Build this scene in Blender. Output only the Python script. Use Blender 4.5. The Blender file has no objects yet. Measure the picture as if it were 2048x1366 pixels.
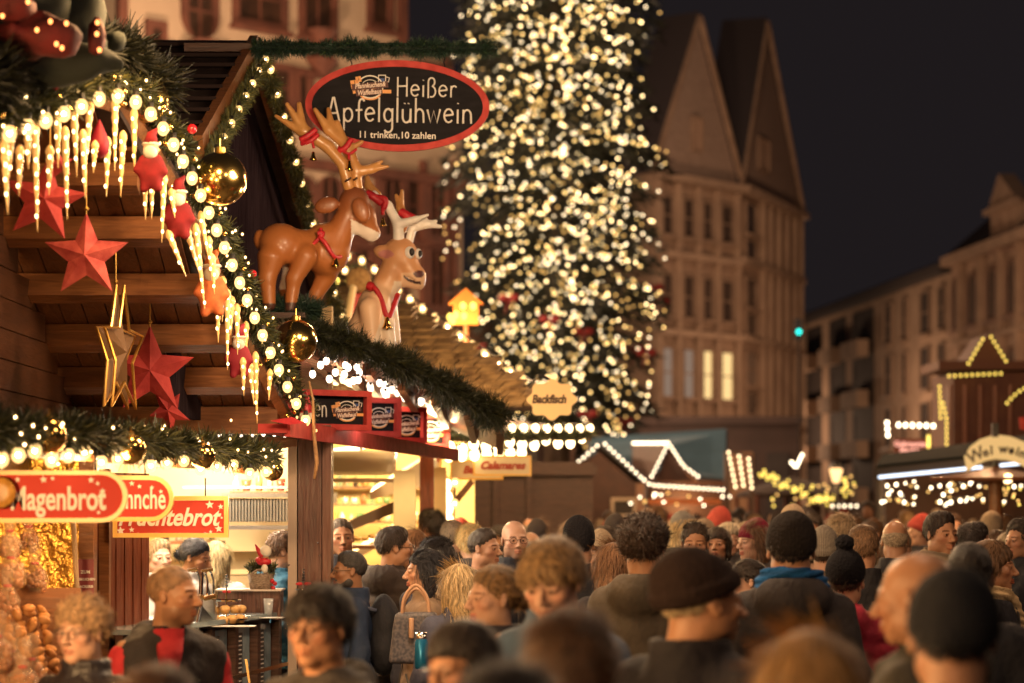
import bpy, math, random
import numpy as np
from mathutils import Vector, Matrix, Euler
sc = bpy.context.scene
C = sc.collection
R = math.radians
F = 4835.0; H = 1.88; HY = 1010.0        # focal length in photo pixels, eye height, horizon row
def P(px, py, Y): return Vector(((px-1024)/F*Y, Y, H+(HY-py)/F*Y))
# ---------------------------------------------------------------- camera
cam = bpy.data.cameras.new('camera'); camo = bpy.data.objects.new('camera', cam); C.objects.link(camo)
camo.location = (0, 0, H); camo.rotation_euler = (R(90), 0, 0)
cam.lens = 85; cam.sensor_width = 36; cam.shift_y = 327/2048
cam.clip_start = .5; cam.clip_end = 1500
cam.dof.use_dof = True; cam.dof.focus_distance = 12.8; cam.dof.aperture_fstop = 2.1
sc.camera = camo
# ---------------------------------------------------------------- night sky
W = bpy.data.worlds.new('World'); sc.world = W; W.use_nodes = True
bg = W.node_tree.nodes['Background']
bg.inputs[0].default_value = (.0125, .0098, .0108, 1); bg.inputs[1].default_value = 1
sc.view_settings.view_transform = 'Standard'; sc.view_settings.look = 'None'
sc.view_settings.exposure = 0; sc.view_settings.gamma = 1
sc.cycles.use_denoising = True
try: sc.cycles.denoiser = 'OPENIMAGEDENOISE'
except Exception: pass
sc.cycles.max_bounces = 5; sc.cycles.diffuse_bounces = 2; sc.cycles.glossy_bounces = 3
sc.cycles.transmission_bounces = 4; sc.cycles.transparent_max_bounces = 10
sc.cycles.sample_clamp_indirect = 3; sc.cycles.use_light_tree = True
sc.cycles.caustics_reflective = False; sc.cycles.caustics_refractive = False
# ---------------------------------------------------------------- market lamps, and fill lights added among them
def aim(frm, to): return (Vector(to)-Vector(frm)).to_track_quat('-Z', 'Y').to_euler()
def lamp(name, loc, col, power, size=.15, label=None, kind='POINT', rot=None, sz2=None):
    l = bpy.data.lights.new(name, kind); l.energy = power; l.color = col
    if kind == 'POINT': l.shadow_soft_size = size
    elif kind == 'AREA':
        l.shape = 'RECTANGLE'; l.size = size; l.size_y = sz2 or size
    elif kind == 'SPOT':
        l.shadow_soft_size = size; l.spot_size = R(80); l.spot_blend = .6
    o = bpy.data.objects.new(name, l); C.objects.link(o); o.location = loc
    if rot is not None: o.rotation_euler = rot
    return o
WARM = (1, .62, .28); GOLD = (1, .58, .24); COOL = (.75, .88, 1)
# candy stall canopy lamps; the nearest three are added outside it to light faces
for y, pw in ((3.4, 260), (5.0, 240), (6.6, 170), (10.0, 24), (11.4, 18), (12.6, 16)):
    lamp('canopy_fill_lamp', (-1.86+.12*(y-8.6), y, 1.97), GOLD, pw, .10)
lamp('gable_lamp', (-2.75, 10.9, 2.9), GOLD, 30, .2)
lamp('ridge_fill_lamp', (-1.3, 9.8, 4.1), GOLD, 120, .2)
lamp('ridge_fill_lamp', (-.1, 10.8, 3.7), (1, .68, .4), 260, .3)  # added in mid-air to light the reindeer and the oval sign
# pancake house
lamp('kitchen_lamp', (-2.3, 15.0, 2.5), (1, .82, .6), 230, .2)
lamp('kitchen_lamp', (-1.95, 16.2, 2.45), (1, .8, .52), 150, .2)
lamp('canopy_fill_lamp', (-.95, 14.6, 2.45), (1, .8, .62), 18, .1)
lamp('canopy_fill_lamp', (-.85, 16.8, 2.64), (1, .75, .5), 12, .1)
_fl = lamp('flood_lamp', (1.0, 18.2, 3.1), COOL, 110, .12, kind='SPOT', rot=aim((1.0, 18.2, 3.1), (-.85, 14.3, 3.05)))
_fl.data.spot_size = R(24)
# fish stall
lamp('fish_stall_lamp', (-1.6, 20.6, 2.55), (1, .70, .33), 520, .25)
lamp('fish_stall_lamp', (-.6, 21.8, 2.55), (1, .70, .33), 420, .25)
lamp('eave_fill_lamp', (-.55, 17.9, 2.5), (1, .72, .36), 170, .12)  # added before the eave to brighten the stall posts
lamp('sign_fill_lamp', (-.35, 12.4, 2.95), (1, .66, .36), 28, .08)  # fill light added in mid-air before the red signs
lamp('fish_stall_lamp', (-.7, 24.5, 3.4), (1, .66, .28), 200, .25)
lamp('roof_fill_lamp', (-1.0, 18.9, 4.0), (1, .62, .26), 300, .25)  # added in the air before the roof to brighten the shingles
# unseen warm lights over the square, the nearer ones added for rims
for (x, y, z, pw) in ((4.0, 21, 4.2, 560), (.6, 25, 4.6, 560), (7.5, 38, 5, 500), (2.5, 46, 5.5, 600), (10, 62, 6, 900), (-3, 52, 6, 900)):
    lamp('square_fill_light', (x, y, z), (1, .56, .27), pw, .3)
lamp('square_fill_light', (1.2, 7.5, 4.4), (1, .66, .42), 100, .3)  # this and the next three: overhead fill added to brighten faces
lamp('square_fill_light', (-.2, 2.0, 3.4), (1, .68, .44), 130, .3)
lamp('square_fill_light', (4.2, 10.5, 4.0), (1, .62, .36), 130, .3)
lamp('square_fill_light', (2.2, 16, 4.4), (1, .62, .36), 190, .3)
# floodlights on the facades
lamp('facade_lamp', (-9, 64, 7), (1, .64, .37), 7800, .6)
lamp('facade_lamp', (-5, 60, 15), (1, .64, .37), 7800, .6)
lamp('facade_lamp', (6, 92, 5), (1, .64, .40), 1100, .6)
lamp('facade_lamp', (7, 86, 11), (1, .64, .40), 2400, .6)
lamp('facade_lamp', (7, 90, 20), (1, .64, .42), 2800, .6)  # extra light added high up to brighten the gables
lamp('facade_lamp', (17, 104, 6), (1, .60, .36), 1500, .6)
lamp('facade_lamp', (16, 130, 6), (1, .60, .36), 1900, .6)
lamp('facade_lamp', (15, 158, 6), (1, .6, .36), 1500, .6)

# ---------------------------------------------------------------- materials
MATS = {}
def mat(name, col, rough=.6, metal=0, col2=None, scale=8, bump=0, bscale=None, emit=None, estr=0, stretch=None, spec=None, sample=True,
        trans=0, alpha=1, coat=0, attr=None, sheen=0, detail=4, wood=False):
    if name in MATS: return MATS[name]
    m = bpy.data.materials.new(name); MATS[name] = m; m.use_nodes = True
    nt = m.node_tree; b = nt.nodes['Principled BSDF']; L = nt.links.new
    c4 = lambda c: (c[0], c[1], c[2], 1)
    b.inputs['Base Color'].default_value = c4(col); b.inputs['Roughness'].default_value = rough; b.inputs['Metallic'].default_value = metal
    if spec is not None: b.inputs['Specular IOR Level'].default_value = spec
    if trans: b.inputs['Transmission Weight'].default_value = trans
    if alpha < 1: b.inputs['Alpha'].default_value = alpha
    if coat: b.inputs['Coat Weight'].default_value = coat; b.inputs['Coat Roughness'].default_value = .12
    if sheen: b.inputs['Sheen Weight'].default_value = sheen
    if emit is not None:
        b.inputs['Emission Color'].default_value = c4(emit); b.inputs['Emission Strength'].default_value = estr
        if not sample: m.cycles.emission_sampling = 'NONE'
    if col2 is not None or bump or attr:
        tc = nt.nodes.new('ShaderNodeTexCoord'); mp = nt.nodes.new('ShaderNodeMapping'); L(tc.outputs['Object'], mp.inputs[0])
        if stretch: mp.inputs['Scale'].default_value = stretch
        no = nt.nodes.new('ShaderNodeTexNoise'); no.inputs['Scale'].default_value = scale; no.inputs['Detail'].default_value = detail
        L(mp.outputs[0], no.inputs['Vector'])
        src = None
        if wood: no.inputs['Distortion'].default_value = 1.2
        if col2 is not None:
            cr = nt.nodes.new('ShaderNodeValToRGB'); L(no.outputs[0], cr.inputs[0])
            cr.color_ramp.elements[0].position = .32; cr.color_ramp.elements[1].position = .68
            cr.color_ramp.elements[0].color = c4(col); cr.color_ramp.elements[1].color = c4(col2); src = cr.outputs[0]
        if attr:
            at = nt.nodes.new('ShaderNodeAttribute'); at.attribute_name = 'col'
            mx = nt.nodes.new('ShaderNodeMix'); mx.data_type = 'RGBA'; mx.blend_type = 'MULTIPLY'; mx.inputs[0].default_value = 1
            L(at.outputs['Color'], mx.inputs[6])
            if src: L(src, mx.inputs[7])
            else: mx.inputs[7].default_value = c4(col)
            src = mx.outputs[2]
        if src: L(src, b.inputs['Base Color'])
        if bump:
            n2 = no
            if bscale:
                n2 = nt.nodes.new('ShaderNodeTexNoise'); n2.inputs['Scale'].default_value = bscale; n2.inputs['Detail'].default_value = 3; L(mp.outputs[0], n2.inputs['Vector'])
            bp = nt.nodes.new('ShaderNodeBump'); bp.inputs['Strength'].default_value = bump; bp.inputs['Distance'].default_value = .02
            L(n2.outputs[0], bp.inputs['Height']); L(bp.outputs[0], b.inputs['Normal'])
    return m
def glow(name, col, s, sample=True):
    if name in MATS: return MATS[name]
    m = bpy.data.materials.new(name); MATS[name] = m; m.use_nodes = True; nt = m.node_tree
    nt.nodes.remove(nt.nodes['Principled BSDF']); e = nt.nodes.new('ShaderNodeEmission')
    e.inputs[0].default_value = (*col, 1); e.inputs[1].default_value = s
    nt.links.new(e.outputs[0], nt.nodes['Material Output'].inputs[0])
    if not sample: m.cycles.emission_sampling = 'NONE'
    return m
BULB = glow('bulb_warm', (1, .66, .3), 9, False)
BULBN = bpy.data.materials.new('bulb_glass_gold'); MATS['bulb_glass_gold'] = BULBN; BULBN.use_nodes = True
_n = BULBN.node_tree; _n.nodes.remove(_n.nodes['Principled BSDF']); _e = _n.nodes.new('ShaderNodeEmission'); _e.inputs[0].default_value = (1, .58, .2, 1); _e.inputs[1].default_value = 3.2
_t = _n.nodes.new('ShaderNodeBsdfTransparent'); _m = _n.nodes.new('ShaderNodeMixShader'); _m.inputs[0].default_value = .5
_n.links.new(_t.outputs[0], _m.inputs[1]); _n.links.new(_e.outputs[0], _m.inputs[2]); _n.links.new(_m.outputs[0], _n.nodes['Material Output'].inputs[0]); BULBN.cycles.emission_sampling = 'NONE'
FILA = glow('filament', (1, .66, .3), 110, True)
BULBW = glow('bulb_white', (1, .80, .52), 7, False)
BULBE = glow('bulb_eave', (1, .72, .36), 8, True)
BULBC = glow('bulb_clear', (1, .78, .58), 5, True)
BULBY = glow('bulb_yellow', (1, .68, .12), 3.0, False)
TREEB = [glow('tree_bulb_a', (1, .70, .32), 10, False), glow('tree_bulb_b', (1, .62, .20), 6, False), glow('tree_bulb_c', (1, .75, .44), 6, False), glow('tree_bulb_d', (1, .55, .15), 2.6, False)]
wood_dark = mat('wood_dark', (.045, .02, .014), .5, col2=(.09, .04, .026), scale=5, stretch=(1, 1, 12), bump=.3, wood=True)
wood_post = mat('wood_post', (.07, .028, .022), .38, col2=(.17, .075, .055), scale=6, stretch=(9, 9, .7), bump=.35, wood=True)
wood_warm = mat('wood_warm', (.15, .055, .018), .45, col2=(.26, .10, .034), scale=4, stretch=(1, 9, 9), bump=.25, wood=True)
wood_plank = mat('wood_plank', (.09, .032, .012), .3, col2=(.16, .058, .02), scale=4, stretch=(9, 1, 9), bump=.2, wood=True)
wood_wall = mat('wood_wall', (.05, .018, .009), .4, col2=(.09, .034, .014), scale=4, stretch=(9, 1, 9), bump=.2, wood=True)
wood_red = mat('wood_redbrown', (.12, .03, .014), .45, col2=(.2, .055, .026), scale=4, stretch=(9, 9, 1), bump=.3, wood=True)
roof_dark = mat('roof_dark', (.02, .012, .012), .55, col2=(.04, .024, .022), scale=9, bump=.4)
needle = mat('needles', (.022, .026, .011), .55, attr=True)
needle_tree = mat('needles_tree', (.011, .014, .006), .6, attr=True)
gold = mat('gold_ball', (1, .66, .2), .16, 1)
gold_matt = mat('gold_matt', (.75, .45, .12), .35, 1)
red_paint = mat('red_paint', (.58, .08, .07), .6, spec=.15, col2=(.42, .045, .04), scale=14, bump=.1)
red_sign = mat('red_sign', (.62, .075, .055), .75, spec=.12, col2=(.52, .06, .045), scale=2)
yellow_edge = mat('yellow_edge', (.95, .55, .12), .35)
white_paint = mat('white_paint', (.9, .86, .76), .7, spec=.1)
chalk = mat('chalkboard', (.009, .008, .010), .7, spec=.15, col2=(.016, .014, .017), scale=9, stretch=(1, 1, 3))
chalk_white = mat('chalk_white', (.82, .78, .72), .6)
red_cloth = mat('red_ribbon', (.45, .012, .025), .45, col2=(.6, .03, .04), scale=40, bump=.2)
star_red = mat('star_felt', (.34, .035, .035), .85, col2=(.62, .12, .10), scale=16, bump=.5, detail=8)
star_dark = mat('star_darkfelt', (.3, .02, .02), .8, col2=(.42, .04, .035), scale=16, bump=.5, detail=8)
steel = mat('steel', (.55, .55, .55), .28, 1, col2=(.45, .45, .45), scale=12, stretch=(1, 1, 20))
chrome = mat('chrome', (.8, .8, .8), .1, 1)
cream = mat('cream_panel', (.85, .68, .4), .5, col2=(.78, .6, .34), scale=3)
black = mat('black_rubber', (.015, .014, .014), .5)
glass = mat('glass_clear', (1, 1, 1), .03, trans=1)
plaster = mat('plaster_tan', (.50, .37, .27), .85, col2=(.40, .29, .205), scale=.35, bump=.1)
stone_red = mat('stone_red', (.16, .055, .035), .8, col2=(.1, .035, .024), scale=1.5, bump=.3)
stone_br = mat('stone_brown', (.35, .235, .16), .85, col2=(.24, .155, .105), scale=1.3, bump=.2)
glass_dark = mat('glass_dark', (.02, .018, .018), .15, col2=(.05, .035, .03), scale=.9)
slate = mat('slate', (.05, .042, .042), .8, col2=(.035, .025, .022), scale=3, stretch=(1, 1, 6), bump=.4)

# ---------------------------------------------------------------- mesh helpers
def link(name, me, m=None, parent=None, smooth=False):
    o = bpy.data.objects.new(name, me); C.objects.link(o)
    if m is not None:
        for k in (m if isinstance(m, (list, tuple)) else [m]): me.materials.append(k)
    if parent is not None: o.parent = parent
    if smooth: me.polygons.foreach_set('use_smooth', [True]*len(me.polygons))
    return o
def tag(o, label, cat, group=None, kind=None):
    if label: o['label'] = label
    if cat: o['category'] = cat
    if group: o['group'] = group
    if kind: o['kind'] = kind
    return o
def thing(name, label, cat, loc=(0, 0, 0), group=None):
    o = bpy.data.objects.new(name, None); C.objects.link(o); o.location = loc; o.empty_display_size = .1
    bpy.context.view_layer.update()
    return tag(o, label, cat, group)
def to_local(o, parent):
    if parent is not None: o.matrix_parent_inverse = Matrix.LocRotScale(parent.location, parent.rotation_euler, None).inverted()
    return o
class MB:
    def __init__(s): s.v = []; s.f = []; s.mi = []; s.c = None
    def add(s, vs, fs, mi=0):
        n = len(s.v); s.v.extend([tuple(v) for v in vs]); s.f.extend([tuple(i+n for i in f) for f in fs]); s.mi.extend([mi]*len(fs)); return s
    def box(s, c, d, rot=None, mi=0):
        c = Vector(c); h = Vector(d)/2
        vs = [Vector((x*h.x, y*h.y, z*h.z)) for x in (-1, 1) for y in (-1, 1) for z in (-1, 1)]
        if rot is not None:
            rot = rot if isinstance(rot, Matrix) else Euler(rot).to_matrix()
            vs = [rot @ v for v in vs]
        return s.add([c+v for v in vs], [(0, 1, 3, 2), (4, 6, 7, 5), (0, 4, 5, 1), (2, 3, 7, 6), (0, 2, 6, 4), (1, 5, 7, 3)], mi)
    def beam(s, a, b, w, h, up=(0, 0, 1), mi=0):
        a = Vector(a); b = Vector(b); d = (b-a); l = d.length; d.normalize()
        side = d.cross(Vector(up)).normalized(); u = side.cross(d)
        m = Matrix((d, side, u)).transposed()
        return s.box((a+b)/2, (l, w, h), m, mi)
    def slab(s, pts, n, t, mi=0):        # polygon extruded along n by t
        n = Vector(n).normalized()*t; k = len(pts); pts = [Vector(p) for p in pts]
        return s.add(pts+[p+n for p in pts], [tuple(range(k))[::-1], tuple(range(k, 2*k))]+[(i, (i+1) % k, (i+1) % k+k, i+k) for i in range(k)], mi)
    def tube(s, pts, r, seg=8, mi=0, cap=True):
        pts = [Vector(p) for p in pts]; n = len(pts); rr = r if isinstance(r, (list, tuple)) else [r]*n
        vs = []; up = None
        for i, p in enumerate(pts):
            d = (pts[min(i+1, n-1)]-pts[max(i-1, 0)]).normalized()
            if up is None: up = d.orthogonal().normalized()
            up = (up-d*up.dot(d))
            up = up.normalized() if up.length > 1e-6 else d.orthogonal().normalized()
            w = d.cross(up)
            for k in range(seg):
                a = 2*math.pi*k/seg; vs.append(p+(up*math.cos(a)+w*math.sin(a))*rr[i])
        fs = [(i*seg+k, i*seg+(k+1) % seg, (i+1)*seg+(k+1) % seg, (i+1)*seg+k) for i in range(n-1) for k in range(seg)]
        if cap: fs += [tuple(range(seg))[::-1], tuple(range((n-1)*seg, n*seg))]
        return s.add(vs, fs, mi)
    def lathe(s, prof, c=(0, 0, 0), seg=16, mi=0, axis=None):
        c = Vector(c); vs = []; q = Vector((0, 0, 1)).rotation_difference(Vector(axis)) if axis is not None else None
        for r, z in prof:
            for k in range(seg):
                a = 2*math.pi*k/seg; v = Vector((r*math.cos(a), r*math.sin(a), z))
                if q: v = q @ v
                vs.append(c+v)
        n = len(prof)
        return s.add(vs, [(i*seg+k, i*seg+(k+1) % seg, (i+1)*seg+(k+1) % seg, (i+1)*seg+k) for i in range(n-1) for k in range(seg)], mi)
    def ball(s, c, r, seg=12, mi=0, rings=None):
        rings = rings or seg//2; sx, sy, sz = r if isinstance(r, (tuple, list)) else (r, r, r)
        vs = [(c[0]+sx*math.sin(math.pi*i/rings)*math.cos(2*math.pi*k/seg), c[1]+sy*math.sin(math.pi*i/rings)*math.sin(2*math.pi*k/seg), c[2]+sz*math.cos(math.pi*i/rings)) for i in range(rings+1) for k in range(seg)]
        return s.add(vs, [(i*seg+k, (i+1)*seg+k, (i+1)*seg+(k+1) % seg, i*seg+(k+1) % seg) for i in range(rings) for k in range(seg)], mi)
    def mesh(s, name):
        me = bpy.data.meshes.new(name); me.from_pydata(s.v, [], s.f)
        if s.mi and max(s.mi) > 0: me.polygons.foreach_set('material_index', s.mi)
        if s.c is not None:
            at = me.color_attributes.new('col', 'FLOAT_COLOR', 'POINT'); at.data.foreach_set('color', np.asarray(s.c, dtype=np.float32).ravel())
        me.validate(); me.update(); return me
    def build(s, name, m, parent=None, smooth=False, world=True):
        o = link(name, s.mesh(name), m, parent, smooth)
        if world: to_local(o, parent)
        return o
def bulbs(pts, r, m, parent, name='light_bulb', seg=8, cap=100, squash=1.25, socket=True):
    """the nearest hundred bulbs are objects of their own, the rest one mesh"""
    ms = m if isinstance(m, list) else [m]
    protos = []
    for k in ms:
        b = MB()
        b.ball((0, 0, 0), (r, r, r*squash), seg, 0)
        if k is BULBN: b.ball((0, 0, 0), r*.36, 6, 2)
        if socket: b.lathe([(r*.5, r*squash*.8), (r*.5, r*squash*1.6), (0.001, r*squash*1.65)], (0, 0, 0), 6, 1)
        me = b.mesh(name); me.materials.append(k); me.materials.append(black); me.materials.append(FILA); me.polygons.foreach_set('use_smooth', [True]*len(me.polygons)); protos.append(me)
    pts = list(pts)
    for p in pts[:cap]:
        o = bpy.data.objects.new(name, protos[rnd.randrange(len(ms))]); C.objects.link(o); o.location = p; o.parent = parent; to_local(o, parent)
    if len(pts) > cap:
        b = MB()
        for p in pts[cap:]: b.ball(p, (r, r, r*squash), seg, rnd.randrange(len(ms)))
        o = b.build(name+'_mass', ms, parent, True); o['kind'] = 'stuff'
rnd = random.Random(7)
def along(pts, step, start=0):
    pts = [Vector(p) for p in pts]; out = []; d = start
    for a, b in zip(pts, pts[1:]):
        l = (b-a).length
        while d <= l: out.append(a.lerp(b, d/l)); d += step
        d -= l
    return out
def alongpx(pts, step, start=0):
    pts = [Vector(p) for p in pts]; out = []; d = start; pr = lambda p: Vector((p.x/p.y*F, (p.z-H)/p.y*F))
    for a, b in zip(pts, pts[1:]):
        l = (pr(b)-pr(a)).length
        while d <= l and l > 0: out.append(a.lerp(b, d/l)); d += step
        d -= l
    return out
def smoothpts(pts, n=6):
    pts = [Vector(p) for p in pts]; out = []
    for i in range(len(pts)-1):
        p0 = pts[max(i-1, 0)]; p1 = pts[i]; p2 = pts[i+1]; p3 = pts[min(i+2, len(pts)-1)]
        for k in range(n):
            t = k/n; out.append(.5*((2*p1)+(-p0+p2)*t+(2*p0-5*p1+4*p2-p3)*t*t+(-p0+3*p1-3*p2+p3)*t**3))
    return out+[pts[-1]]
def garland(pts, r, dens, name='garland', parent=None, m=None, L=.05, w=.004, tint=1., seed=1, core=.4):
    """a bushy tinsel or fir garland: thousands of thin needle blades round a wire"""
    g = np.random.default_rng(seed); b = MB(); cs = []
    pts = smoothpts(pts, 8); ls = along(pts, 1.0/dens)
    b.tube(pts, r*core, 7); cs += [(.5*tint, .5*tint, .5*tint, 1)]*len(b.v)
    n = len(ls); P0 = np.array([tuple(p) for p in ls]); T = np.gradient(P0, axis=0); T /= np.linalg.norm(T, axis=1)[:, None]+1e-9
    D = g.normal(size=(n, 3)); D -= T*(D*T).sum(1)[:, None]; D /= np.linalg.norm(D, axis=1)[:, None]+1e-9
    rr = r*(.35+.5*g.random(n))[:, None]; lump = .75+.5*np.sin(np.arange(n)*14.0/dens+seed)[:, None]*.5+.25*np.sin(np.arange(n)*47.0/dens)[:, None]
    A = P0+D*rr*(.35+.65*g.random(n))[:, None]*np.clip(lump, .4, 1.3); dirs = D+T*g.uniform(-.9, .9, (n, 1))+g.normal(size=(n, 3))*.25; dirs /= np.linalg.norm(dirs, axis=1)[:, None]
    E = A+dirs*((r-rr*.3)*lump*.45+L*g.uniform(.3, 1, (n, 1))); S = np.cross(dirs, g.normal(size=(n, 3))); S /= np.linalg.norm(S, axis=1)[:, None]+1e-9
    V = np.stack([A-S*w, A+S*w, E+S*w*.25, E-S*w*.25], 1).reshape(-1, 3)
    k = len(b.v); b.v.extend(map(tuple, V.tolist())); b.f.extend([(k+4*i, k+4*i+1, k+4*i+2, k+4*i+3) for i in range(n)]); b.mi.extend([0]*n)
    br = g.uniform(.5, 1.9, n)*tint; glint = g.random(n) < (.3 if tint > 1.2 else .1)
    for i in range(n):
        c = (br[i]*2.2, br[i]*1.7, br[i]*.7, 1) if glint[i] else (br[i], br[i], br[i], 1)  # brighter gold blades paint the bulb glints into the needle colour
        cs += [c]*4
    b.c = cs
    return b.build(name, m or needle, parent)
def text(body, size, m, parent, M, extrude=.002, offset=0, shear=0, sx=1, align='CENTER', name='lettering', spacing=1):
    cu = bpy.data.curves.new(name, 'FONT'); cu.body = body; cu.size = size; cu.extrude = extrude; cu.offset = offset; cu.shear = shear
    cu.align_x = align; cu.align_y = 'CENTER'; cu.space_character = spacing; cu.resolution_u = 4
    t = bpy.data.objects.new('tmp', cu); C.objects.link(t); bpy.context.view_layer.update()
    me = bpy.data.meshes.new_from_object(t.evaluated_get(bpy.context.evaluated_depsgraph_get())); bpy.data.objects.remove(t)
    me.materials.clear(); me.transform(M @ Matrix.Diagonal((sx, 1, 1, 1)))
    o = link(name, me, m, parent); to_local(o, parent); return o
def frame(origin, right, up):
    """matrix whose local x runs along right and y along up, z towards the reader"""
    r = Vector(right).normalized(); u = Vector(up); u = (u-r*u.dot(r)).normalized(); n = r.cross(u)
    return Matrix.Translation(origin) @ Matrix((r, u, n)).transposed().to_4x4()
def star2d(n, r1, r2, a0=90): return [((r1 if i % 2 == 0 else r2)*math.cos(R(a0+180*i/n)), (r1 if i % 2 == 0 else r2)*math.sin(R(a0+180*i/n))) for i in range(2*n)]
def plate(b, M, pts2, z0, z1, mi=0):
    k = len(pts2); vs = [M @ Vector((x, y, z0)) for x, y in pts2]+[M @ Vector((x, y, z1)) for x, y in pts2]
    b.add(vs, [tuple(range(k))[::-1], tuple(range(k, 2*k))]+[(i, (i+1) % k, (i+1) % k+k, i+k) for i in range(k)], mi)
def ringplate(b, M, outer, inner, z0, z1, mi=0):
    k = len(outer); V = [M @ Vector((x, y, z)) for z in (z0, z1) for L_ in (outer, inner) for x, y in L_]
    fs = []
    for i in range(k):
        j = (i+1) % k
        fs += [(2*k+i, 2*k+j, 3*k+j, 3*k+i), (i, k+i, k+j, j), (i, j, 2*k+j, 2*k+i), (k+i, 3*k+i, 3*k+j, k+j)]
    b.add(V, fs, mi)
# ---------------------------------------------------------------- signed distance modelling
def V3(*a): return np.array(a, dtype=np.float32)
def ell(p, c, r, rot=None):
    q = p-V3(*c)
    if rot is not None: q = q @ np.array(Euler(rot).to_matrix(), dtype=np.float32)
    r = V3(*r); k0 = np.linalg.norm(q/r, axis=1); k1 = np.linalg.norm(q/(r*r), axis=1)+1e-9
    return k0*(k0-1)/k1
def cap(p, a, b, ra, rb=None):
    rb = ra if rb is None else rb; a = V3(*a); b = V3(*b); d = b-a; t = np.clip(((p-a)@d)/(d@d+1e-12), 0, 1)
    return np.linalg.norm(p-a-t[:, None]*d, axis=1)-(ra+(rb-ra)*t)
def smin(a, b, k):
    h = np.maximum(k-np.abs(a-b), 0)/k; return np.minimum(a, b)-h*h*k*.25
def smax(a, b, k): return -smin(-a, -b, k)
def U(k, *fs):
    r = fs[0]
    for f in fs[1:]: r = smin(r, f, k)
    return r
def snet(f, lo, hi, h):
    lo = np.array(lo, dtype=np.float32); hi = np.array(hi, dtype=np.float32); n = np.ceil((hi-lo)/h).astype(int)+1
    ax = [lo[i]+h*np.arange(n[i], dtype=np.float32) for i in range(3)]
    G = np.stack(np.meshgrid(*ax, indexing='ij'), -1).reshape(-1, 3); v = f(G).reshape(n).astype(np.float32)
    cx, cy, cz = n-1; cn = [(i, j, k) for i in (0, 1) for j in (0, 1) for k in (0, 1)]
    val = {c: v[c[0]:c[0]+cx, c[1]:c[1]+cy, c[2]:c[2]+cz] for c in cn}
    acc = np.zeros((cx, cy, cz, 3), np.float32); cnt = np.zeros((cx, cy, cz), np.float32)
    for a in cn:
        for d in range(3):
            if a[d]: continue
            b = list(a); b[d] = 1; b = tuple(b); va, vb = val[a], val[b]; m = (va < 0) != (vb < 0)
            t = np.where(m, va/(va-vb+1e-12), 0); 
            for q in range(3): acc[..., q] += np.where(m, a[q]+(t if q == d else 0), 0)
            cnt += m
    act = cnt > 0; idx = -np.ones((cx, cy, cz), int); idx[act] = np.arange(act.sum())
    ii = np.argwhere(act); verts = lo+h*(ii+acc[act]/cnt[act][:, None]); quads = []
    for d in range(3):
        e, g_ = [(1, 2), (2, 0), (0, 1)][d]
        sl0 = [slice(1, n[i]-1) for i in range(3)]; sl0[d] = slice(0, n[d]-1); sl1 = list(sl0); sl1[d] = slice(1, n[d])
        s0 = v[tuple(sl0)] < 0; s1 = v[tuple(sl1)] < 0; m = s0 != s1
        pos = np.argwhere(m); 
        if not len(pos): continue
        off = np.ones(3, int); off[d] = 0; pos = pos+off
        def at(de, dg):
            q = pos.copy(); q[:, e] -= de; q[:, g_] -= dg; return idx[q[:, 0], q[:, 1], q[:, 2]]
        Q = np.stack([at(1, 1), at(0, 1), at(0, 0), at(1, 0)], 1); inside = s0[m]
        Q[~inside] = Q[~inside][:, ::-1]; quads.append(Q)
    return verts.astype(np.float32), np.concatenate(quads)
def amesh(name, v, q, col=None, mi=None, smooth=True):
    me = bpy.data.meshes.new(name); me.vertices.add(len(v)); me.vertices.foreach_set('co', np.asarray(v, np.float32).ravel())
    q = np.asarray(q); me.loops.add(q.size); me.loops.foreach_set('vertex_index', q.ravel().astype(np.int32))
    me.polygons.add(len(q)); me.polygons.foreach_set('loop_start', (np.arange(len(q))*4).astype(np.int32))
    try: me.polygons.foreach_set('loop_total', np.full(len(q), 4, np.int32))
    except Exception: pass
    if mi is not None: me.polygons.foreach_set('material_index', np.asarray(mi, np.int32))
    if col is not None:
        c = np.ones((len(v), 4), np.float32); c[:, :3] = col; at = me.color_attributes.new('col', 'FLOAT_COLOR', 'POINT'); at.data.foreach_set('color', c.ravel())
    me.update(calc_edges=True)
    if smooth: me.polygons.foreach_set('use_smooth', [True]*len(q))
    return me
def wob(p, s, seed=0):
    a = p*s+seed*1.7
    return np.sin(a[:, 0]+1.3*np.sin(a[:, 2]*.7+seed))*np.sin(a[:, 1]*1.1+np.sin(a[:, 0]*.8))*np.sin(a[:, 2]*.9+1.1*np.sin(a[:, 1]*.6))
# ================================================================ ground
b = MB(); b.add([(-400, -20, 0), (400, -20, 0), (400, 700, 0), (-400, 700, 0)], [(0, 1, 2, 3)])
o = b.build('ground', mat('cobbles', (.06, .05, .045), .5, col2=(.1, .08, .07), scale=3, bump=.6, bscale=9)); o['kind'] = 'structure'
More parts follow.
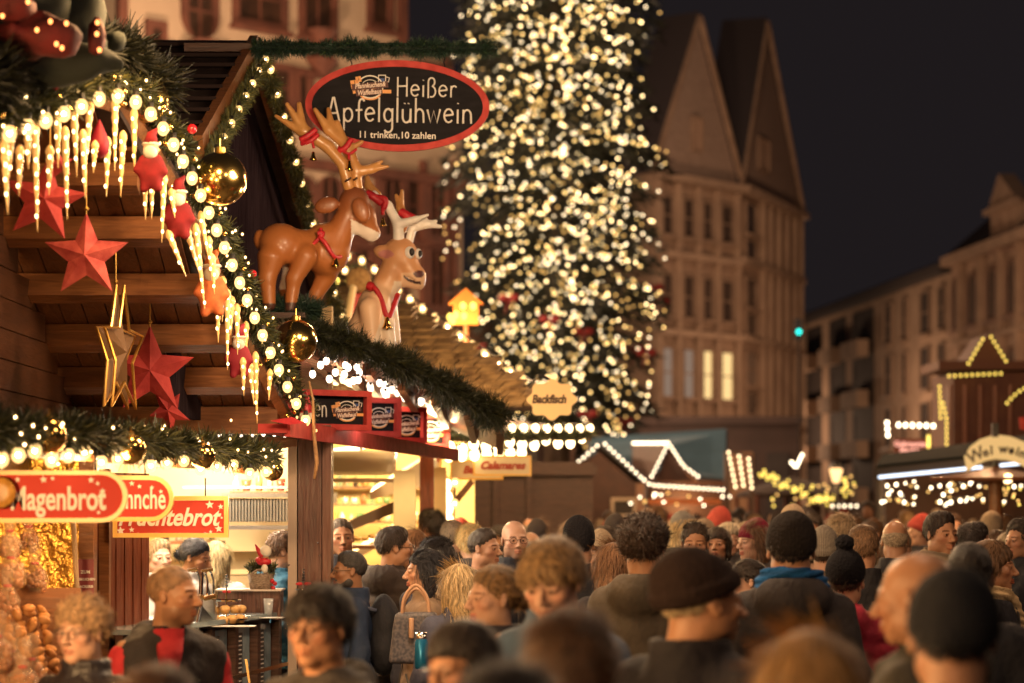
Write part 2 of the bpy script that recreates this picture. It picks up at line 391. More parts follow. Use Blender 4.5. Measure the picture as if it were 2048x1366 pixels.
# ================================================================ facades far behind
class Facade:
    """a vertical wall through two ground points; windows are given by where the photo shows them"""
    def __init__(s, a, b):
        s.a = Vector(P(a[0], HY, a[1])); s.b = Vector(P(b[0], HY, b[1])); s.a.z = s.b.z = 0
        s.d = (s.b-s.a).normalized(); s.n = Vector((s.d.y, -s.d.x, 0)); s.L = (s.b-s.a).length
    def hit(s, px, py):
        k = (px-1024)/F; u = (k*s.a.y-s.a.x)/(s.d.x-k*s.d.y); Y = s.a.y+s.d.y*u; return u, H+(HY-py)/F*Y
    def pt(s, u, z, out=0): return s.a+s.d*u+Vector((0, 0, z))+s.n*out
    def poly(s, b, uz, o0, o1, mi=0): b.slab([s.pt(u, z, o0) for u, z in uz], s.n, o1-o0, mi)
    def rect(s, b, u0, z0, u1, z1, o0, o1, mi=0): s.poly(b, [(u0, z0), (u1, z0), (u1, z1), (u0, z1)], o0, o1, mi)
    def window(s, par, px0, py0, px1, py1, fm, pm, arch=0, bars=(1, 1), sill=True, fw=.12):
        u0, z1 = s.hit(px0, py0); u1, _ = s.hit(px1, py0); _, z0 = s.hit(px0, py1)
        if u0 > u1: u0, u1 = u1, u0
        def shape(e):
            if not arch: return [(u0-e, z0-e), (u1+e, z0-e), (u1+e, z1+e), (u0-e, z1+e)]
            w = (u1-u0)/2+e; cu = (u0+u1)/2; pts = []
            if arch > 0: pts = [(cu-w, z0-e), (cu+w, z0-e)]+[(cu+w*math.cos(R(t)), z1-w+w*math.sin(R(t))) for t in range(0, 181, 20)]
            else: pts = [(cu+w, z1+e), (cu-w, z1+e)]+[(cu-w*math.cos(R(t)), z0+w-w*math.sin(R(t))) for t in range(0, 181, 20)]
            return pts
        b = MB(); O = shape(fw); I = shape(0); M = Matrix.Translation(s.a) @ Matrix((s.d, (0, 0, 1), s.n)).transposed().to_4x4()
        ringplate(b, M, O, I, .01, .16)
        for i in range(1, bars[0]): t = u0+(u1-u0)*i/bars[0]; s.rect(b, t-.03, z0, t+.03, z1, .05, .1)
        for i in range(1, bars[1]): t = z0+(z1-z0)*i/bars[1]; s.rect(b, u0, t-.03, u1, t+.03, .052, .098)
        if sill: s.rect(b, u0-fw-.1, z0-fw-.14, u1+fw+.1, z0-fw-.003, .012, .34)
        w = b.build('window', fm, par)
        b = MB(); plate(b, M, shape(-.002), .012, .04); p = b.build('pane', pm, None, world=False)
        p.parent = w; p.matrix_parent_inverse = (w.matrix_parent_inverse).inverted() if False else Matrix.Identity(4)
        return w
# ---- town hall with stepped gable, plaster front
t = thing('town_hall', 'tan plastered town hall front with red sandstone windows behind the dark stall roof', 'town hall', P(560, HY, 75)*Vector((1, 1, 0)) if False else (P(560, HY, 75).x, 75, 0))
f = Facade((232, 71.3), (930, 81.2))
b = MB()
prof = [(0, 0), (f.hit(925, 500)[0], 0), (f.hit(925, 500)[0], f.hit(925, 250)[1]), (f.hit(892, 250)[0], f.hit(892, 250)[1]), (f.hit(892, 120)[0], f.hit(892, 112)[1]), (f.hit(803, 112)[0], f.hit(803, 112)[1]), (f.hit(803, -60)[0], 20.5), (0, 20.5)]
f.poly(b, prof, -6, 0)
b.build('wall', plaster, t)
b = MB()
for (px, pa, pb) in ((240, -60, 95), (800, -60, 112), (890, 112, 250)):
    u, z0 = f.hit(px, pb); _, z1 = f.hit(px, pa); b = MB(); f.rect(b, u-.16, z0, u+.16, z1, .004, .22); b.build('stone_band', stone_red, t)
for (pa, pb, py) in ((560, 925, 322), (600, 925, 640)):
    u0, z = f.hit(pa, py); u1, _ = f.hit(pb, py); b = MB(); f.rect(b, u0, z-.16, u1, z+.16, .006, .3); b.build('stone_band', stone_red, t)
for px in (700, 752, 842, 905):
    u, z0 = f.hit(px, 640); b = MB(); f.rect(b, u-.1, 2, u+.1, f.hit(px, 322)[1], .005, .2); b.build('stone_band', stone_red, t)
for w in ((372, -40, 422, 75, -1, (2, 2)), (474, -60, 560, 36, 0, (2, 2)), (606, -60, 660, 60, 0, (2, 1)), (612, 95, 652, 132, -1, (1, 1)),
          (742, -40, 772, 44, 1, (1, 1)), (545, 140, 575, 205, 0, (1, 2)), (595, 150, 612, 240, 0, (1, 1)), (838, 135, 875, 200, 0, (1, 2)), (690, 350, 722, 470, 1, (2, 2)), (640, 350, 676, 470, 1, (2, 2)),
          (765, 350, 800, 470, 1, (2, 2)), (812, 350, 835, 470, 1, (1, 2)), (858, 350, 885, 470, 1, (2, 2)), (700, 500, 735, 610, 0, (2, 2)), (770, 500, 800, 610, 0, (2, 2)), (858, 500, 885, 610, 0, (2, 2)),
          (300, 55, 318, 82, 0, (1, 1)), (590, 350, 620, 470, 1, (2, 2))):
    f.window(t, *w[:4], stone_red, mat('leaded_pane', (.06, .03, .02), .3, col2=(.03, .018, .014), scale=2), w[4], w[5], fw=.22)
for px, py in ((633, 70), (635, 128), (396, 92)):      # consoles under the statue niches
    u, z = f.hit(px, py); b = MB(); b.lathe([(0.02, -.5), (.25, -.3), (.5, 0), (.5, .12), (.02, .14)], f.pt(u, z, .25), 10); b.build('console', stone_red, t)
# ---- twin gabled houses
def gabled(name, label, A, Bp, pxs, rows, apex, cols, litcols, ledges, door=None):
    f = Facade(A, Bp); t = thing(name, label, 'house', (f.a.x, f.a.y, 0), 'gabled houses beyond the tree')
    ze = f.hit(A[0]+2, apex[2])[1]; ua, za = f.hit(apex[0], apex[1]); b = MB()
    f.rect(b, 0, 0, f.L-.02, ze, -9, 0); b.build('wall', stone_br, t)
    b = MB(); f.poly(b, [(0, ze+.02), (f.L-.02, ze+.02), (ua, za)], -.5, .02); b.build('gable', mat('gable_slate', (.36, .26, .20), .75, col2=(.25, .17, .13), scale=2.5, stretch=(1, 1, 7), bump=.3), t)
    b = MB()
    b.slab([f.pt(-.25, ze, .15), f.pt(ua, za+.25, .15), f.pt(ua, za+.25, -2), f.pt(-.25, ze, -2)], (0, 0, 1), .16)
    b.slab([f.pt(f.L+.1, ze, .15), f.pt(ua, za+.25, .15), f.pt(ua, za+.25, -2), f.pt(f.L+.1, ze, -2)], (0, 0, 1), .16)
    b.build('roof', mat('roof_black', (.06, .05, .052), .95, spec=.05), t)
    b = MB(); 
    for s0 in (-.25, f.L+.1): b.beam(f.pt(s0, ze, .2), f.pt(ua, za+.2, .2), .2, .16)
    b.build('bargeboard', stone_br, t)
    b = MB()
    for py in ledges:
        z = f.hit(A[0]+2, py)[1]; b = MB(); f.rect(b, 0, z-.14, f.L-.02, z+.14, .004, .34); b.build('ledge', mat('stone_pale', (.42, .29, .2), .8, col2=(.32, .215, .15), scale=1), t)
    b = MB()
    f.rect(b, 0, ze-.25, f.L-.02, ze+.05, .005, .5); b.build('cornice', mat('stone_pale', (.42, .29, .2), .8, col2=(.32, .215, .15), scale=1), t)
    b = MB()
    for px in pxs:
        u = f.hit(px, 600)[0]; b = MB(); f.rect(b, u-.11, 2.5, u+.11, ze-.28, .007, .26); b.build('pilaster', mat('stone_pale', (.46, .29, .2)), t)
    pane = mat('pane_dark', (.05, .035, .03), .25, col2=(.08, .055, .045), scale=.6)
    for ri, (y0, y1) in enumerate(rows):
        for ci, (x0, x1) in enumerate(cols):
            m = litcols.get((ri, ci), pane); z0 = f.hit(A[0]+2, y1)[1]; z1 = f.hit(A[0]+2, y0)[1]
            u0 = f.hit(x0, 600)[0]; u1 = f.hit(x1, 600)[0]; k = f.pt((u0+u1)/2, 0).y
            ya = HY-(z1-H)*F/k; yb = HY-(z0-H)*F/k
            f.window(t, x0, ya, x1, yb, stone_br, m, 0, (1, 2 if y1-y0 > 60 else 1), fw=.07)
    x0, x1, y0, y1 = door; f.window(t, x0, y0, x1, y1, stone_br, mat('gable_shutter', (.42, .28, .2), .7), 0, (2, 1), False, .06)
    return t, f
litA = glow('window_lit', (1, .66, .27), 1.15, False); litB = glow('window_pale', (.62, .42, .3), .42, False)
gabled('gabled_house', 'tall steep gabled stone house directly right of the lit tree, two windows lit', (1306, 105), (1477, 110), (1312, 1352, 1392, 1430, 1470),
       [(388, 462), (545, 626), (694, 790)], (1392, 42, 345), [(1322, 1342), (1364, 1384), (1403, 1421), (1440, 1462)], {(2, 2): litA, (2, 3): litA, (2, 0): litB, (2, 1): litB}, (505, 662, 838), (1383, 1400, 235, 300))
gabled('gabled_house', 'steep gabled stone house right of its lit twin, last before the dark sky', (1478, 110), (1600, 121), (1520, 1535, 1552, 1568, 1584, 1597),
       [(395, 455), (470, 512), (548, 605), (620, 662), (700, 765), (780, 825)], (1527, 52, 373), [(1488, 1510)], {(4, 0): mat('pane_grey', (.2, .15, .12), .4)}, (520, 675, 845), (1514, 1534, 275, 335))
# ---- long apartment block, right
f = Facade((1597, 165), (1902, 126)); t = thing('apartment_block', 'long pale apartment block with recessed dark balconies running off right of the gables', 'apartment block', (f.a.x, f.a.y, 0))
b = MB(); f.rect(b, 0, 0, f.L-.02, 14, -10, 0); b.build('wall', mat('plaster_dim', (.40, .285, .2), .85, col2=(.28, .195, .135), scale=.6), t)
b = MB(); f.rect(b, -.3, 14.02, f.L-.03, 14.5, -10, .6); b.slab([f.pt(0, 14.51, .5), f.pt(f.L, 14.51, .5), f.pt(f.L, 15.3, -5), f.pt(0, 15.3, -5)], (0, 0, 1), .1); b.build('roof', slate, t)
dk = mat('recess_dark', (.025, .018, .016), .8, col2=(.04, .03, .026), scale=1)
zs = [(11.2, 13.4), (8.2, 10.4), (5.2, 7.4), (2.4, 4.4)]
for (x0, x1) in ((1614, 1644), (1660, 1692), (1706, 1748)):
    u0 = f.hit(x0, 700)[0]; u1 = f.hit(x1, 700)[0]
    for z0, z1 in zs:
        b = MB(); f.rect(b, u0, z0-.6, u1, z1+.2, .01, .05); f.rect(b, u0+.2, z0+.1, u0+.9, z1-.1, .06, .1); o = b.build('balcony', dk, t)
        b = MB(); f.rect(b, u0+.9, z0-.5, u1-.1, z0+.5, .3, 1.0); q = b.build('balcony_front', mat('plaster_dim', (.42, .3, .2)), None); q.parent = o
for (x0, x1) in ((1772, 1786), (1806, 1816), (1844, 1862), (1880, 1892)):
    for z0, z1 in zs:
        u0 = f.hit(x0, 700)[0]; k = f.pt(u0, 0).y
        f.window(t, x0, HY-(z1-H)*F/k, x1, HY-(z0-H)*F/k, mat('frame_dim', (.3, .21, .15)), dk, 0, (1, 2), fw=.08)
# ---- arched window house with dormer, far right
f = Facade((1903, 125.5), (2140, 106)); t = thing('arched_house', 'sandstone house with arched windows and a spired dormer at right edge', 'house', (f.a.x, f.a.y, 0))
b = MB(); f.rect(b, 0, 0, f.L, 14.2, -10, 0); b.build('wall', mat('sandstone', (.42, .285, .2), .8, col2=(.30, .20, .14), scale=.8), t)
for z0, z1, o1 in ((14.22, 14.7, .6), (10, 10.25, .3), (6, 6.3, .3)): b = MB(); f.rect(b, 0, z0, f.L, z1, .01, o1); b.build('cornice', mat('stone_pale', (.46, .29, .2)), t)
for px in (1928, 1968, 2008, 2045): u = f.hit(px, 600)[0]; b = MB(); f.rect(b, u-.12, 1, u+.12, 14.2, .012, .35); b.build('pilaster', mat('stone_pale', (.46, .29, .2)), t)
b = MB(); b.slab([f.pt(0, 14.72, .3), f.pt(f.L, 14.72, .3), f.pt(f.L, 19, -4.5), f.pt(1.5, 19, -4.5)], (0, 0, 1), .1); b.build('roof', mat('roof_black', (.02, .014, .014), .9), t)
for (x0, x1) in ((1908, 1921), (1938, 1958), (1977, 1997), (2016, 2036), (2056, 2080)):
    for z0, z1 in ((11, 13.6), (7.2, 9.4), (3.4, 5.4)):
        u0 = f.hit(x0, 700)[0]; k = f.pt(u0, 0).y
        f.window(t, x0, HY-(z1-H)*F/k, x1, HY-(z0-H)*F/k, mat('stone_dim', (.28, .17, .12)), dk, 1, (2, 1), fw=.16)
u0, z0 = f.hit(1985, 512); u1, _ = f.hit(2040, 512); um, zt = f.hit(2004, 348); zm = f.hit(1985, 425)[1]
b = MB(); f.rect(b, u0, z0-.2, u1, zm, -2.5, .1); f.poly(b, [(u0-.3, zm), (u1+.3, zm), (um+.1, zt)], -.6, .2); f.rect(b, u0-.35, zm-.15, u1+.35, zm+.12, .1, .4)
o = b.build('dormer', mat('sandstone', (.4, .3, .2)), t)
w = f.window(t, 1994, 446, 2010, 496, mat('stone_dim', (.3, .2, .1)), dk, 1, (1, 1), fw=.1); w = f.window(t, 2018, 446, 2032, 494, mat('stone_dim', (.3, .2, .1)), dk, 1, (1, 1), fw=.1)
# dark low building between
b = MB(); b.box((7.8, 100, 2.6), (7.6, 5, 5.2)); b.box((7.8, 97.4, 5.3), (7.8, .6, .3)); bb = MB()
t = thing('arcade_house', 'low dark arcaded front beneath the gabled houses behind the stalls', 'building', (8, 100, 0))
b.build('wall', mat('arcade_dark', (.05, .028, .022), .8, col2=(.035, .02, .016), scale=1), t)
for i in range(5): bb = MB(); bb.box((4.9+i*1.45, 97.42, 2.1), (.9, .1, 3.8)); bb.build('archway', dk if i % 3 else mat('arch_dim', (.2, .1, .05), .8, emit=(1, .4, .12), estr=.05, sample=False), t)
# church or house mass at the left edge behind
t = thing('timber_house', 'dark half timbered house front between the town hall and the lit tree', 'house', (-.5, 92, 0))
b = MB(); b.box((-1.2, 92, 4.6), (7, 6, 9.2)); b.build('wall', mat('timber_wall', (.22, .12, .08), .8, col2=(.15, .08, .055), scale=.6), t)
b = MB()
for i in range(8): b.box((-4.4+i*.92, 88.93, 4.5), (.16, .1, 9))
for z in (3, 5.2, 7.4): b.box((-1.2, 88.87, z), (7, .1, .2))
b.build('timber_frame', mat('timber_dark', (.05, .025, .02), .7), t)
for i in range(6):
    for z in (4.1, 6.3): b = MB(); b.box((-3.9+i*.92, 88.9, z), (.5, .06, 1.2)); b.build('window', glass_dark, t)
# traffic light, far
t = thing('traffic_light', 'green traffic light glowing on a pole beside the gabled house', 'traffic light', (P(1597, 664, 90).x, 90, 0))
p = P(1597, 664, 90); b = MB(); b.tube([(p.x+.05, 90.3, 0), (p.x+.05, 90.3, p.z+.4)], .03, 6); b.box((p.x, 90.12, p.z+.1), (.28, .25, .8)); b.build('pole', mat('pole_dark', (.01, .009, .01), .9), t)
b = MB(); b.ball((p.x, 89.9, p.z), (.09, .05, .09), 12); b.build('lens', glow('green_light', (.02, .75, .6), 4, False), t, True)

# ================================================================ the great lit tree
TX, TY = P(1112, HY, 70).x, 70.0
tree = thing('christmas_tree', 'huge fir tree covered in thousands of warm lights on the square', 'christmas tree', (TX, TY, 0))
b = MB(); b.tube([(TX, TY, 0), (TX+.05, TY, 8), (TX-.05, TY, 16), (TX, TY, 24)], [.42, .34, .2, .05], 12); b.build('trunk', mat('bark', (.06, .035, .02), .9, col2=(.03, .018, .012), scale=6, bump=.5), tree)
g = np.random.default_rng(11)
def trad(z):
    return float(np.interp(z, [3.4, 4.3, 5.5, 8, 11, 14, 17, 20, 24], [1.5, 2.3, 2.65, 2.95, 3.0, 3.05, 2.95, 2.5, .8]))
bl = MB(); cols = []; bpts = []; bows = []
z = 4.6
while z < 23:
    k = 9
    for i in range(k):
        a = 2*math.pi*(i+g.random()*.8)/k+z*1.7; rr = trad(z)*g.uniform(.72, 1.1); dz = g.uniform(.5, 1.5)
        d = Vector((math.cos(a), math.sin(a), 0)); up = .25
        def br(t): return Vector((TX, TY, z))+d*rr*t+Vector((0, 0, up*math.sin(t*2.2)-dz*t*t+(.25*max(0, t-.75))))
        pts = [br(t/7) for t in range(8)]
        bl.tube(pts, [.045*(1-.12*q) for q in range(8)], 4); cols += [(.6, .5, .3, 1)]*(len(bl.v)-len(cols))
        for q in range(95):     # fir twigs
            t = g.uniform(.18, 1.03); p = br(t); w = (1.15-t)*.9*rr*.35+.12
            side = d.cross(Vector((0, 0, 1)))*(g.uniform(-1, 1)*w); p = p+side*.8+Vector((0, 0, -abs(g.normal())*.18-side.length*.25))
            e = (d*g.uniform(.2, 1)+side.normalized()*g.uniform(0, 1) if side.length > 1e-4 else d).normalized()*g.uniform(.22, .42)+Vector((0, 0, g.uniform(-.28, .05)))
            s = Vector((g.normal(), g.normal(), g.normal())).normalized()*g.uniform(.03, .07)
            n0 = len(bl.v); bl.add([p-s, p+s, p+e+s*.3, p+e-s*.3], [(0, 1, 2, 3)]); c = g.uniform(.2, .75); cols += [(c, c, c, 1)]*4
        front = d.y < .45
        if front:
            n = int(rr*4.6)
            for q in range(n):
                t = .12+.9*(q+g.random()*.7)/n; p = br(min(t, 1.04))+d*.06+Vector((g.normal()*.07, -.14, g.normal()*.07-.03)); bpts.append(p)
            if g.random() < .45:      # strand hanging from the branch tip
                p = br(g.uniform(.55, 1)); 
                for q in range(int(g.integers(3, 8))): bpts.append(p+Vector((g.normal()*.05, -.18-.02*q, -.24*q+g.normal()*.03)))
            if g.random() < .16: bows.append(br(1.0)+d*.12)
    z += .40
bl.c = cols; bl.build('foliage', needle_tree, tree)
for q in range(200):    # denser runs of lights up the middle
    z = g.uniform(5, 18); x = g.normal()*.55; bpts.append(Vector((TX+.1+x, TY-trad(z)*.72-.1*g.random(), z)))
random.Random(4).shuffle(bpts)
bulbs(bpts, .034, TREEB, tree, seg=6, squash=1, socket=False)
for p in bows[:13]:
    b = MB()
    for s in (-1, 1): b.ball(p+Vector((s*.15, -.1, .04)), (.16, .07, .11), 8)
    b.beam(p+Vector((0, -.1, 0)), p+Vector((-.12, -.12, -.38)), .09, .02); b.beam(p+Vector((0, -.1, 0)), p+Vector((.14, -.12, -.34)), .09, .02)
    b.build('bow', mat('bow_red', (.22, .01, .012), .5), tree, True)

# ================================================================ stalls in the middle distance
def lightstring(name, label, pts, step, r, m, group='light strings edging the stalls', seg=8, jit=.0, **kw):
    pts = [Vector(p) for p in pts]; t = thing(name, label, 'light string', tuple(pts[0]), group)
    q = [p+Vector((rnd.gauss(0, jit), rnd.gauss(0, jit)*.5, rnd.gauss(0, jit))) for p in (along(pts, step) if step < 1 else alongpx(pts, step))]
    MB().tube([p+Vector((0, .012, .04)) for p in pts], .008, 5).build('cable', black, t)
    bulbs(q, r, m, t, seg=seg, **kw); return t
Y = 50
# stall with gable towards us
t = thing('market_hut', 'small brown wooden hut with white lights on its gable left of the twin hut', 'market hut', (P(1198, HY, Y).x, Y, 0), 'brown huts across the square')
ax, el, er = P(1198, 893, Y), P(1112, 968, Y), P(1287, 965, Y)
b = MB(); b.slab([(el.x+.15, Y+.1, 0), (er.x-.15, Y+.1, 0), (er.x-.15, Y+.1, el.z), (ax.x, Y+.1, ax.z-.1), (el.x+.15, Y+.1, el.z)], (0, 1, 0), 2.6); b.build('wall', mat('hut_brown', (.05, .02, .014), .7, col2=(.075, .03, .02), scale=5), t)
b = MB()
for e in (el, er): b.slab([e, ax, ax+Vector((0, 3, 0)), e+Vector((0, 3, 0))], (0, 0, 1), .08)
b.build('roof', roof_dark, t)
b = MB(); c = P(1247, 1015, Y-.05); M = frame(c, (1, 0, 0), (0, 0, 1)); sq = lambda w, h: [(-w, -h), (w, -h), (w, h), (-w, h)]
ringplate(b, M, sq(.26, .2), sq(.2, .14), 0, .08); o = b.build('hatch', mat('hatch_frame', (.4, .3, .22)), t)
b = MB(); plate(b, M, sq(.2, .14), -.02, .01); q = b.build('pane', dk, None); q.parent = o
lightstring('light_string', 'white lights up the left slope of the small brown hut gable', [el+Vector((0, -.1, .05)), ax+Vector((0, -.1, .05))], .125, .024, BULBW, seg=6, socket=False)
lightstring('light_string', 'white lights down the right slope of the small brown hut gable', [ax+Vector((.12, -.1, .05)), er+Vector((0, -.1, .05))], .125, .024, BULBW, seg=6, socket=False)
# twin hut with ridge and flared gable
t = thing('market_hut', 'brown wooden hut with lit ridge and red counter right of the plain hut', 'market hut', (P(1370, HY, 51).x, 51, 0), 'brown huts across the square')
r0, r1, fl, fr = P(1266, 894, 52), P(1336, 894, 50), P(1302, 962, 49.6), P(1397, 962, 50.6)
b = MB(); b.slab([r0, r1, fl, P(1262, 962, 51.5)], (0, 0, 1), .07); b.slab([r1, fr, fr+Vector((0, 2.5, 0)), r0+Vector((0, 1, 0))], (0, 0, 1), .07); b.build('roof', mat('hut_brown', (.05, .02, .014), .7), t)
b = MB(); b.slab([fl+Vector((.1, .3, 0)), fr+Vector((-.1, 0, 0)), r1+Vector((0, .1, -.12))], (0, 1, 0), .1); b.box((P(1370, 0, 52).x, 52.3, 1.2), (1.6, 2.2, 2.4)); b.build('wall', MATS['hut_brown'], t)
b = MB(); b.box((P(1370, 0, 50).x, 50.2, 1.95), (1.5, .1, .12)); b.box((P(1360, 0, 50).x, 50.3, .95), (1.5, .4, .1)); b.build('counter', mat('counter_orange', (.5, .15, .05)), t)
b = MB(); a = P(1345, 945, 50.9); b.box((a.x, 50.9, a.z), (.5, .06, .18)); b.build('sign_board', red_paint, t)
lamp('hut_lamp', (P(1365, 0, 51).x, 50.7, 1.9), GOLD, 60, .1); lamp('hut_lamp', (P(1230, 0, 49).x, 48.8, 2.4), WARM, 40, .1)
for nm, pp in (('along the ridge of the flared brown hut', [r0, r1]), ('down the left slope of the flared brown hut', [r1, fl]),
               ('down the flared right slope of the brown hut', [r1, P(1350, 915, 50.2), P(1366, 940, 50.4), fr]), ('in a dense row on the low eave of the brown hut', [P(1288, 968, 49.5), P(1300, 978, 49.5), P(1452, 988, 50.5)])):
    lightstring('light_string', 'white lights '+nm, [Vector(p)+Vector((0, -.12, .08)) for p in pp], .125, .024, BULBW, seg=6, socket=False)
# teal market tent
t = thing('market_tent', 'dull teal tarpaulin tent roof behind the two brown huts', 'tent', (P(1330, HY, 58).x, 58, 0))
b = MB(); A, B_, Cc, D = P(1178, 880, 60), P(1452, 862, 60), P(1450, 962, 57.5), P(1185, 930, 57.5)
b.slab([A, B_, Cc, D], (0, -.2, 1), .06); b.build('tarpaulin', mat('teal_tarp', (.06, .13, .2), .6, col2=(.045, .10, .155), scale=1.5, bump=.4), t)
b = MB()
for p in (D, Cc, A, B_): b.tube([(p.x, p.y, 0), (p.x, p.y, p.z)], .04, 8)
b.build('tent_pole', steel, t)
# three hanging strings, right of the tent
for i, (a, c) in enumerate((((1457, 905), (1472, 978)), ((1478, 913), (1487, 972)), ((1497, 918), (1504, 978)))):
    lightstring('light_string', ('leftmost', 'middle', 'rightmost')[i]+' of three hanging strings of warm lights right of the tent', [P(*a, 48), P(*c, 48)], .115, .026, glow('bulb_cream', (1, .72, .38), 6, False), 'three hanging strings of lights', seg=6, socket=False)
b = MB(); 
t = thing('hanging_pole', 'dark wooden frame holding the three hanging strings of lights', 'pole', (P(1480, 0, 48.2).x, 48.2, 0))
b.beam(P(1452, 903, 48.2), P(1504, 914, 48.2), .06, .06); b.tube([(P(1453, 0, 48.2).x, 48.2, 0), P(1453, 903, 48.2)], .05, 8); b.tube([(P(1503, 0, 48.2).x, 48.2, 0), P(1503, 912, 48.2)], .05, 8); b.build('frame', wood_dark, t)
# yellow lit carousel roof
t = thing('carousel', 'low round carousel with yellow lights on its roof edge beyond the crowd', 'carousel', (P(1600, HY, 55).x, 56.5, 0))
c = Vector((P(1600, HY, 55).x, 56.5, 0)); b = MB(); b.lathe([(1.3, 2.05), (1.32, 2.15), (.9, 2.3), (.15, 2.5), (.02, 2.55)], c, 18); b.build('roof', mat('carousel_roof', (.04, .02, .015), .8), t)
b = MB()
for i in range(8): a = R(45*i); b.tube([c+Vector((1.3*math.cos(a), 1.3*math.sin(a), 0)), c+Vector((1.3*math.cos(a), 1.3*math.sin(a), 2.1))], .05, 6)
b.build('column', wood_red, t); b = MB(); b.lathe([(1.45, .12), (1.5, .3), (.02, .3)], c, 18); b.build('platform', wood_red, t)
pts = [P(1520+g.uniform(-6, 6), 945+i*1.3+g.normal()*5, 54.8) for i in range(1)]
for i in range(34): tq = i/33; pts.append(P(1522+tq*90+g.normal()*3, 944+tq*46+g.normal()*5, 54.6))
for i in range(30): tq = i/29; pts.append(P(1625+tq*70+g.normal()*5, 1000-max(0, tq-.6)*70+g.normal()*6, 54.6))
bulbs(pts, .03, BULBY, t, seg=6, squash=1, socket=False)
lightstring('light_string', 'dense short row of white lights just above the distant crowd', [P(1665, 1012, 52), P(1722, 1012, 52)], .13, .024, BULBW, seg=6, socket=False)
lightstring('light_string', 'small crooked cluster of warm lights above the carousel', [P(1583, 925, 53), P(1592, 935, 53), P(1606, 906, 53)], .09, .034, BULBW, seg=6, socket=False)
# lantern
p = P(1672, 950, 47); t = thing('street_lamp', 'glowing glass street lantern on a dark post above the distant crowd', 'street lamp', (p.x, 47, 0))
b = MB(); b.tube([(p.x, 47, 0), (p.x, 47, p.z-.16)], [.07, .035], 8); b.build('post', black, t)
b = MB(); b.lathe([(.06, -.15), (.13, .1), (.1, .13)], p, 8); b.build('lantern_glass', glow('lantern_glow', (1, .55, .22), 2.6), t)
b = MB(); b.lathe([(.16, .13), (.1, .2), (.02, .26)], p, 8); b.build('lantern_cap', black, t)
lamp('lantern_light', (p.x, 46.6, p.z), GOLD, 90, .15)
# ---- right: tall dark pyramid tower with outline lights
Yt = 44; t = thing('pyramid_tower', 'tall dark wooden christmas pyramid outlined with yellow bulbs at right', 'tower', (P(1965, HY, Yt).x, Yt+1, 0))
b = MB(); cx = P(1968, 0, Yt).x; zt = P(0, 742, Yt).z
b.box((cx+.35, Yt+1.3, zt/2), (1.75, 2.2, zt)); b.build('wall', mat('tower_wood', (.07, .02, .015), .7, col2=(.1, .035, .02), scale=3), t)
b = MB(); b.slab([P(1930, 735, Yt), P(2020, 735, Yt), P(1976, 668, Yt)], (0, 1, 0), 1.6); b.box((cx+.1, Yt+.8, zt+.1), (1.9, 1.9, .16)); b.box((cx+.35, Yt+.3, P(0, 905, Yt).z), (2.1, .8, .12)); b.build('roof', mat('tower_wood2', (.1, .035, .02), .7), t)
b = MB(); 
for i in range(5): b.tube([P(1900+i*30, 770, Yt+.1), P(1900+i*30, 905, Yt+.1)], .04, 6)
b.build('column', wood_red, t)
Yb = Yt-.15
for nm, pp, st in (('up the left slope of the dark tower gable', [(1937, 727), (1968, 674)], .06), ('down the right slope of the dark tower gable', [(1982, 674), (2015, 727)], .06), ('in a spaced row beneath the dark tower gable', [(1898, 752), (2002, 747)], .091),
                   ('running up the left edge of the dark tower', [(1881, 835), (1879, 772)], .055), ('stepping down the lower left edge of the dark tower', [(1886, 806), (1893, 838), (1893, 890)], .055), ('in a rising arc at the right picture edge', [(2014, 806), (2024, 795), (2036, 784), (2058, 772)], .09)):
    lightstring('light_string', 'yellow bulbs '+nm, [P(x, y, Yb) for x, y in pp], st*1.7 if st < .08 else st*1.15, .022, BULBY, 'yellow bulb rows on the tower', seg=6, socket=False)
b = MB(); 
# lit red snack sign with bulbs
t = thing('lit_sign', 'blurred pinkish lit snack sign with bulbs above, left of dark tower', 'sign', tuple(P(1820, 893, 40)))
M = frame(P(1820, 893, 40), (1, 0, 0), (0, 0, 1)); b = MB(); plate(b, M, sq(.27, .13), -.1, 0); b.build('board', mat('board_dk', (.12, .03, .02)), t)
text('Gebrannte', .12, glow('pink_letters', (1, .42, .3), 1.6, False), t, M @ Matrix.Translation((0, .04, .01)), offset=.004); text('Mandeln', .1, glow('pink_letters', (1, .42, .3), 1.6, False), t, M @ Matrix.Translation((0, -.06, .01)), offset=.004)
MB().tube([(P(1820, 0, 40.1).x, 40.2, 0), P(1820, 885, 40.2)], .04, 8).build('post', black, t)
lightstring('light_string', 'spaced cream bulbs above the blurred pink sign', [P(1797, 850, 40), P(1880, 852, 40)], .115, .035, BULBW, seg=6, socket=False)
lightstring('light_string', 'three cream bulbs hanging left of the blurred pink sign', [P(1774, 846, 40), P(1776, 875, 40)], .1, .035, BULBW, seg=6, socket=False)
lightstring('light_string', 'upright gold bulbs right of the blurred pink sign', [P(1857, 874, 40), P(1857, 898, 40)], .05, .03, BULBY, seg=6, socket=False)
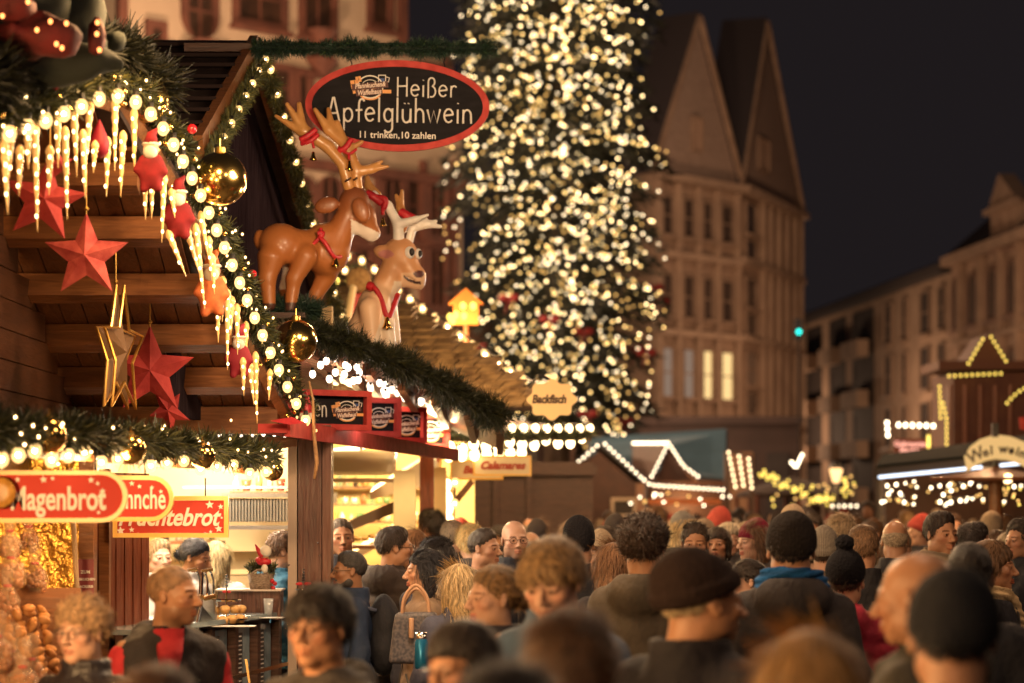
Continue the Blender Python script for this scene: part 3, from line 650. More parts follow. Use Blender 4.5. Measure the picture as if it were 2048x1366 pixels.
# ---- wine stall with awning and arched sign
t = thing('wine_stall', 'wine stall with dark flat awning and light tubes at right edge', 'market stall', (P(1900, HY, 33).x, 34, 0))
a0, a1 = P(1752, 938, 33), P(2120, 900, 29); a2, a3 = P(2120, 868, 33), P(1764, 916, 37)
b = MB(); b.slab([a0, a1, a2, a3], (0, 0, 1), .05); b.build('awning', mat('awning_green', (.010, .016, .015), .95, col2=(.016, .022, .02), scale=3, spec=.05), t)
b = MB(); b.beam(a0+Vector((0, 0, -.06)), a1+Vector((0, 0, -.06)), .04, .14); b.build('awning_frame', mat('frame_grey', (.10, .08, .07), .7), t)
for q_ in ((a0.x+.05, 33.1, a0.z), (a3.x+.2, 36.5, a3.z)): MB().tube([(q_[0], q_[1], 0), q_], .04).build('awning_pole', mat('frame_grey', (.1, .08, .07)), t)
tl = lambda q_: a0.lerp(a1, q_)+Vector((0, -.07, -.115))
b = MB(); b.tube([tl(.015), tl(.60)], .018, 8); b.build('light_tube', glow('tube_white', (.75, .85, 1), 2.6, False), t)
b = MB(); b.tube([tl(.70), tl(.80)], .018, 8); b.build('light_tube', glow('tube_white', (.75, .85, 1), 3.2, False), t)
b = MB(); b.box((P(1950, 0, 36).x, 36.3, 1.3), (2.6, .1, 2.6)); b.build('wall', MATS['hut_brown'], t); b = MB(); b.box((P(1930, 0, 33).x, 33.3, 1.05), (2.2, .6, .08)); b.box((P(1930, 0, 33).x, 33.45, .5), (2.1, .06, 1.0)); b.build('counter', wood_warm, t)
lamp('wine_lamp', (P(1900, 0, 34).x, 34, 2.0), GOLD, 90, .15); lamp('wine_lamp', (P(2010, 0, 30).x, 31, 2.2), GOLD, 70, .15)
for nm, pp, r in (('in a bright diagonal beneath the awning', [(1887, 988), (1935, 966), (1965, 962)], .034), ('hanging at the left end beneath the awning', [(1797, 968), (1800, 985), (1808, 1005), (1812, 1020)], .034), ('hanging in a curve beside the awning post', [(1770, 972), (1776, 990), (1763, 1008)], .034),
                  ('in a gold row low beneath the awning', [(1880, 1004), (1932, 1002)], .036), ('dotted across under the awning', [(1862, 978), (1900, 966), (1950, 958)], .03), ('sloping down right of the copper canopy post', [(2012, 962), (2036, 986)], .034)):
    lightstring('light_string', 'warm bulbs '+nm, [P(x, y, 31.5) for x, y in pp], .13, r*.62, BULBW, 'bulbs under the wine stall awning', seg=6, socket=False, jit=.012)
for k, (x0, x1, y0, y1, n, Yd, m_) in enumerate(((1765, 2045, 962, 1012, 46, 34, BULBW), (1530, 1720, 950, 1012, 34, 50, BULBY), (1240, 1460, 985, 1012, 16, 48, BULBW), (2000, 2046, 975, 1010, 12, 28, BULBY))):
    t = thing('light_cluster', ('scattered warm bulbs inside the wine stall', 'scattered yellow bulbs round the carousel', 'few orange bulbs under the low eave of the brown huts', 'gold bulbs right of the canopy post')[k], 'lights', tuple(P((x0+x1)/2, y1, Yd)))
    bulbs([P(g.uniform(x0, x1), g.uniform(y0, y1), Yd+g.uniform(-.8, .8)) for _ in range(n)], .018*Yd/34, [m_, TREEB[3]], t, seg=6, squash=1, socket=False)
# round copper canopy on a post
p = P(1992, 962, 25); t = thing('round_canopy', 'round ribbed copper coloured canopy on a wooden post at right', 'canopy', (p.x, 25, 0))
b = MB(); b.lathe([(.66, -.0), (.68, .03), (.5, .06), (.3, .09), (.08, .13), (.02, .15)], p, 28); b.build('roof', mat('copper_roof', (.32, .14, .07), .35, .6, col2=(.22, .09, .05), scale=8, stretch=(1, 1, 6), bump=.3), t)
b = MB(); b.tube([(p.x, 25, 0), (p.x, 25, p.z)], [.08, .07], 10); b.build('post', wood_warm, t)
b = MB(); b.ball(p+Vector((0, -.6, .02)), .05, 10); b.build('lamp_globe', glow('lantern_glow2', (1, .62, .28), 7), t, True)
# arched sign
c = P(1992, 905, 27.5); t = thing('arched_sign', 'cream lit arched sign with blackletter Weißweine lettering above the wine stall', 'sign', tuple(c))
M = frame(c, (1, 0, 0), (0, 0, 1)); f2 = F/27.5; O = [(x/f2, y/f2) for x, y in [(-62, -8), (-50, 12), (-30, 27), (0, 36), (30, 32), (60, 20), (90, -5)]]; I = [(x/f2, y/f2) for x, y in [(-57, -38), (-40, -26), (-22, -17), (0, -13), (24, -15), (50, -24), (84, -42)]]
b = MB(); k = len(O); V = [M @ Vector((x, y, z)) for z in (-.06, 0) for x, y in O+I]
b.add(V, [(i, i+1, i+1+k, i+k) for i in range(k-1)]+[(2*k+i, 2*k+i+k, 2*k+i+1+k, 2*k+i+1) for i in range(k-1)]+[(i, i+2*k, i+1+2*k, i+1) for i in range(k-1)]+[(k+i, k+i+1, 3*k+i+1, 3*k+i) for i in range(k-1)])
b.build('board', glow('sign_lit', (1, .60, .22), .85), t)
for ch, x, y, r_, s_ in (('W', -42, -7, 28, .19), ('e', -22, 0, 16, .15), ('i', -10, 4, 10, .15), ('w', 14, 7, 0, .14), ('e', 30, 5, -5, .14), ('i', 42, 2, -12, .14), ('n', 52, -2, -16, .14), ('e', 66, -9, -22, .14)):
    text(ch, s_, mat('letter_black', (.02, .015, .01), .5), t, M @ Matrix.Translation((x/f2, y/f2, .004)) @ Matrix.Rotation(R(r_), 4, 'Z'), offset=.006, shear=.1)
b = MB(); b.box(P(1990, 860, 27.3), (.07, .05, .16)); b.tube([(c.x, 27.6, c.z-.1), (c.x, 27.6, 0)], .04, 8); b.build('bracket', black, t)
lamp('sign_fill_lamp', P(1990, 915, 27.0), GOLD, 8, .05)
t = thing('flag', 'small red pennant hanging at right picture edge', 'flag', tuple(P(2046, 845, 30))); MB().slab([P(2038, 835, 30), P(2060, 832, 30), P(2060, 862, 30), P(2040, 858, 30)], (0, 1, 0), .02).build('cloth', red_paint, t)
# ================================================================ candy stall, near left
stall = thing('candy_stall', 'brown plank candy stall with beamed gable roof filling the left of the photo', 'market stall', (-2.6, 10.5, 0))
def roofz(Y): return 3.66-.427*(Y-10.5) if Y > 10.5 else 3.66-.30*(10.5-Y)
def edgex(Y): return -1.68+.175*(Y-10.5)
# ceiling boards run down the slope
b = MB(); x = -6.5
while x < -1.35:
    y0 = max(10.5, 10.5+(x+1.86)/.175) if x > -1.86 else 10.5
    if y0 < 13.45: b.beam((x, y0, roofz(y0)+.03), (x, 13.55, roofz(13.55)+.03), .112, .02)
    x += .118
b.build('ceiling_boards', wood_plank, stall)
b = MB(); b.slab([(-6.5, 10.5, 3.72), (-1.78, 10.5, 3.72), (-1.3, 13.6, roofz(13.6)+.06), (-6.5, 13.6, roofz(13.6)+.06)], (0, .4, 1), .05); b.build('roof_slope', roof_dark, stall)
b = MB(); b.slab([(-6.5, 10.5, 3.72), (-1.78, 10.5, 3.72), (-2.3, 7.4, roofz(7.4)+.06), (-6.5, 7.4, roofz(7.4)+.06)], (0, -.3, 1), .05); b.build('roof_slope', roof_dark, stall)
for Yb in (11.05, 11.5, 12.02, 12.52, 12.98):
    ex = edgex(Yb)-.12; b = MB(); b.box(((-6.4+ex)/2, Yb, roofz(Yb)-.055), (6.4+ex, .09, .12), (R(-23), 0, 0)); b.build('beam', wood_warm, stall)
b = MB(); b.box(((-6.4-1.3)/2, 13.45, roofz(13.45)-.05), (5.1, .1, .15)); b.build('beam', wood_warm, stall)
# valance with scallops under the far eave
b = MB(); xs = np.linspace(-2.9, -1.2, 60); top = [(x, roofz(13.5)-.12) for x in xs]; bot = [(x, roofz(13.5)-.17-.035*abs(math.sin((x+2.9)*5.6))) for x in xs[::-1]]
plate(b, Matrix(((1, 0, 0, 0), (0, 0, -1, 13.52), (0, 1, 0, 0), (0, 0, 0, 1))), top+bot, -.012, .012); b.build('valance', wood_warm, stall)
# inner wall over the counter
b = MB()
for i in range(12):
    z = 2.06+i*.145; ymax = 10.5+(3.6-z)/.427 if z > 2.3 else 13.4
    ymin = 7.6
    b.box((-2.42, (ymin+ymax)/2, z), (.05, ymax-ymin, .139))
b.build('wall', wood_wall, stall)
b = MB(); b.box((-2.1, 10.3, 2.14), (.6, 6.6, .04)); b.build('canopy_floor', wood_wall, stall)
# end wall panels by the neighbour stall
p0, p1 = P(135, 0, 12), P(292, 0, 12.7)
b = MB(); n = 9
for i in range(n): 
    a = p0.lerp(p1, i/n); c = p0.lerp(p1, (i+1)/n); b.beam((a.x, a.y, 1.02), (c.x-.006, c.y, 1.02), .05, 2.05)
b.build('end_wall', wood_red, stall)
b = MB(); q = P(176, 0, 11.7); b.box((q.x, q.y, 1.05), (.07, .1, 2.1)); q = P(230, 0, 12.1); b.box((q.x-.05, q.y, 1.03), (.05, .06, 2.06)); b.build('post', wood_warm, stall)
b = MB(); q = P(150, 0, 11.1); b.tube([(q.x-.02, q.y, 2.05), (q.x+.03, q.y, 1.1)], .012, 8); b.build('pole', mat('beech_pole', (.6, .42, .25), .4), stall)
b = MB(); b.box((-2.5, 9.6, .62), (.7, 4.4, 1.24)); b.build('counter', wood_red, stall)
b = MB(); b.box((-2.75, 10.9, 1.75), (.04, 2.2, 1.1)); b.box((-2.45, 12.0, 1.6), (.75, .04, 1.3)); b.build('gold_backdrop', mat('gold_foil', (.75, .42, .08), .28, .75, col2=(.5, .26, .05), scale=9, bump=1, bscale=16), stall)
# small dark red price sign
M = frame(P(171, 1157, 11.3), (1, .1, 0), (0, 0, 1)); t = thing('price_sign', 'small upright dark red sign on the stall post beside the candy bags', 'sign', tuple(P(171, 1157, 11.3)))
sq = lambda w, h: [(-w, -h), (w, -h), (w, h), (-w, h)]
b = MB(); plate(b, M, sq(.038, .09), -.012, 0); b.build('board', mat('dark_red', (.22, .015, .025), .5), t)
for i, s in enumerate(('ZUM', 'LEBKUCHEN', 'BACKEREI')): text(s, .016 if i else .02, chalk_white, t, M @ Matrix.Translation((0, .03-.034*i, .002)), .001, .0005)
# main bargeboard, arched, carrying the garland
low = [P(-160, 835, 7.6), P(0, 862, 8.6), P(130, 868, 9.3), P(250, 880, 10.2), P(370, 893, 11.2), P(470, 903, 12.2), P(545, 915, 12.9)]
curve = [P(-150, 262, 8.3), P(-60, 270, 8.8), P(0, 256, 9.1), P(120, 214, 9.8), P(222, 180, 10.5), P(300, 228, 10.9), P(372, 345, 11.4), P(440, 490, 12.0), P(505, 640, 12.7), P(560, 755, 13.2), P(612, 850, 13.6)]
cs = smoothpts(curve, 6); b = MB(); b.tube([p+Vector((-.09, .05, -.02)) for p in cs], .05, 6); b.build('bargeboard', wood_warm, stall)
t = thing('garland', 'thick fir garland arching over the candy stall gable', 'garland', tuple(curve[0]))
garland([p+Vector((.01, 0, .04)) for p in curve], .078, 3600, 'fir_branches', t, tint=1.6, seed=3, L=.034, w=.0036)
t2 = garland([P(-60, 165, 8.8), P(60, 128, 9.7), P(180, 100, 10.4), P(250, 120, 10.8), P(310, 185, 11.2)], .155, 9000, 'fir_bush', t, tint=.3, seed=5, L=.04, w=.005)
pts = alongpx(cs, 38, 10); t = thing('light_string', 'fat glowing bulbs lining the arched gable garland of the candy stall', 'light string', tuple(pts[0]))
MB().tube([p+Vector((.0, -.05, .03)) for p in cs], .006, 5).build('cable', black, t)
bulbs([p+Vector((.05, -.15, -.05)) for p in pts], .027, BULBN, t, seg=12)
t = thing('light_string', 'tiny glowing specks added for glint deep in the candy stall gable garland', 'light string', tuple(pts[0]))  # extra glowing specks for glints among the needles, no separate string
bulbs([p+Vector((rnd.gauss(.03, .04), -.10+rnd.gauss(0, .03), rnd.gauss(.02, .045))) for p in alongpx(cs, 11)], .0075, BULBN, t, seg=6, socket=False)
t = thing('bead_chain', 'chain of small gold beads wound round the gable garland', 'bead chain', tuple(pts[0])); b = MB()
for i, p in enumerate(alongpx(cs, 17)): b.ball(p+Vector((.07*math.sin(i*.9), -.09, .07*math.cos(i*.9))), .013, 10)
o = b.build('bead_row', gold, t, True); o['kind'] = 'stuff'
t = thing('light_string', 'tiny glowing specks added for glint in the low counter garland', 'light string', tuple(low[0]))  # the same added specks, for glint in the low garland
bulbs([p+Vector((rnd.gauss(.03, .04), -.10+rnd.gauss(0, .03), rnd.gauss(.0, .05))) for p in alongpx(smoothpts(low, 6), 10)], .0075, BULBN, t, seg=6, socket=False)
# lower canopy garland
t = thing('garland', 'low fir garland over the candy stall counter signs', 'garland', tuple(low[0])); garland(low, .085, 3600, 'fir_branches', t, tint=1.5, seed=8, L=.04, w=.004)
ls = smoothpts(low, 6); b = MB(); b.tube([p+Vector((-.12, .04, -.06)) for p in ls], .035, 6); b.build('canopy_edge', wood_warm, stall)
t = thing('light_string', 'large warm bulbs hanging below the low counter garland', 'light string', tuple(low[0]))
MB().tube([p+Vector((0, -.03, -.02)) for p in ls], .006, 5).build('cable', black, t)
bulbs([p+Vector((.02, -.09, -.085+.02*math.sin(i*2.1))) for i, p in enumerate(alongpx(ls, 33))], .026, BULBN, t, seg=12, squash=1.15)
# icicle lights
icm = mat('icicle_glow', (.9, .6, .25), .15, emit=(1, .42, .09), estr=.5, spec=.8, sample=False); icd = glow('icicle_dot', (1, .70, .33), 7, False)
def make_icicle(L):
    prof = []; n = 18
    for i in range(n+1):
        q = i/n; prof.append((max(.0012, .017*(1-q)**.75*(1+.16*math.sin(q*34))), -q*L))
    b = MB(); b.lathe([(.004, .02), (.012, .012)]+prof, (0, 0, 0), 8); return b.mesh('icicle')
ics = [(8, 285, 430, 0), (40, 300, 400, 0), (70, 250, 468, 0), (100, 300, 385, 0), (130, 262, 440, 0), (166, 268, 395, 0), (190, 290, 350, 0), (215, 282, 392, 0), (246, 270, 397, 0), (290, 345, 436, 0), (304, 345, 436, 0), (328, 355, 492, 0),
       (343, 385, 440, -8), (338, 468, 556, -22), (375, 462, 545, -16), (392, 455, 622, -6), (418, 480, 560, -4), (436, 600, 690, 0), (455, 585, 738, 0), (474, 615, 712, 0), (492, 650, 768, 0), (486, 722, 795, 0), (500, 730, 805, -6), (511, 710, 852, 0), (540, 745, 800, 0), (425, 515, 590, -3), (22, 262, 360, 0), (55, 262, 340, 0), (115, 232, 330, 0), (148, 222, 350, 0), (180, 212, 330, 0), (230, 205, 340, 0), (268, 225, 350, 0), (402, 430, 520, -10), (446, 560, 640, 0), (464, 600, 668, 0)]
cx_ = [ (1024+F*p.x/p.y) for p in cs]
protos = {}
for i, (px, y0, y1, tl) in enumerate(ics):
    Yd = float(np.interp(px, cx_[:], [p.y for p in cs]))-.03; top = P(px, y0, Yd); L = (y1-y0)/F*Yd
    L = round(L/.03)*.03; key = L
    if key not in protos:
        me = make_icicle(L); me.materials.append(icm); me.polygons.foreach_set('use_smooth', [True]*len(me.polygons)); protos[key] = me
    o = bpy.data.objects.new('icicle_light', protos[key]); C.objects.link(o); o.location = top; o.rotation_euler = (0, R(-tl if tl else 0), 0)
    o.rotation_euler = (R(rnd.uniform(-4, 4)), R(-tl)*-1 if tl else R(rnd.uniform(-3, 3)), 0)
    tag(o, 'glowing amber plastic icicle hanging from the candy stall gable garland', 'icicle light', 'icicle lights along the gable')
    for k in range(max(2, int(L/.055))):
        b = MB(); b.ball((rnd.uniform(-.005, .005), -.014*(1-k*.055/L), -.03-k*.055), (.0065, .005, .010), 6); q = link('glow_dot', b.mesh('glow_dot'), icd, o)
# gilded balls
def goldball(px, py, Yd, rpx, label, m=gold):
    p = P(px, py, Yd); r = rpx/F*Yd; t = thing('gold_ball', label, 'christmas ball', tuple(p), 'large gold balls on the garlands')
    b = MB(); b.ball(p, r, 32, rings=20); b.build('ball', m, t, True)
    b = MB(); b.lathe([(r*.2, r*.96), (r*.2, r*1.16), (r*.05, r*1.2)], p, 12); b.tube([p+Vector((0, 0, r*1.18)), p+Vector((0, 0, r*1.5))], .004, 5); b.build('cap', gold_matt, t)
    return t
goldball(440, 358, 11.5, 54, 'largest gold mirror ball beside the top of the dark neighbouring gable')
goldball(592, 682, 13.2, 43, 'gold mirror ball below the standing reindeer at the garland corner')
goldball(292, 200, 10.95, 46, 'gold ball half buried in garland at the gable top')
goldball(545, 940, 12.9, 22, 'small gold ball at the right end of the low counter garland')
goldball(405, 912, 11.3, 26, 'gold ball in the low garland above the rectangular sign')
goldball(262, 898, 10.1, 30, 'gold ball in the low garland above the oval signs')
goldball(98, 872, 9.0, 36, 'blurred gold ball at the left of the low garland')
for px, py, Yd, r, lab in ((110, 172, 9.6, 9, 'small red ball above the left icicles on the dark garland'), (198, 168, 10.3, 8, 'small red ball near the gable apex garland'), (384, 258, 11.1, 10, 'small red ball right of the upper gold ball garland'), (505, 548, 12.5, 9, 'small red ball in the garland left of the standing reindeer')):
    o = MB().ball(P(px, py, Yd), r/F*Yd, 14).build('red_ball', mat('red_gloss', (.6, .02, .03), .15), None, True); tag(o, lab, 'christmas ball')
# red felt stars
def star(px, py, Yd, rpx, label, m, yaw=0, roll=0, squash=1, hole=False):
    p = P(px, py, Yd); r = rpx/F*Yd; M = Matrix.Translation(p) @ Euler((0, 0, R(yaw))).to_matrix().to_4x4() @ frame((0, 0, 0), (1, 0, 0), (0, 0, 1)) @ Matrix.Rotation(R(roll), 4, 'Z')
    s = star2d(5, r, r*.44); t = thing('felt_star' if m is not gold_matt else 'wire_star', label, 'star', tuple(p), 'hanging stars under the roof')
    b = MB(); n = 10; V = [M @ Vector((x*squash, y, 0)) for x, y in s]; d = r*.28
    b.add(V+[M @ Vector((0, 0, d)), M @ Vector((0, 0, -d))], [(i, (i+1) % n, n) for i in range(n)]+[((i+1) % n, i, n+1) for i in range(n)])
    if hole:
        b = MB(); 
        V2 = [Vector(v) for v in V]+[Vector(V[0])]; b.tube(V2, .008, 6); b.tube([v+Vector((.035, .02, 0)) for v in V2], .008, 6)
        b.build('wire_frame', gold_matt, t)
        b = MB(); b.add(V+[M @ Vector((0, 0, d*.6)), M @ Vector((0, 0, -d*.6))], [(i, (i+1) % n, n) for i in range(n)]); b.build('star_body', mat('star_bronze', (.16, .08, .03), .5, .4), t)
    else: b.build('star_body', m, t)
    b = MB(); top = M @ Vector((0, r, 0)); b.tube([top+Vector((0, 0, -.01)), top+Vector((0, 0, .28))], .0035, 5); b.ball(top+Vector((0, 0, .015)), .012, 8); b.build('cord', gold_matt, t)
star(173, 512, 10.95, 88, 'bright red felt star hanging in front of the lit ceiling beam', star_red, 0, 0)
star(88, 400, 10.3, 88, 'blurred dark red star partly behind the left icicles', star_dark, 12, -8)
star(300, 742, 12.2, 92, 'dark red gauze star hanging low before the far beams', star_dark, 8, 0)
star(338, 822, 12.5, 50, 'small dark red star hanging upside down under the low dark star', star_dark, 0, 36, .8)
star(232, 705, 11.5, 135, 'thin gold edged star turned almost edge on', gold_matt, 82, 0, hole=True)
star(120, 330, 10.0, 30, 'little red star at the far left behind icicles', star_dark, 20, 10)
# onion shaped red bauble, mitten santas
p = P(199, 285, 10.4); b = MB(); b.lathe([(.002, .1), (.02, .06), (.045, 0), (.04, -.04), (.02, -.062), (.002, -.068)], p, 16); o = b.build('drop_ornament', mat('red_velvet', (.3, .01, .03), .6), None, True); tag(o, 'dark red drop shaped ornament hanging among the left icicles', 'ornament')
def santa(px, py, Yd, h, label, red, cat='santa ornament', bag=False):
    p = P(px, py, Yd); s = h/F*Yd; t = thing('santa_ornament', label, cat, tuple(p), 'santa ornaments hanging from the gable garland')
    f = lambda q: U(.02*s/.1, ell(q, (0, 0, -.12*s), (.2*s, .16*s, .3*s)), cap(q, (-.15*s, 0, .05*s), (-.3*s, -.06*s, -.16*s), .08*s, .07*s), cap(q, (.15*s, 0, .05*s), (.3*s, -.06*s, -.2*s), .08*s, .07*s), cap(q, (-.1*s, 0, -.3*s), (-.14*s, -.04*s, -.56*s), .1*s, .09*s), cap(q, (.1*s, 0, -.3*s), (.16*s, -.04*s, -.54*s), .1*s, .09*s))
    v, q = snet(f, (-.45*s, -.35*s, -.7*s), (.45*s, .35*s, .3*s), s*.035); o = link('body', amesh('body', v, q), red, t); o.location = p; to_local(o, t)
    b = MB(); b.ball(p+Vector((0, -.02*s, .28*s)), (.17*s, .15*s, .17*s), 12); b.build('face', mat('doll_skin', (.75, .42, .28), .6), t, True)
    b = MB(); b.ball(p+Vector((0, -.1*s, .2*s)), (.16*s, .12*s, .15*s), 12); b.ball(p+Vector((0, 0, .38*s)), (.2*s, .18*s, .06*s), 12); b.build('beard', mat('wool_white', (.8, .72, .6), .9), t, True)
    b = MB(); b.tube([p+Vector((0, 0, .38*s)), p+Vector((.02*s, 0, .6*s)), p+Vector((.14*s, 0, .72*s))], [.17*s, .1*s, .02*s], 10); b.build('hat', red, t, True)
redv = mat('red_velvet2', (.30, .012, .02), .8, col2=(.18, .008, .012), scale=20)
santa(302, 325, 10.7, 95, 'blurred santa doll among icicles left of the largest gold ball', redv)
santa(357, 420, 11.2, 95, 'red santa doll below the largest gold ball', redv)
santa(424, 570, 11.9, 100, 'orange lit santa doll halfway down the icicle row', mat('orange_cloth', (.75, .22, .06), .7, col2=(.6, .12, .04), scale=30))
santa(478, 705, 12.5, 80, 'dark red santa stocking doll low in the icicle row', mat('darkred_cloth', (.3, .015, .03), .7))
# striped dwarf on a rope at the corner
p = P(612, 826, 13.5); t = thing('dwarf_ornament', 'little striped dwarf in a red hat hanging at the corner by the red signs', 'ornament', tuple(p))
b = MB(); b.lathe([(.002, .13), (.02, .08), (.034, .03), (.036, .0)], p, 14); b.build('hat', red_cloth, t, True)
b = MB(); b.lathe([(.036, .0), (.04, -.02), (.036, -.035)], p, 14); b.build('beard', mat('wool_white', (.8, .72, .6), .9), t, True)
b = MB(); b.lathe([(.034, -.035), (.038, -.07), (.03, -.11), (.002, -.12)], p, 14); b.build('body', black, t, True)
p = P(627, 870, 13.4); b = MB(); b.tube([P(618, 762, 13.4), P(626, 800, 13.4), P(628, 870, 13.4), P(634, 925, 13.4), P(629, 958, 13.4)], [.006, .007, .011, .012, .008], 8); o = b.build('twisted_rope', mat('rope', (.5, .28, .12), .7, col2=(.35, .18, .08), scale=60), None, True); tag(o, 'tan twisted rope end hanging in front of the wooden post', 'rope')
# red padded decoration on the roof, top left
t = thing('roof_decoration', 'dark figure with red lit cloth panels on the candy stall roof corner', 'roof decoration', tuple(P(60, 60, 8.9)))
def blob(name, c, r, m, k=.1, seed=0, h=.03):
    v, q = snet(lambda p: ell(p, (0, 0, 0), r)+wob(p, 20, seed)*k*min(r), [-1.3*a for a in r], [1.3*a for a in r], h); o = link(name, amesh(name, v, q), m, t); o.location = c; to_local(o, t)
rc = mat('red_lit_cloth', (.17, .011, .011), .8, col2=(.06, .006, .006), scale=8, bump=.8)
blob('red_cushion', P(75, 72, 9.1), (.17, .12, .075), rc, .6, 1); blob('red_cushion', P(192, 72, 9.3), (.04, .05, .09), rc, .2, 2); blob('red_cushion', P(20, 8, 9.0), (.12, .1, .06), rc, .6, 3)
blob('dark_bulk', P(40, 30, 9.5), (.22, .12, .16), mat('dark_green_cloth', (.02, .025, .02), .9), .3, 4); blob('dark_bulk', P(165, 30, 9.6), (.09, .1, .22), MATS['dark_green_cloth'], .3, 5); blob('dark_bulk', P(232, 82, 9.8), (.05, .05, .05), MATS['dark_green_cloth'], .3, 6)
blob('dark_bulk', P(90, 125, 9.4), (.32, .1, .09), MATS['dark_green_cloth'], .3, 7)
bulbs([P(x, y, 8.85) for x, y in ((56, 4), (74, 60), (101, 43), (133, 47), (113, 88), (124, 96), (195, 45), (194, 68), (199, 100), (5, 32))], .008, glow('tiny_orange', (1, .3, .08), 5, False), t, 'tiny_bulb', seg=8, socket=False)
# ---- red hanging signs
def oval_sign(px0, px1, py0, py1, Yd, word, size, label, shear=0, rect=False, wx=0, stars=(), sx=1, off=.004, wy=0, yaw=0):
    c = P((px0+px1)/2, (py0+py1)/2, Yd); k = Yd/F; w = (px1-px0)/2*k; h = (py1-py0)/2*k; t = thing('hanging_sign', label, 'sign', tuple(c), 'red hanging signs of the candy stall')
    M = frame(c, (math.cos(R(yaw)), math.sin(R(yaw)), 0), (0, 0, 1))
    def shp(w, h):
        if rect: return sq(w, h)
        r = h; return [((w-r)+r*math.cos(R(a)), r*math.sin(R(a))) for a in range(-90, 91, 15)]+[(-(w-r)+r*math.cos(R(a)), r*math.sin(R(a))) for a in range(90, 271, 15)]
    e = 9*k; b = MB(); plate(b, M, shp(w-e, h-e), -.012, 0); b.build('board', red_sign, t); b = MB(); ringplate(b, M, shp(w, h), shp(w-e+.0005, h-e+.0005), -.016, .008); b.build('border', yellow_edge, t)
    text(word, size*k, white_paint, t, M @ Matrix.Translation((wx*k, wy*k, .003)), .002, off, shear, sx, align='RIGHT')
    b = MB()
    for x, y, r in stars: plate(b, M @ Matrix.Translation((x*k, y*k, 0)), star2d(5, r*k, r*k*.45, 95), .001, .004)
    b.build('star_pattern', white_paint, t)
    b = MB()
    for s in (-.6, .6): b.tube([M @ Vector((w*s, h, 0)), M @ Vector((w*s, h+.09, 0))], .004, 5)
    b.build('chain', chrome, t)
oval_sign(-60, 255, 941, 1045, 9.3, 'Magenbrot', 66, 'front red oval sign reading Magenbrot with yellow border', wx=114, wy=-6, stars=((85, 33, 7), (98, 26, 5), (108, 10, 7), (104, -8, 7), (108, -20, 5), (-10, 34, 8), (8, 36, 5), (-62, 34, 6), (100, -32, 5)), sx=.66, off=.003)
oval_sign(60, 348, 951, 1043, 10.6, 'männche', 60, 'middle red oval sign mostly hidden behind the Magenbrot sign', wx=128, wy=-2, stars=((60, 30, 6), (75, 24, 5), (100, 22, 5), (118, 14, 5)), sx=.56, off=.002)
oval_sign(226, 457, 992, 1075, 12.0, 'Früchtebrot', 50, 'red rectangular sign with yellow frame ending in tebrot', .32, True, wx=95, wy=-2, stars=((-100, -28, 9), (-78, -26, 6), (-65, -34, 3), (78, 24, 9), (100, 20, 6), (102, -2, 3), (96, -24, 8), (80, -30, 4)), sx=.82, off=.003)
c = P(0, 985, 9.24); t = thing('wooden_disc', 'blurred round gold wooden disc overlapping the left end of the Magenbrot sign', 'ornament', tuple(c))
b = MB(); b.lathe([(.001, -.01), (.055, -.01), (.062, .0), (.055, .01), (.03, .014), (.001, .014)], c, 24, axis=(0, -1, 0)); b.build('disc', mat('disc_gold', (.65, .32, .06), .4, col2=(.4, .18, .03), scale=30), t, True)
# ---- sweets behind the counter
def bag(px, py, Yd, s, label):
    p = P(px, py, Yd); t = thing('candy_bag', label, 'candy bag', tuple(p), 'cellophane bags of sweets')
    v, q = snet(lambda q_: U(.03, ell(q_, (0, 0, -.02), (.055, .045, .06)), cap(q_, (0, 0, .03), (0, 0, .1), .014, .03))+wob(q_, 70, px)*.004, (-.08, -.07, -.1), (.08, .07, .14), .008)
    o = link('cellophane', amesh('cellophane', v*s, q), mat('cellophane', (.8, .55, .35), .08, alpha=.22, spec=1, bump=1, scale=40), t); o.location = p; to_local(o, t)
    b = MB(); r = random.Random(px)
    for i in range(26):
        a = r.uniform(0, 6.3); z = r.uniform(-.06, .015); b.ball(p+Vector((math.cos(a)*.032*s, math.sin(a)*.026*s, z*s)), .015*s, 6)
    b.build('nuts', mat('nuts', (.35, .13, .05), .4, col2=(.55, .25, .12), scale=30), t, True)
    b = MB(); b.lathe([(.016, .028), (.019, .034), (.016, .04)], p+Vector((0, 0, .015*s)), 8); b.build('ribbon', red_cloth, t)
for i, (px, py, Yd, s) in enumerate(((20, 1085, 10.4, 1.0), (58, 1075, 10.6, .9), (22, 1140, 10.2, 1.2), (70, 1150, 10.5, 1.1), (15, 1195, 10.1, 1.0), (80, 1190, 10.6, .9), (22, 1330, 9.3, 1.3), (62, 1345, 9.4, 1.2), (-5, 1300, 9.2, 1.2), (45, 1362, 9.2, 1.3))):
    bag(px, py, Yd, s, ('candy bag hanging in the upper rows at far left', 'candy bag lying in the pile at the bottom left corner')[i > 5])
ck = mat('gingerbread', (.42, .17, .05), .6, col2=(.6, .28, .09), scale=30); cookies = []
for i in range(44):
    px = 4+(i*37) % 105; py = 1215+(i*53) % 130; p = P(px, py, 9.9+.35*rnd.random()); b = MB(); b.ball((0, 0, 0), (.030, .012, .018), 10); me = b.mesh('gingerbread') if i == 0 else cookies[0]
    if i == 0: cookies.append(me); me.materials.append(ck); me.polygons.foreach_set('use_smooth', [True]*len(me.polygons))
    o = bpy.data.objects.new('gingerbread', me); C.objects.link(o); o.location = p; o.rotation_euler = (rnd.uniform(-.6, .6), rnd.uniform(-1, 1), rnd.uniform(-.5, .5)); tag(o, 'oval glazed gingerbread biscuit in the stacked display at lower left', 'gingerbread', 'gingerbread biscuits piled on the candy stall')
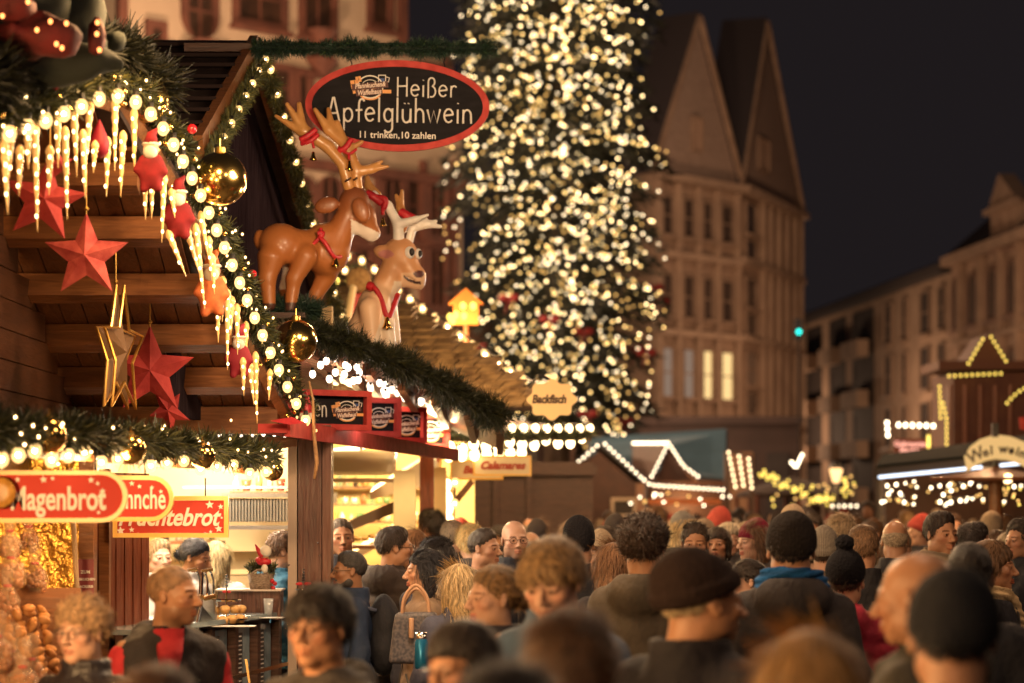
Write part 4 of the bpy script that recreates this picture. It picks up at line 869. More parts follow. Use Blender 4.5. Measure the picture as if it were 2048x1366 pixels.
tr = MB(); tr.box(tuple(P(60, 1290, 10.45)), (.42, .03, .5), (R(-15), 0, 0)); o = tr.build('biscuit_rack', wood_warm); tag(o, 'slanted wooden rack carrying the pile of gingerbread biscuits', 'rack')

# ================================================================ pancake house, middle left
hut = thing('pancake_house', 'dark wooden pancake hut with lit steep gable behind the reindeer', 'market stall', (-2.4, 15, 0))
ap = P(510, 97, 14.5); nl = P(398, 300, 12.7); fr_ = P(606, 440, 16.4); fr2 = P(690, 700, 18.8)
rl = ap+Vector((-5, 0, 0.02))
def inset(p, d=.12): return p+Vector((-d, 0, 0))
b = MB(); b.slab([ap, nl, nl+Vector((-4, 0, 0)), rl], (0, -.5, 1), .05); b.slab([ap, fr2, fr2+Vector((-4, 0, 0)), rl], (0, .5, 1), .05); b.build('roof', roof_dark, hut)
b = MB()   # board courses on the near slope
for i in range(9):
    q = (i+.5)/9; a = ap.lerp(nl, q); b.beam(a+Vector((-.02, -.03, .03-.004*(i%2))), a+Vector((-3.4, -.03, .03-.004*(i%2))), .222, .02)
b.build('roof_boards', mat('roof_boards', (.014, .009, .009), .85, spec=.1, col2=(.024, .014, .013), scale=5, stretch=(.6, 1, 8), bump=.3), hut)
nl2 = P(330, 430, 11.6); base = 2.35
b = MB(); b.slab([inset(ap), inset(nl), Vector((nl.x-.12, nl.y, base)), Vector((fr2.x-.12, fr2.y, base)), inset(fr2)], (-1, 0, 0), .05); b.build('gable', mat('gable_wood', (.02, .014, .02), .9, spec=.0, col2=(.04, .028, .036), scale=5, stretch=(6, 6, .8), bump=.4, wood=True), hut)
b = MB(); b.beam(ap, nl, .05, .16); b.beam(ap, fr2, .05, .16); b.build('bargeboard', wood_warm, hut)
t = thing('garland', 'tinsel garland with lights down both slopes of the dark steep gable', 'garland', tuple(ap))
off = Vector((.06, -.04, -.06))
garland([ap+off, ap.lerp(nl, .5)+off, nl+off], .06, 4500, 'fir_branches', t, tint=2.4, seed=21, L=.03, w=.0024); garland([ap+off, ap.lerp(fr_, .5)+off, fr_+off, fr2+off], .06, 4500, 'fir_branches', t, tint=2.4, seed=22, L=.03, w=.0024)
t = thing('light_string', 'warm bulbs down the left slope of the dark steep gable', 'light string', tuple(ap), 'bulb strings on the steep gable'); bulbs([p+Vector((.08, -.07, -.06)) for p in alongpx([ap, nl], 30, 8)], .021, BULBN, t, seg=10)
t = thing('light_string', 'warm bulbs down the long right slope of the dark steep gable', 'light string', tuple(ap), 'bulb strings on the steep gable'); bulbs([p+Vector((.08, -.07, -.06)) for p in alongpx([ap, fr_, fr2], 46, 24)], .023, BULBN, t, seg=10)
# sign beam with garland
a0, a1 = P(505, 96, 14.2), P(990, 96, 14.3)
b = MB(); b.beam(a0+Vector((-.4, 0, -.0)), a1, .05, .05); b.build('sign_beam', wood_dark, hut)
t = thing('garland', 'dark green garland wrapped round the horizontal beam over the oval sign', 'garland', tuple(a0)); garland([a0, P(620, 96, 14.2), P(750, 98, 14.2), P(880, 97, 14.2), P(992, 98, 14.3)], .062, 8000, 'fir_branches', t, m=mat('needles_blue', (.018, .042, .03), .5, attr=True), tint=.9, seed=31, L=.03, w=.0022)
# ---- the oval chalkboard sign
K = 14.22/F; c = P(795, 212, 14.22); M = frame(c, (1, .04, -.012), (0, 0, 1)); S = thing('oval_sign', 'oval black sign with red frame reading Heißer Apfelglühwein', 'sign', tuple(c))
el = lambda a, b_, n=64: [(a*K*math.cos(2*math.pi*i/n), b_*K*math.sin(2*math.pi*i/n)) for i in range(n)]
b = MB(); plate(b, M, el(172, 79), -.012, 0); b.build('board', chalk, S)
b = MB(); ringplate(b, M, el(184, 91), el(171, 78), -.02, .012); b.build('frame', red_paint, S)
b = MB()
for x, y in ((-93, 91-16), (93, 91-16)):
    q = M @ Vector((x*K, y*K, 0)); b.tube([q, q+Vector((.004, 0, .02)), q+Vector((-.004, 0, .04)), q+Vector((.003, 0, .07)), q+Vector((0, 0, .10))], .0035, 6); b.lathe([(.011, 0), (.013, .004), (.011, .008)], q, 10, axis=(0, -1, 0))
b.build('hook', chrome, S)
arc = lambda cx, cy, rx, ry, a0, a1, n=12: [(cx+rx*math.cos(R(a0+(a1-a0)*i/n)), cy+ry*math.sin(R(a0+(a1-a0)*i/n))) for i in range(n+1)]
GL = {'H': (1.0, [[(0, 0), (0, 1.6)], [(.8, 0), (.8, 1.62)], [(0, .85), (.8, .88)]]), 'e': (.85, [[(.05, .52), (.72, .6)]+arc(.38, .52, .35, .46, 10, 320)]), 'i': (.32, [[(.1, 0), (.1, .95)], [(.1, 1.35), (.12, 1.4)]]),
      'ß': (.85, [[(.08, -.1), (.08, 1.3)]+arc(.36, 1.25, .28, .35, 180, -60, 9)+arc(.36, .45, .35, .45, 80, -110, 10)]), 'r': (.62, [[(.08, 0), (.1, .95)], [(.1, .62)]+arc(.36, .6, .26, .35, 160, 40, 6)]),
      'A': (1.05, [[(0, -.05), (.4, 1.65), (.48, 1.66), (.92, -.02)], [(.12, .55), (.8, .58)]]), 'p': (.85, [[(.08, -.62), (.08, .9)], arc(.4, .46, .33, .45, 160, -170, 14)]), 'f': (.6, [[(.25, -.02), (.25, 1.2)]+arc(.48, 1.25, .22, .32, 180, 30, 6), [(0, .78), (.52, .82)]]),
      'l': (.3, [[(.1, 0), (.1, 1.7)]]), 'g': (.85, [arc(.38, .48, .32, .44, 30, 330, 14), [(.7, .95), (.7, -.35)]+arc(.38, -.38, .32, .32, 0, -150, 8)]), 'ü': (.88, [[(.08, .92), (.08, .4)]+arc(.38, .38, .3, .38, 180, 350, 9)+[(.7, .95)], [(.7, .95), (.7, 0)], [(.22, 1.28), (.24, 1.34)], [(.52, 1.28), (.54, 1.34)]]),
      'h': (.85, [[(.08, 0), (.08, 1.7)], [(.08, .5)]+arc(.38, .58, .3, .36, 160, 0, 8)+[(.7, 0)]]), 'w': (1.15, [[(0, .92), (.26, .02), (.5, .85), (.76, .02), (1.0, .95)]]), 'n': (.85, [[(.08, 0), (.08, .95)], [(.08, .5)]+arc(.38, .56, .3, .38, 160, 0, 8)+[(.7, 0)]])}
def chalkword(word, x, y, s, wd, sc_=1.0, r=.055, z=.004, par=None, M=None, m=None):
    par = par or S; tot = sum(GL[ch][0]+.14 for ch in word); kx = wd/tot; b = MB(); cx = x
    for ch in word:
        a, st = GL[ch]
        for line in st: b.tube([M @ Vector(((cx+u*kx)*K, (y+v*s)*K, z)) for u, v in line], r*s*K, 6)
        cx += (a+.14)*kx
    b.build('lettering', m or chalk_white, par)
chalkword('Heißer', 0, 19, 24, 122, M=M, r=.075); chalkword('Apfelglühwein', -139, -33, 29, 294, M=M, r=.072)
text('11 trinken,10 zahlen', 19*K, chalk_white, S, M @ Matrix.Translation((0, -59*K, .003)), .001, .0006, name='lettering')
def logo(par, M, s):    # plate, waffles, jug, two slanted words
    g_ = lambda pts: [(x*s, y*s) for x, y in pts]
    ring = lambda a, b_, n=28: [(a*s*math.cos(2*math.pi*i/n), b_*s*math.sin(2*math.pi*i/n)) for i in range(n)]
    b = MB(); ringplate(b, M, ring(27, 24), ring(24.5, 21.5), .001, .004, 0); ringplate(b, M, ring(18, 15), ring(16.8, 13.8), .001, .004, 0)
    Mj = M @ Matrix.Translation((24*s, 16*s, 0)); ringplate(b, Mj, g_(sq(8, 9)), g_(sq(6.4, 7.4)), .001, .004, 0); b.tube([Mj @ Vector((s*8, s*5, .003)), Mj @ Vector((s*15, s*3, .003)), Mj @ Vector((s*13, s*-5, .003)), Mj @ Vector((s*8, s*-6, .003))], s*1.1, 5)
    b.build('logo_mark', chalk_white, par)
    b = MB(); wf = Matrix.Rotation(R(12), 4, 'Z')
    for x, y, q in ((-31, 5, 9), (-24, 15, 6), (-30, -8, 6)):
        for i in range(2):
            for j in range(2): plate(b, M @ Matrix.Translation((x*s, y*s, 0)) @ wf @ Matrix.Translation(((i-.5)*q*s, (j-.5)*q*s, 0)), g_(sq(q*.44, q*.44)), .001, .005)
    plate(b, M @ Matrix.Translation((33*s, -9*s, 0)), g_(sq(10, 3.5)), .001, .005); ringplate(b, M @ Matrix.Translation((0, -14*s, 0)), ring(22, 13), ring(18.5, 10), .0005, .003); b.build('logo_waffles', mat('waffle', (.85, .4, .13), .5), par)
    b = MB(); plate(b, M @ Matrix.Translation((24*s, 14*s, 0)), g_(sq(5, 4)), .0012, .0035); b.build('logo_jug', mat('jug_blue', (.05, .1, .3), .4), par)
    rr = M @ Matrix.Rotation(R(6), 4, 'Z'); b = MB(); plate(b, rr @ Matrix.Translation((0, 2*s, 0)), g_(sq(37, 6.5)), .0052, .0058); plate(b, rr @ Matrix.Translation((-3*s, -11*s, 0)), g_(sq(27, 6)), .0052, .0058); b.build('logo_band', mat('logo_band', (.10, .035, .03), .6), par)
    text('Pfannkuchen&', 14*s, mat('logo_letters', (.85, .7, .6), .5), par, rr @ Matrix.Translation((0, 3*s, .0065)), .0005, .0009*s/K, .25, .78, name='lettering'); text('Waffelhaus', 14*s, MATS['logo_letters'], par, rr @ Matrix.Translation((-3*s, -11*s, .0065)), .0005, .0009*s/K, .25, .78, name='lettering')
logo(S, M @ Matrix.Translation((-55*K, 37*K, 0)), K*.98)
# ---- canopy over the counter with clear bulbs
gp = [P(585, 652, 13.9), P(650, 672, 14.0), P(740, 705, 14.15), P(830, 742, 14.4), P(910, 785, 14.7), P(1000, 836, 15.1)]
b = MB(); q = [p+Vector((0, .06, -.02)) for p in gp]
b.slab([q[0], q[-1], q[-1]+Vector((.0, 3.8, -.1)), q[0]+Vector((-.2, 5.0, 0))], (0, 0, 1), .05); b.build('canopy_roof', wood_warm, hut)
b = MB()
for i in range(7): a = q[0].lerp(q[-1], i/6); b.beam(a+Vector((0, .05, -.04)), a+Vector((-.02, 3.7, -.1)), .05, .07)
b.build('rafter', wood_warm, hut)
t = thing('garland', 'thick dark fir garland sloping down right of the reindeer over the red signs', 'garland', tuple(gp[0])); garland([p+Vector((0, -.03, 0)) for p in gp], .115, 10500, 'fir_branches', t, tint=.8, seed=41, L=.036, w=.0024)
garland([p+Vector((.0, .12, -.02)) for p in gp], .09, 1600, 'fir_branches', t, tint=.8, seed=42, L=.05, w=.0032)
t = thing('light_string', 'rows of clear round bulbs under the canopy above the red signs', 'light string', tuple(gp[1])); cp = []
for (x0, y0, x1, y1, Ya, Yc, n) in ((655, 722, 912, 818, 14.1, 17.6, 10), (638, 735, 908, 826, 14.0, 17.2, 9), (622, 748, 845, 806, 13.9, 16.2, 7), (672, 716, 805, 772, 14.3, 16.4, 6), (690, 752, 900, 828, 14.5, 18, 9), (760, 765, 890, 815, 15, 17.6, 6)):
    for i in range(n): q_ = i/(n-1); cp.append(P(x0+(x1-x0)*q_+rnd.gauss(0, 3), y0+(y1-y0)*q_+rnd.gauss(0, 3), 1/((1-q_)/Ya+q_/Yc)))
bulbs(cp, .019, BULBC, t, seg=12)
b = MB()
for i in range(12): yy = 712+i*5; b.tube([P(600, yy-6, 14.0+.2*i), P(900, 800+i*2.6, 17.8)], .0022, 4)
b.build('cable', mat('copper_cable', (.5, .2, .12), .4), t)
# ---- red sign boxes
rim = 9
for i, (x1, yt, yb, Yr, word) in enumerate(((738, 783, 862, 14.2, 'Waffen'), (798, 797, 874, 15.6, ''), (850, 815, 886, 17.0, ''), (895, 829, 897, 18.4, ''))):
    k = Yr/F; rp = P(x1, (yt+yb)/2, Yr); w = .52; h = (yb-yt)*k; lab = ('red framed chalkboard sign ending in fen, nearest in its row', 'second red framed logo sign from the left', 'third red framed logo sign, glare of bulbs on it', 'last red framed logo sign at the right end of the row')[i]
    d = Vector((.90, .42, -.01)).normalized(); t = thing('logo_sign', lab, 'sign', tuple(rp), 'red framed signs over the pancake counter'); cc = rp-d*w/2
    M2 = frame(cc, d, (0, 0, 1)); b = MB(); plate(b, M2, sq(w/2-.03, h/2-.03), -.03, -.012); b.build('board', chalk, t); b = MB(); ringplate(b, M2, sq(w/2, h/2), sq(w/2-.032, h/2-.034), -.035, .045); b.build('frame', red_paint, t)
    logo(t, M2 @ Matrix.Translation((w/2-.135, 0, -.011)), k*.82)
    if i == 0: Kold = K; chalkword('fen', -36, -14, 24, 38, M=M2 @ Matrix.Translation((0, .0, -.006)), par=t)
    b = MB()
    for s in (-.9, .9): b.tube([M2 @ Vector((w/2*s, h/2, 0)), M2 @ Vector((w/2*s, h/2+.16, 0))], .003, 5)
    b.build('chain', chrome, t)
la, lb = P(545, 838, 12.95), P(893, 897, 18.3); b = MB(); b.beam(la+Vector((0, 0, -.05)), lb+Vector((0, 0, -.05)), .16, .05); b.beam(la+Vector((.08, 0, -.05)), lb+Vector((.08, 0, -.05)), .03, .09); o = b.build('sign_ledge', red_paint); tag(o, 'long red painted ledge under the row of logo signs', 'ledge')
b = MB(); b.add([P(540, 836, 13), P(585, 832, 13), P(590, 846, 13), P(600, 850, 12.98)], [(0, 1, 2, 3)]); 
p = P(560, 842, 12.9); b = MB(); b.slab([p+Vector((-.05, 0, 0)), p+Vector((.06, 0, .02)), p+Vector((.13, 0, -.01)), p+Vector((.05, 0, -.02))], (0, 1, .3), .01); o = b.build('red_bow', red_cloth); tag(o, 'flat red bow end at the left tip of the red ledge', 'bow')
# ---- post
pc = P(612, 0, 14.0); t = thing('wooden_post', 'thick dark stained wooden post with steel edge supporting the red ledge', 'post', (pc.x, pc.y, 0))
b = MB(); zt = P(0, 850, 14).z; b.box((pc.x+.022, 14.1, zt/2), (.135, .2, zt)); b.build('beam', wood_post, t); b = MB(); b.box((pc.x+.118, 14.12, zt/2), (.05, .2, zt)); b.build('side_beam', mat('wood_post2', (.14, .06, .04), .4, col2=(.22, .1, .07), scale=6, stretch=(9, 9, .7), bump=.35, wood=True), t)
b = MB(); b.box((pc.x-.078, 14.08, zt/2+.01), (.052, .18, zt+.02)); b.build('steel_edge', mat('steel_dull', (.28, .22, .19), .4, .3), t)
b = MB()
for px, py in ((640, 1110), (636, 1085), (578, 1130)): b.ball(P(px, py, 13.99), .006, 8)
b.build('screw', chrome, t)
b = MB(); q = P(645, 1000, 14.05); b.box((P(655, 0, 14.2).x, 14.2, 1.85), (.02, .1, .9)); b.build('strip', wood_dark, t)
# ---- kitchen
kr = mat('kitchen_wall', (.85, .66, .36), .6, col2=(.8, .6, .3), scale=2)
b = MB(); y = 17.3; x0, x1 = P(250, 0, y).x, P(665, 0, y).x; b.box(((x0+x1)/2, y, 1.7), (x1-x0, .06, 3.2)); b.box((x0, 15.6, 1.7), (.06, 3.4, 3.2)); b.build('back_wall', kr, hut)
b = MB(); b.box(((x0+x1)/2, 16, 3.0), (x1-x0, 3.4, .05)); b.build('kitchen_ceiling', wood_warm, hut)
b = MB(); c = P(515, 1020, 16.4); 
for i in range(20): b.box(c+Vector((-.20+i*.0212, 0, 0)), (.013, .12, .15))
b.box(c+Vector((0, .05, 0)), (.44, .06, .16)); b.box(c+Vector((0, 0, .1)), (.46, .22, .03)); b.build('vent_grille', mat('steel_vent', (.35, .33, .28), .3, .9), hut)
b = MB(); b.box(P(500, 1055, 16.3), (.7, .3, .025)); b.box(P(500, 975, 16.9), (.9, .3, .02)); b.build('shelf', steel, hut)
b = MB(); b.box(P(460, 859, 14.6), (.7, .4, .045)); b.build('duct', mat('duct_blue', (.4, .45, .6), .25, .8), hut)
b = MB(); b.box(P(520, 1120, 16.7), (.55, .3, .12)); b.box(P(520, 1165, 16.6), (.6, .4, .1)); b.build('oven', mat('oven_cream', (.6, .45, .25), .4, col2=(.45, .32, .16), scale=6), hut)
t = thing('light_string', 'string of small round bulbs across the kitchen front under the valance', 'light string', tuple(P(400, 872, 13.9))); bulbs([P(395+i*22, 870+3*math.sin(i*1.7), 13.9+i*.02) for i in range(9)], .012, BULBC, t, seg=8)
garland([P(330, 868, 14), P(430, 872, 14), P(575, 874, 14.1)], .03, 1500, 'fir_branches', t, tint=1.6, seed=55, L=.03, w=.003)
# counter
A_, B2 = P(372, 0, 12.55), P(572, 0, 14.1); zc = 1.235; d = (B2-A_); d.z = 0; dn = d.normalized(); nn = Vector((-dn.y, dn.x, 0))
A0 = Vector((A_.x, A_.y, 0))-dn*.6; B0 = Vector((B2.x, B2.y, 0))
t = thing('serving_counter', 'pancake serving counter with steel top and glass fronted menu cases', 'counter', tuple(A0))
b = MB(); b.slab([A0+Vector((0, 0, zc)), B0+Vector((0, 0, zc)), B0+nn*.55+Vector((0, 0, zc)), A0+nn*.55+Vector((0, 0, zc))], (0, 0, 1), .025); b.build('counter_top', mat('counter_steel', (.5, .62, .66), .22, .6), t)
b = MB(); b.slab([A0+nn*.1, B0+nn*.1, B0+nn*.1+Vector((0, 0, zc-.002)), A0+nn*.1+Vector((0, 0, zc-.002))], nn, .04)
Lc = (B0-A0).length; n = 6
for i in range(n+1): q = A0+dn*Lc*i/n+nn*.06; b.box(q+Vector((0, 0, zc/2-.01)), (.05, .05, zc-.03), (0, 0, math.atan2(dn.y, dn.x)))
b.build('counter_front', wood_dark, t)
for i in range(n):
    q0 = A0+dn*(Lc*i/n+.05)+nn*.08; q1 = A0+dn*(Lc*(i+1)/n-.05)+nn*.08; M3 = frame((q0+q1)/2+Vector((0, 0, zc-.24)), dn, (0, 0, 1)); w = (q1-q0).length/2
    b = MB(); plate(b, M3, sq(w, .2), 0, .004); cse = b.build('glass_case', mat('case_glass', (.12, .2, .26), .06, spec=1, col2=(.3, .4, .45), scale=7), t)
    b = MB(); plate(b, M3 @ Matrix.Translation((-w*.45, .0, .012)), sq(w*.3, .17), 0, .006); o = b.build('menu_card', mat('menu_black', (.02, .02, .025), .4), None); o.parent = cse
    b = MB(); 
    for j in range(12): plate(b, M3 @ Matrix.Translation((-w*.45, .15-.025*j, .0185)), sq(w*.24*(.6+.4*((j*7) % 5)/5), .004), 0, .001)
    o = b.build('menu_lines', chalk_white, None); o.parent = cse
b = MB(); b.beam(P(440, 1362, 12.6), P(575, 1327, 14.0), .015, .02); b.build('rail', mat('brass', (.7, .45, .2), .25, 1), t)
b = MB(); b.beam(P(492, 1318, 12.7), P(499, 1366, 12.7), .01, .012); b.build('brace', mat('brass', (.7, .45, .2), .25, 1), t)
# box shelf on the counter
bx = P(500, 1210, 14.0); o = MB().box(bx+Vector((.0, .05, .0)), (.36, .2, .165)).build('wooden_box', wood_post); tag(o, 'dark reddish wooden box on the counter under the gift basket', 'box')
MBx = MB(); MBx.box(bx+Vector((0, .04, .088)), (.38, .24, .01)); o = MBx.build('box_lid', mat('lid_pale', (.6, .5, .45), .3)); tag(o, 'pale tray lid lying on the wooden box', 'tray')
# beer taps
t = thing('beer_tap', 'twin brass and steel beer taps beside the orange lit man', 'beer tap', tuple(P(405, 1250, 13)))
b = MB(); b.slab([P(385, 1262, 12.9), P(432, 1245, 13.1), P(428, 1195, 13.0), P(392, 1197, 12.9)], (0, 1, 0), .08); b.build('drip_body', steel, t)
b = MB()
for x in (398, 413, 425): b.tube(smoothpts([P(x, 1200, 12.9), P(x+2, 1165, 12.9), P(x-2, 1148, 12.88), P(x-6, 1142, 12.85)], 4), .006, 8)
b.tube([P(405, 1140, 12.85), P(402, 1215, 12.85), P(393, 1258, 12.8)], [.007, .009, .012], 8); b.build('tap_pipe', chrome, t)
b = MB(); b.tube([P(375, 1141, 12.84), P(396, 1138, 12.84)], .008, 8); b.tube([P(403, 1142, 12.84), P(426, 1139, 12.84)], .008, 8); b.tube([P(384, 1197, 12.84), P(408, 1194, 12.84)], .014, 8); b.tube([P(408, 1197, 12.86), P(432, 1192, 12.86)], .014, 8); b.build('tap_handle', mat('brass', (.7, .45, .2), .25, 1), t)
# muffins
t = thing('cake_plate', 'glass plate with silver skewer stand on the counter', 'plate', tuple(P(455, 1245, 13.3))); b = MB(); q = P(453, 1240, 13.3); b.lathe([(.001, 0), (.11, .002), (.12, .012)], q, 24); b.lathe([(.001, .1), (.075, .103), (.082, .112)], q, 24); b.tube([q, q+Vector((0, 0, .2))], .004, 6)
for i in range(4): b.ball(q+Vector((0, 0, .19+i*.018)), .009, 8)
b.build('plate', chrome, t); b = MB(); b.ball(q+Vector((.012, 0, .155)), (.014, .008, .008), 8); b.ball(q+Vector((-.012, 0, .155)), (.014, .008, .008), 8); b.build('bow', red_cloth, t, True)
mf = MB(); mf.lathe([(.001, 0), (.022, 0), (.027, .018), (.031, .024), (.028, .038), (.015, .046), (.001, .047)], (0, 0, 0), 14); mm = mf.mesh('muffin'); mm.materials.append(mat('muffin_crust', (.85, .55, .24), .6, col2=(.7, .38, .13), scale=30)); mm.polygons.foreach_set('use_smooth', [True]*len(mm.polygons))
for (x, y, yy) in ((430, 1243, 13.2), (447, 1246, 13.15), (464, 1243, 13.2), (480, 1242, 13.3), (432, 1226, 13.3), (450, 1224, 13.25), (470, 1223, 13.3), (482, 1223, 13.35)):
    o = bpy.data.objects.new('muffin', mm); C.objects.link(o); o.location = P(x, y, yy)-Vector((0, 0, .01)); tag(o, 'golden muffin stacked on the glass counter plate', 'muffin', 'golden muffins on the plate')
# glass
q = P(537, 1232, 13.8); t = thing('drinking_glass', 'empty clear glass on a paper napkin near the post', 'glass', tuple(q)); b = MB(); b.lathe([(.001, .0), (.022, .0), (.029, .1), (.027, .1), (.0205, .006), (.001, .006)], q, 20); b.build('glass_body', mat('glass_thin', (.8, .85, .9), .05, alpha=.45, spec=1), t, True); 
o = MB().box(P(533, 1235, 13.7), (.2, .1, .004)).build('napkin', mat('paper', (.8, .8, .78), .8)); tag(o, 'white paper napkin on the steel counter under the glass', 'napkin')
o = MB().box(P(455, 1252, 13.0), (.3, .12, .004)).build('napkin', MATS['paper']); tag(o, 'white paper sheet under the muffin plate', 'napkin')
# basket
q = P(522, 1182, 14.0); t = thing('gift_basket', 'wicker basket of greenery standing on the wooden box', 'basket', tuple(q))
b = MB(); b.lathe([(.001, 0), (.062, 0), (.078, .1), (.074, .1), (.06, .006)], q, 24); b.build('basket', mat('wicker', (.5, .38, .28), .7, col2=(.2, .13, .09), scale=70, stretch=(1, 1, 3), bump=.8), t, True)
b = MB(); b.tube(arc3 := [q+Vector((.05*math.cos(R(a)), -.06, .08+.045*math.sin(R(a)))) for a in range(0, 181, 15)], .006, 6); b.build('handle', mat('wicker_dark', (.25, .17, .12), .7), t)
garland([q+Vector((-.07, 0, .12)), q+Vector((0, 0, .15)), q+Vector((.08, 0, .12))], .04, 3500, 'greenery', t, tint=2, seed=61, L=.035, w=.004)
b = MB(); 
for dx, dz in ((.075, .02), (.085, .045), (.07, .06)): b.ball(q+Vector((dx, -.05, dz)), .014, 8)
b.build('red_berries', red_cloth, t, True)
q2 = P(528, 1120, 13.95); t = thing('santa_figure', 'small santa figure with white head sitting on the basket greenery', 'figurine', tuple(q2))
b = MB(); b.ball(q2+Vector((.01, 0, .05)), (.034, .03, .036), 14); b.ball(q2+Vector((.005, -.01, -.05)), (.02, .02, .028), 12); b.build('beard', mat('wool_white', (.8, .72, .6), .9), t, True)
b = MB(); b.tube([q2+Vector((-.005, 0, .02)), q2+Vector((-.03, 0, .05)), q2+Vector((-.05, 0, .09))], [.02, .014, .003], 10); b.ball(q2+Vector((0, 0, -.01)), (.045, .025, .022), 12); b.ball(q2+Vector((-.03, 0, .0)), .02, 10); b.build('coat', red_cloth, t, True)
# menu board at the left edge of the kitchen
M = frame(P(277, 1150, 12.9), (1, .3, 0), (0, 0, 1)); t = thing('menu_board', 'narrow black menu board with red frame beside the kitchen opening', 'menu board', tuple(P(277, 1150, 12.9)))
b = MB(); plate(b, M, sq(.036, .2), -.01, 0); b.build('board', chalk, t); b = MB(); ringplate(b, M, sq(.043, .22), sq(.035, .2), -.012, .006); b.build('frame', mat('dark_red', (.22, .015, .025), .5), t)
b = MB(); 
for i in range(22): plate(b, M @ Matrix.Translation((0, .18-.0165*i, .001)), sq(.028*(.6+.4*((i*5) % 7)/7), .003), 0, .001)
b.build('menu_lines', chalk_white, t)
# silver cup decoration on the post
q = P(607, 1180, 13.7); t = thing('skewer_stand', 'silver twisted ornament stick with red bow before the post', 'ornament', tuple(q)); b = MB(); b.tube([q+Vector((0, 0, -.2)), q+Vector((0, 0, .05))], .004, 6)
for i in range(5): b.ball(q+Vector((0, 0, .05+i*.016)), .011-.001*i, 8)
b.lathe([(.001, -.002), (.05, .0), (.052, .006)], q, 16); b.build('stick', chrome, t); b = MB()
for s in (-1, 1): b.ball(q+Vector((s*.024, 0, .035)), (.022, .006, .01), 8)
b.build('bow', red_cloth, t, True)

# ================================================================ reindeer
K = 14.0/F
def rp(px, py, d=0, Y0=14.0): p = P(px, py, Y0); return (p.x, p.y+d, p.z)
def col_default(n, c): a = np.ones((n, 3), np.float32); a[:] = c; return a
# -- standing reindeer
brown = mat('reindeer_brown', (1, 1, 1), .42, attr=True, coat=.15, bump=.03, bscale=40)
s = K
def f1(p):
    E = lambda px, py, r, d=0: ell(p, rp(px, py, d), tuple(q*s for q in r))
    c = lambda a, b, ra, rb, da=0, db=0: cap(p, rp(*a, da), rp(*b, db), ra*s, rb*s)
    body = U(.035, E(562, 490, (45, 41, 43), -.02), E(600, 494, (46, 37, 37), .04), E(650, 510, (41, 39, 40), .10), E(640, 470, (26, 28, 26), .08))
    neck = c((664, 494), (702, 405), 33, 21, .10, .10)
    head = U(.03, E(706, 398, (30, 27, 30), .10), c((714, 412), (742, 456), 24, 15, .1, .12), E(724, 428, (26, 22, 24), .1), c((716, 452), (738, 470), 14, 9, .12, .13), c((735, 455), (748, 464), 13, 9, .12, .13))
    legs = U(.02, c((545, 520), (538, 560), 28, 17, -.09, -.1), c((538, 560), (542, 612), 17, 13, -.1, -.1), c((585, 530), (572, 575), 22, 15, .06, .07), c((572, 575), (572, 612), 15, 14, .07, .07), c((612, 515), (590, 560), 25, 16, -.05, -.06), c((590, 560), (582, 620), 15, 12, -.06, -.06), c((650, 545), (628, 585), 21, 14, .14, .14), c((628, 585), (622, 620), 13, 11, .14, .14))
    tail = ell(p, rp(520, 480, -.02), (12*s, 14*s, 20*s))
    ear1 = ell(p, rp(652, 408, .06), (25*s, 8*s, 17*s), (0, R(-14), 0)); ear2 = ell(p, rp(722, 420, -.005), (17*s, 8*s, 26*s), (0, R(-22), 0))
    r = U(.05, body, neck); r = U(.03, r, head, legs); return U(.012, r, ear1, ear2, tail)+wob(p, 26, 1)*.0015
lo = np.array(rp(500, 625, -.3)); hi = np.array(rp(765, 350, .35)); v, q = snet(f1, (lo[0], lo[1], lo[2]), (hi[0], hi[1], hi[2]), .0085)
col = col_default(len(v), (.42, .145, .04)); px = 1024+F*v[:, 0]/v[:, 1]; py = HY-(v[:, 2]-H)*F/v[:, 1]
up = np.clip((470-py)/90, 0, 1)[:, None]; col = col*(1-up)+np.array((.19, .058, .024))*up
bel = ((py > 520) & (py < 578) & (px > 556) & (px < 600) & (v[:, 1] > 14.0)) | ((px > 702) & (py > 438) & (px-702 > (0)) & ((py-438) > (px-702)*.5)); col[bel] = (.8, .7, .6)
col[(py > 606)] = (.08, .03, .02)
R1 = thing('reindeer_figure', 'larger brown reindeer figure standing and looking away with red bell ribbon', 'reindeer figure', rp(590, 615), 'reindeer figures on the canopy')
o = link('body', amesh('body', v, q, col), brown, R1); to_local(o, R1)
def antler(par, segs, m, Y0, name='antler'):
    def f(p):
        r = None
        for (a, b, ra, rb, da, db) in segs:
            e = cap(p, rp(*a, da, Y0), rp(*b, db, Y0), ra*s*.76, rb*s*.76); r = e if r is None else smin(r, e, .014)
        return r
    pts = np.array([rp(*a, da, Y0) for a, b, ra, rb, da, db in segs]+[rp(*b, db, Y0) for a, b, ra, rb, da, db in segs]); v, q = snet(f, pts.min(0)-.06, pts.max(0)+.06, .0065)
    o = link(name, amesh(name, v, q), m, par); to_local(o, par)
horn = mat('antler_tan', (.62, .32, .11), .35, col2=(.5, .23, .07), scale=7, coat=.3)
antler(R1, [((696, 368), (684, 325), 17, 15, .08, .06), ((684, 325), (655, 292), 15, 16, .06, .03), ((655, 292), (608, 262), 16, 17, .03, 0), ((608, 262), (575, 210), 15, 6, 0, -.02), ((606, 262), (598, 208), 13, 7, 0, .01), ((606, 266), (552, 232), 13, 5, 0, 0)], horn, 14)
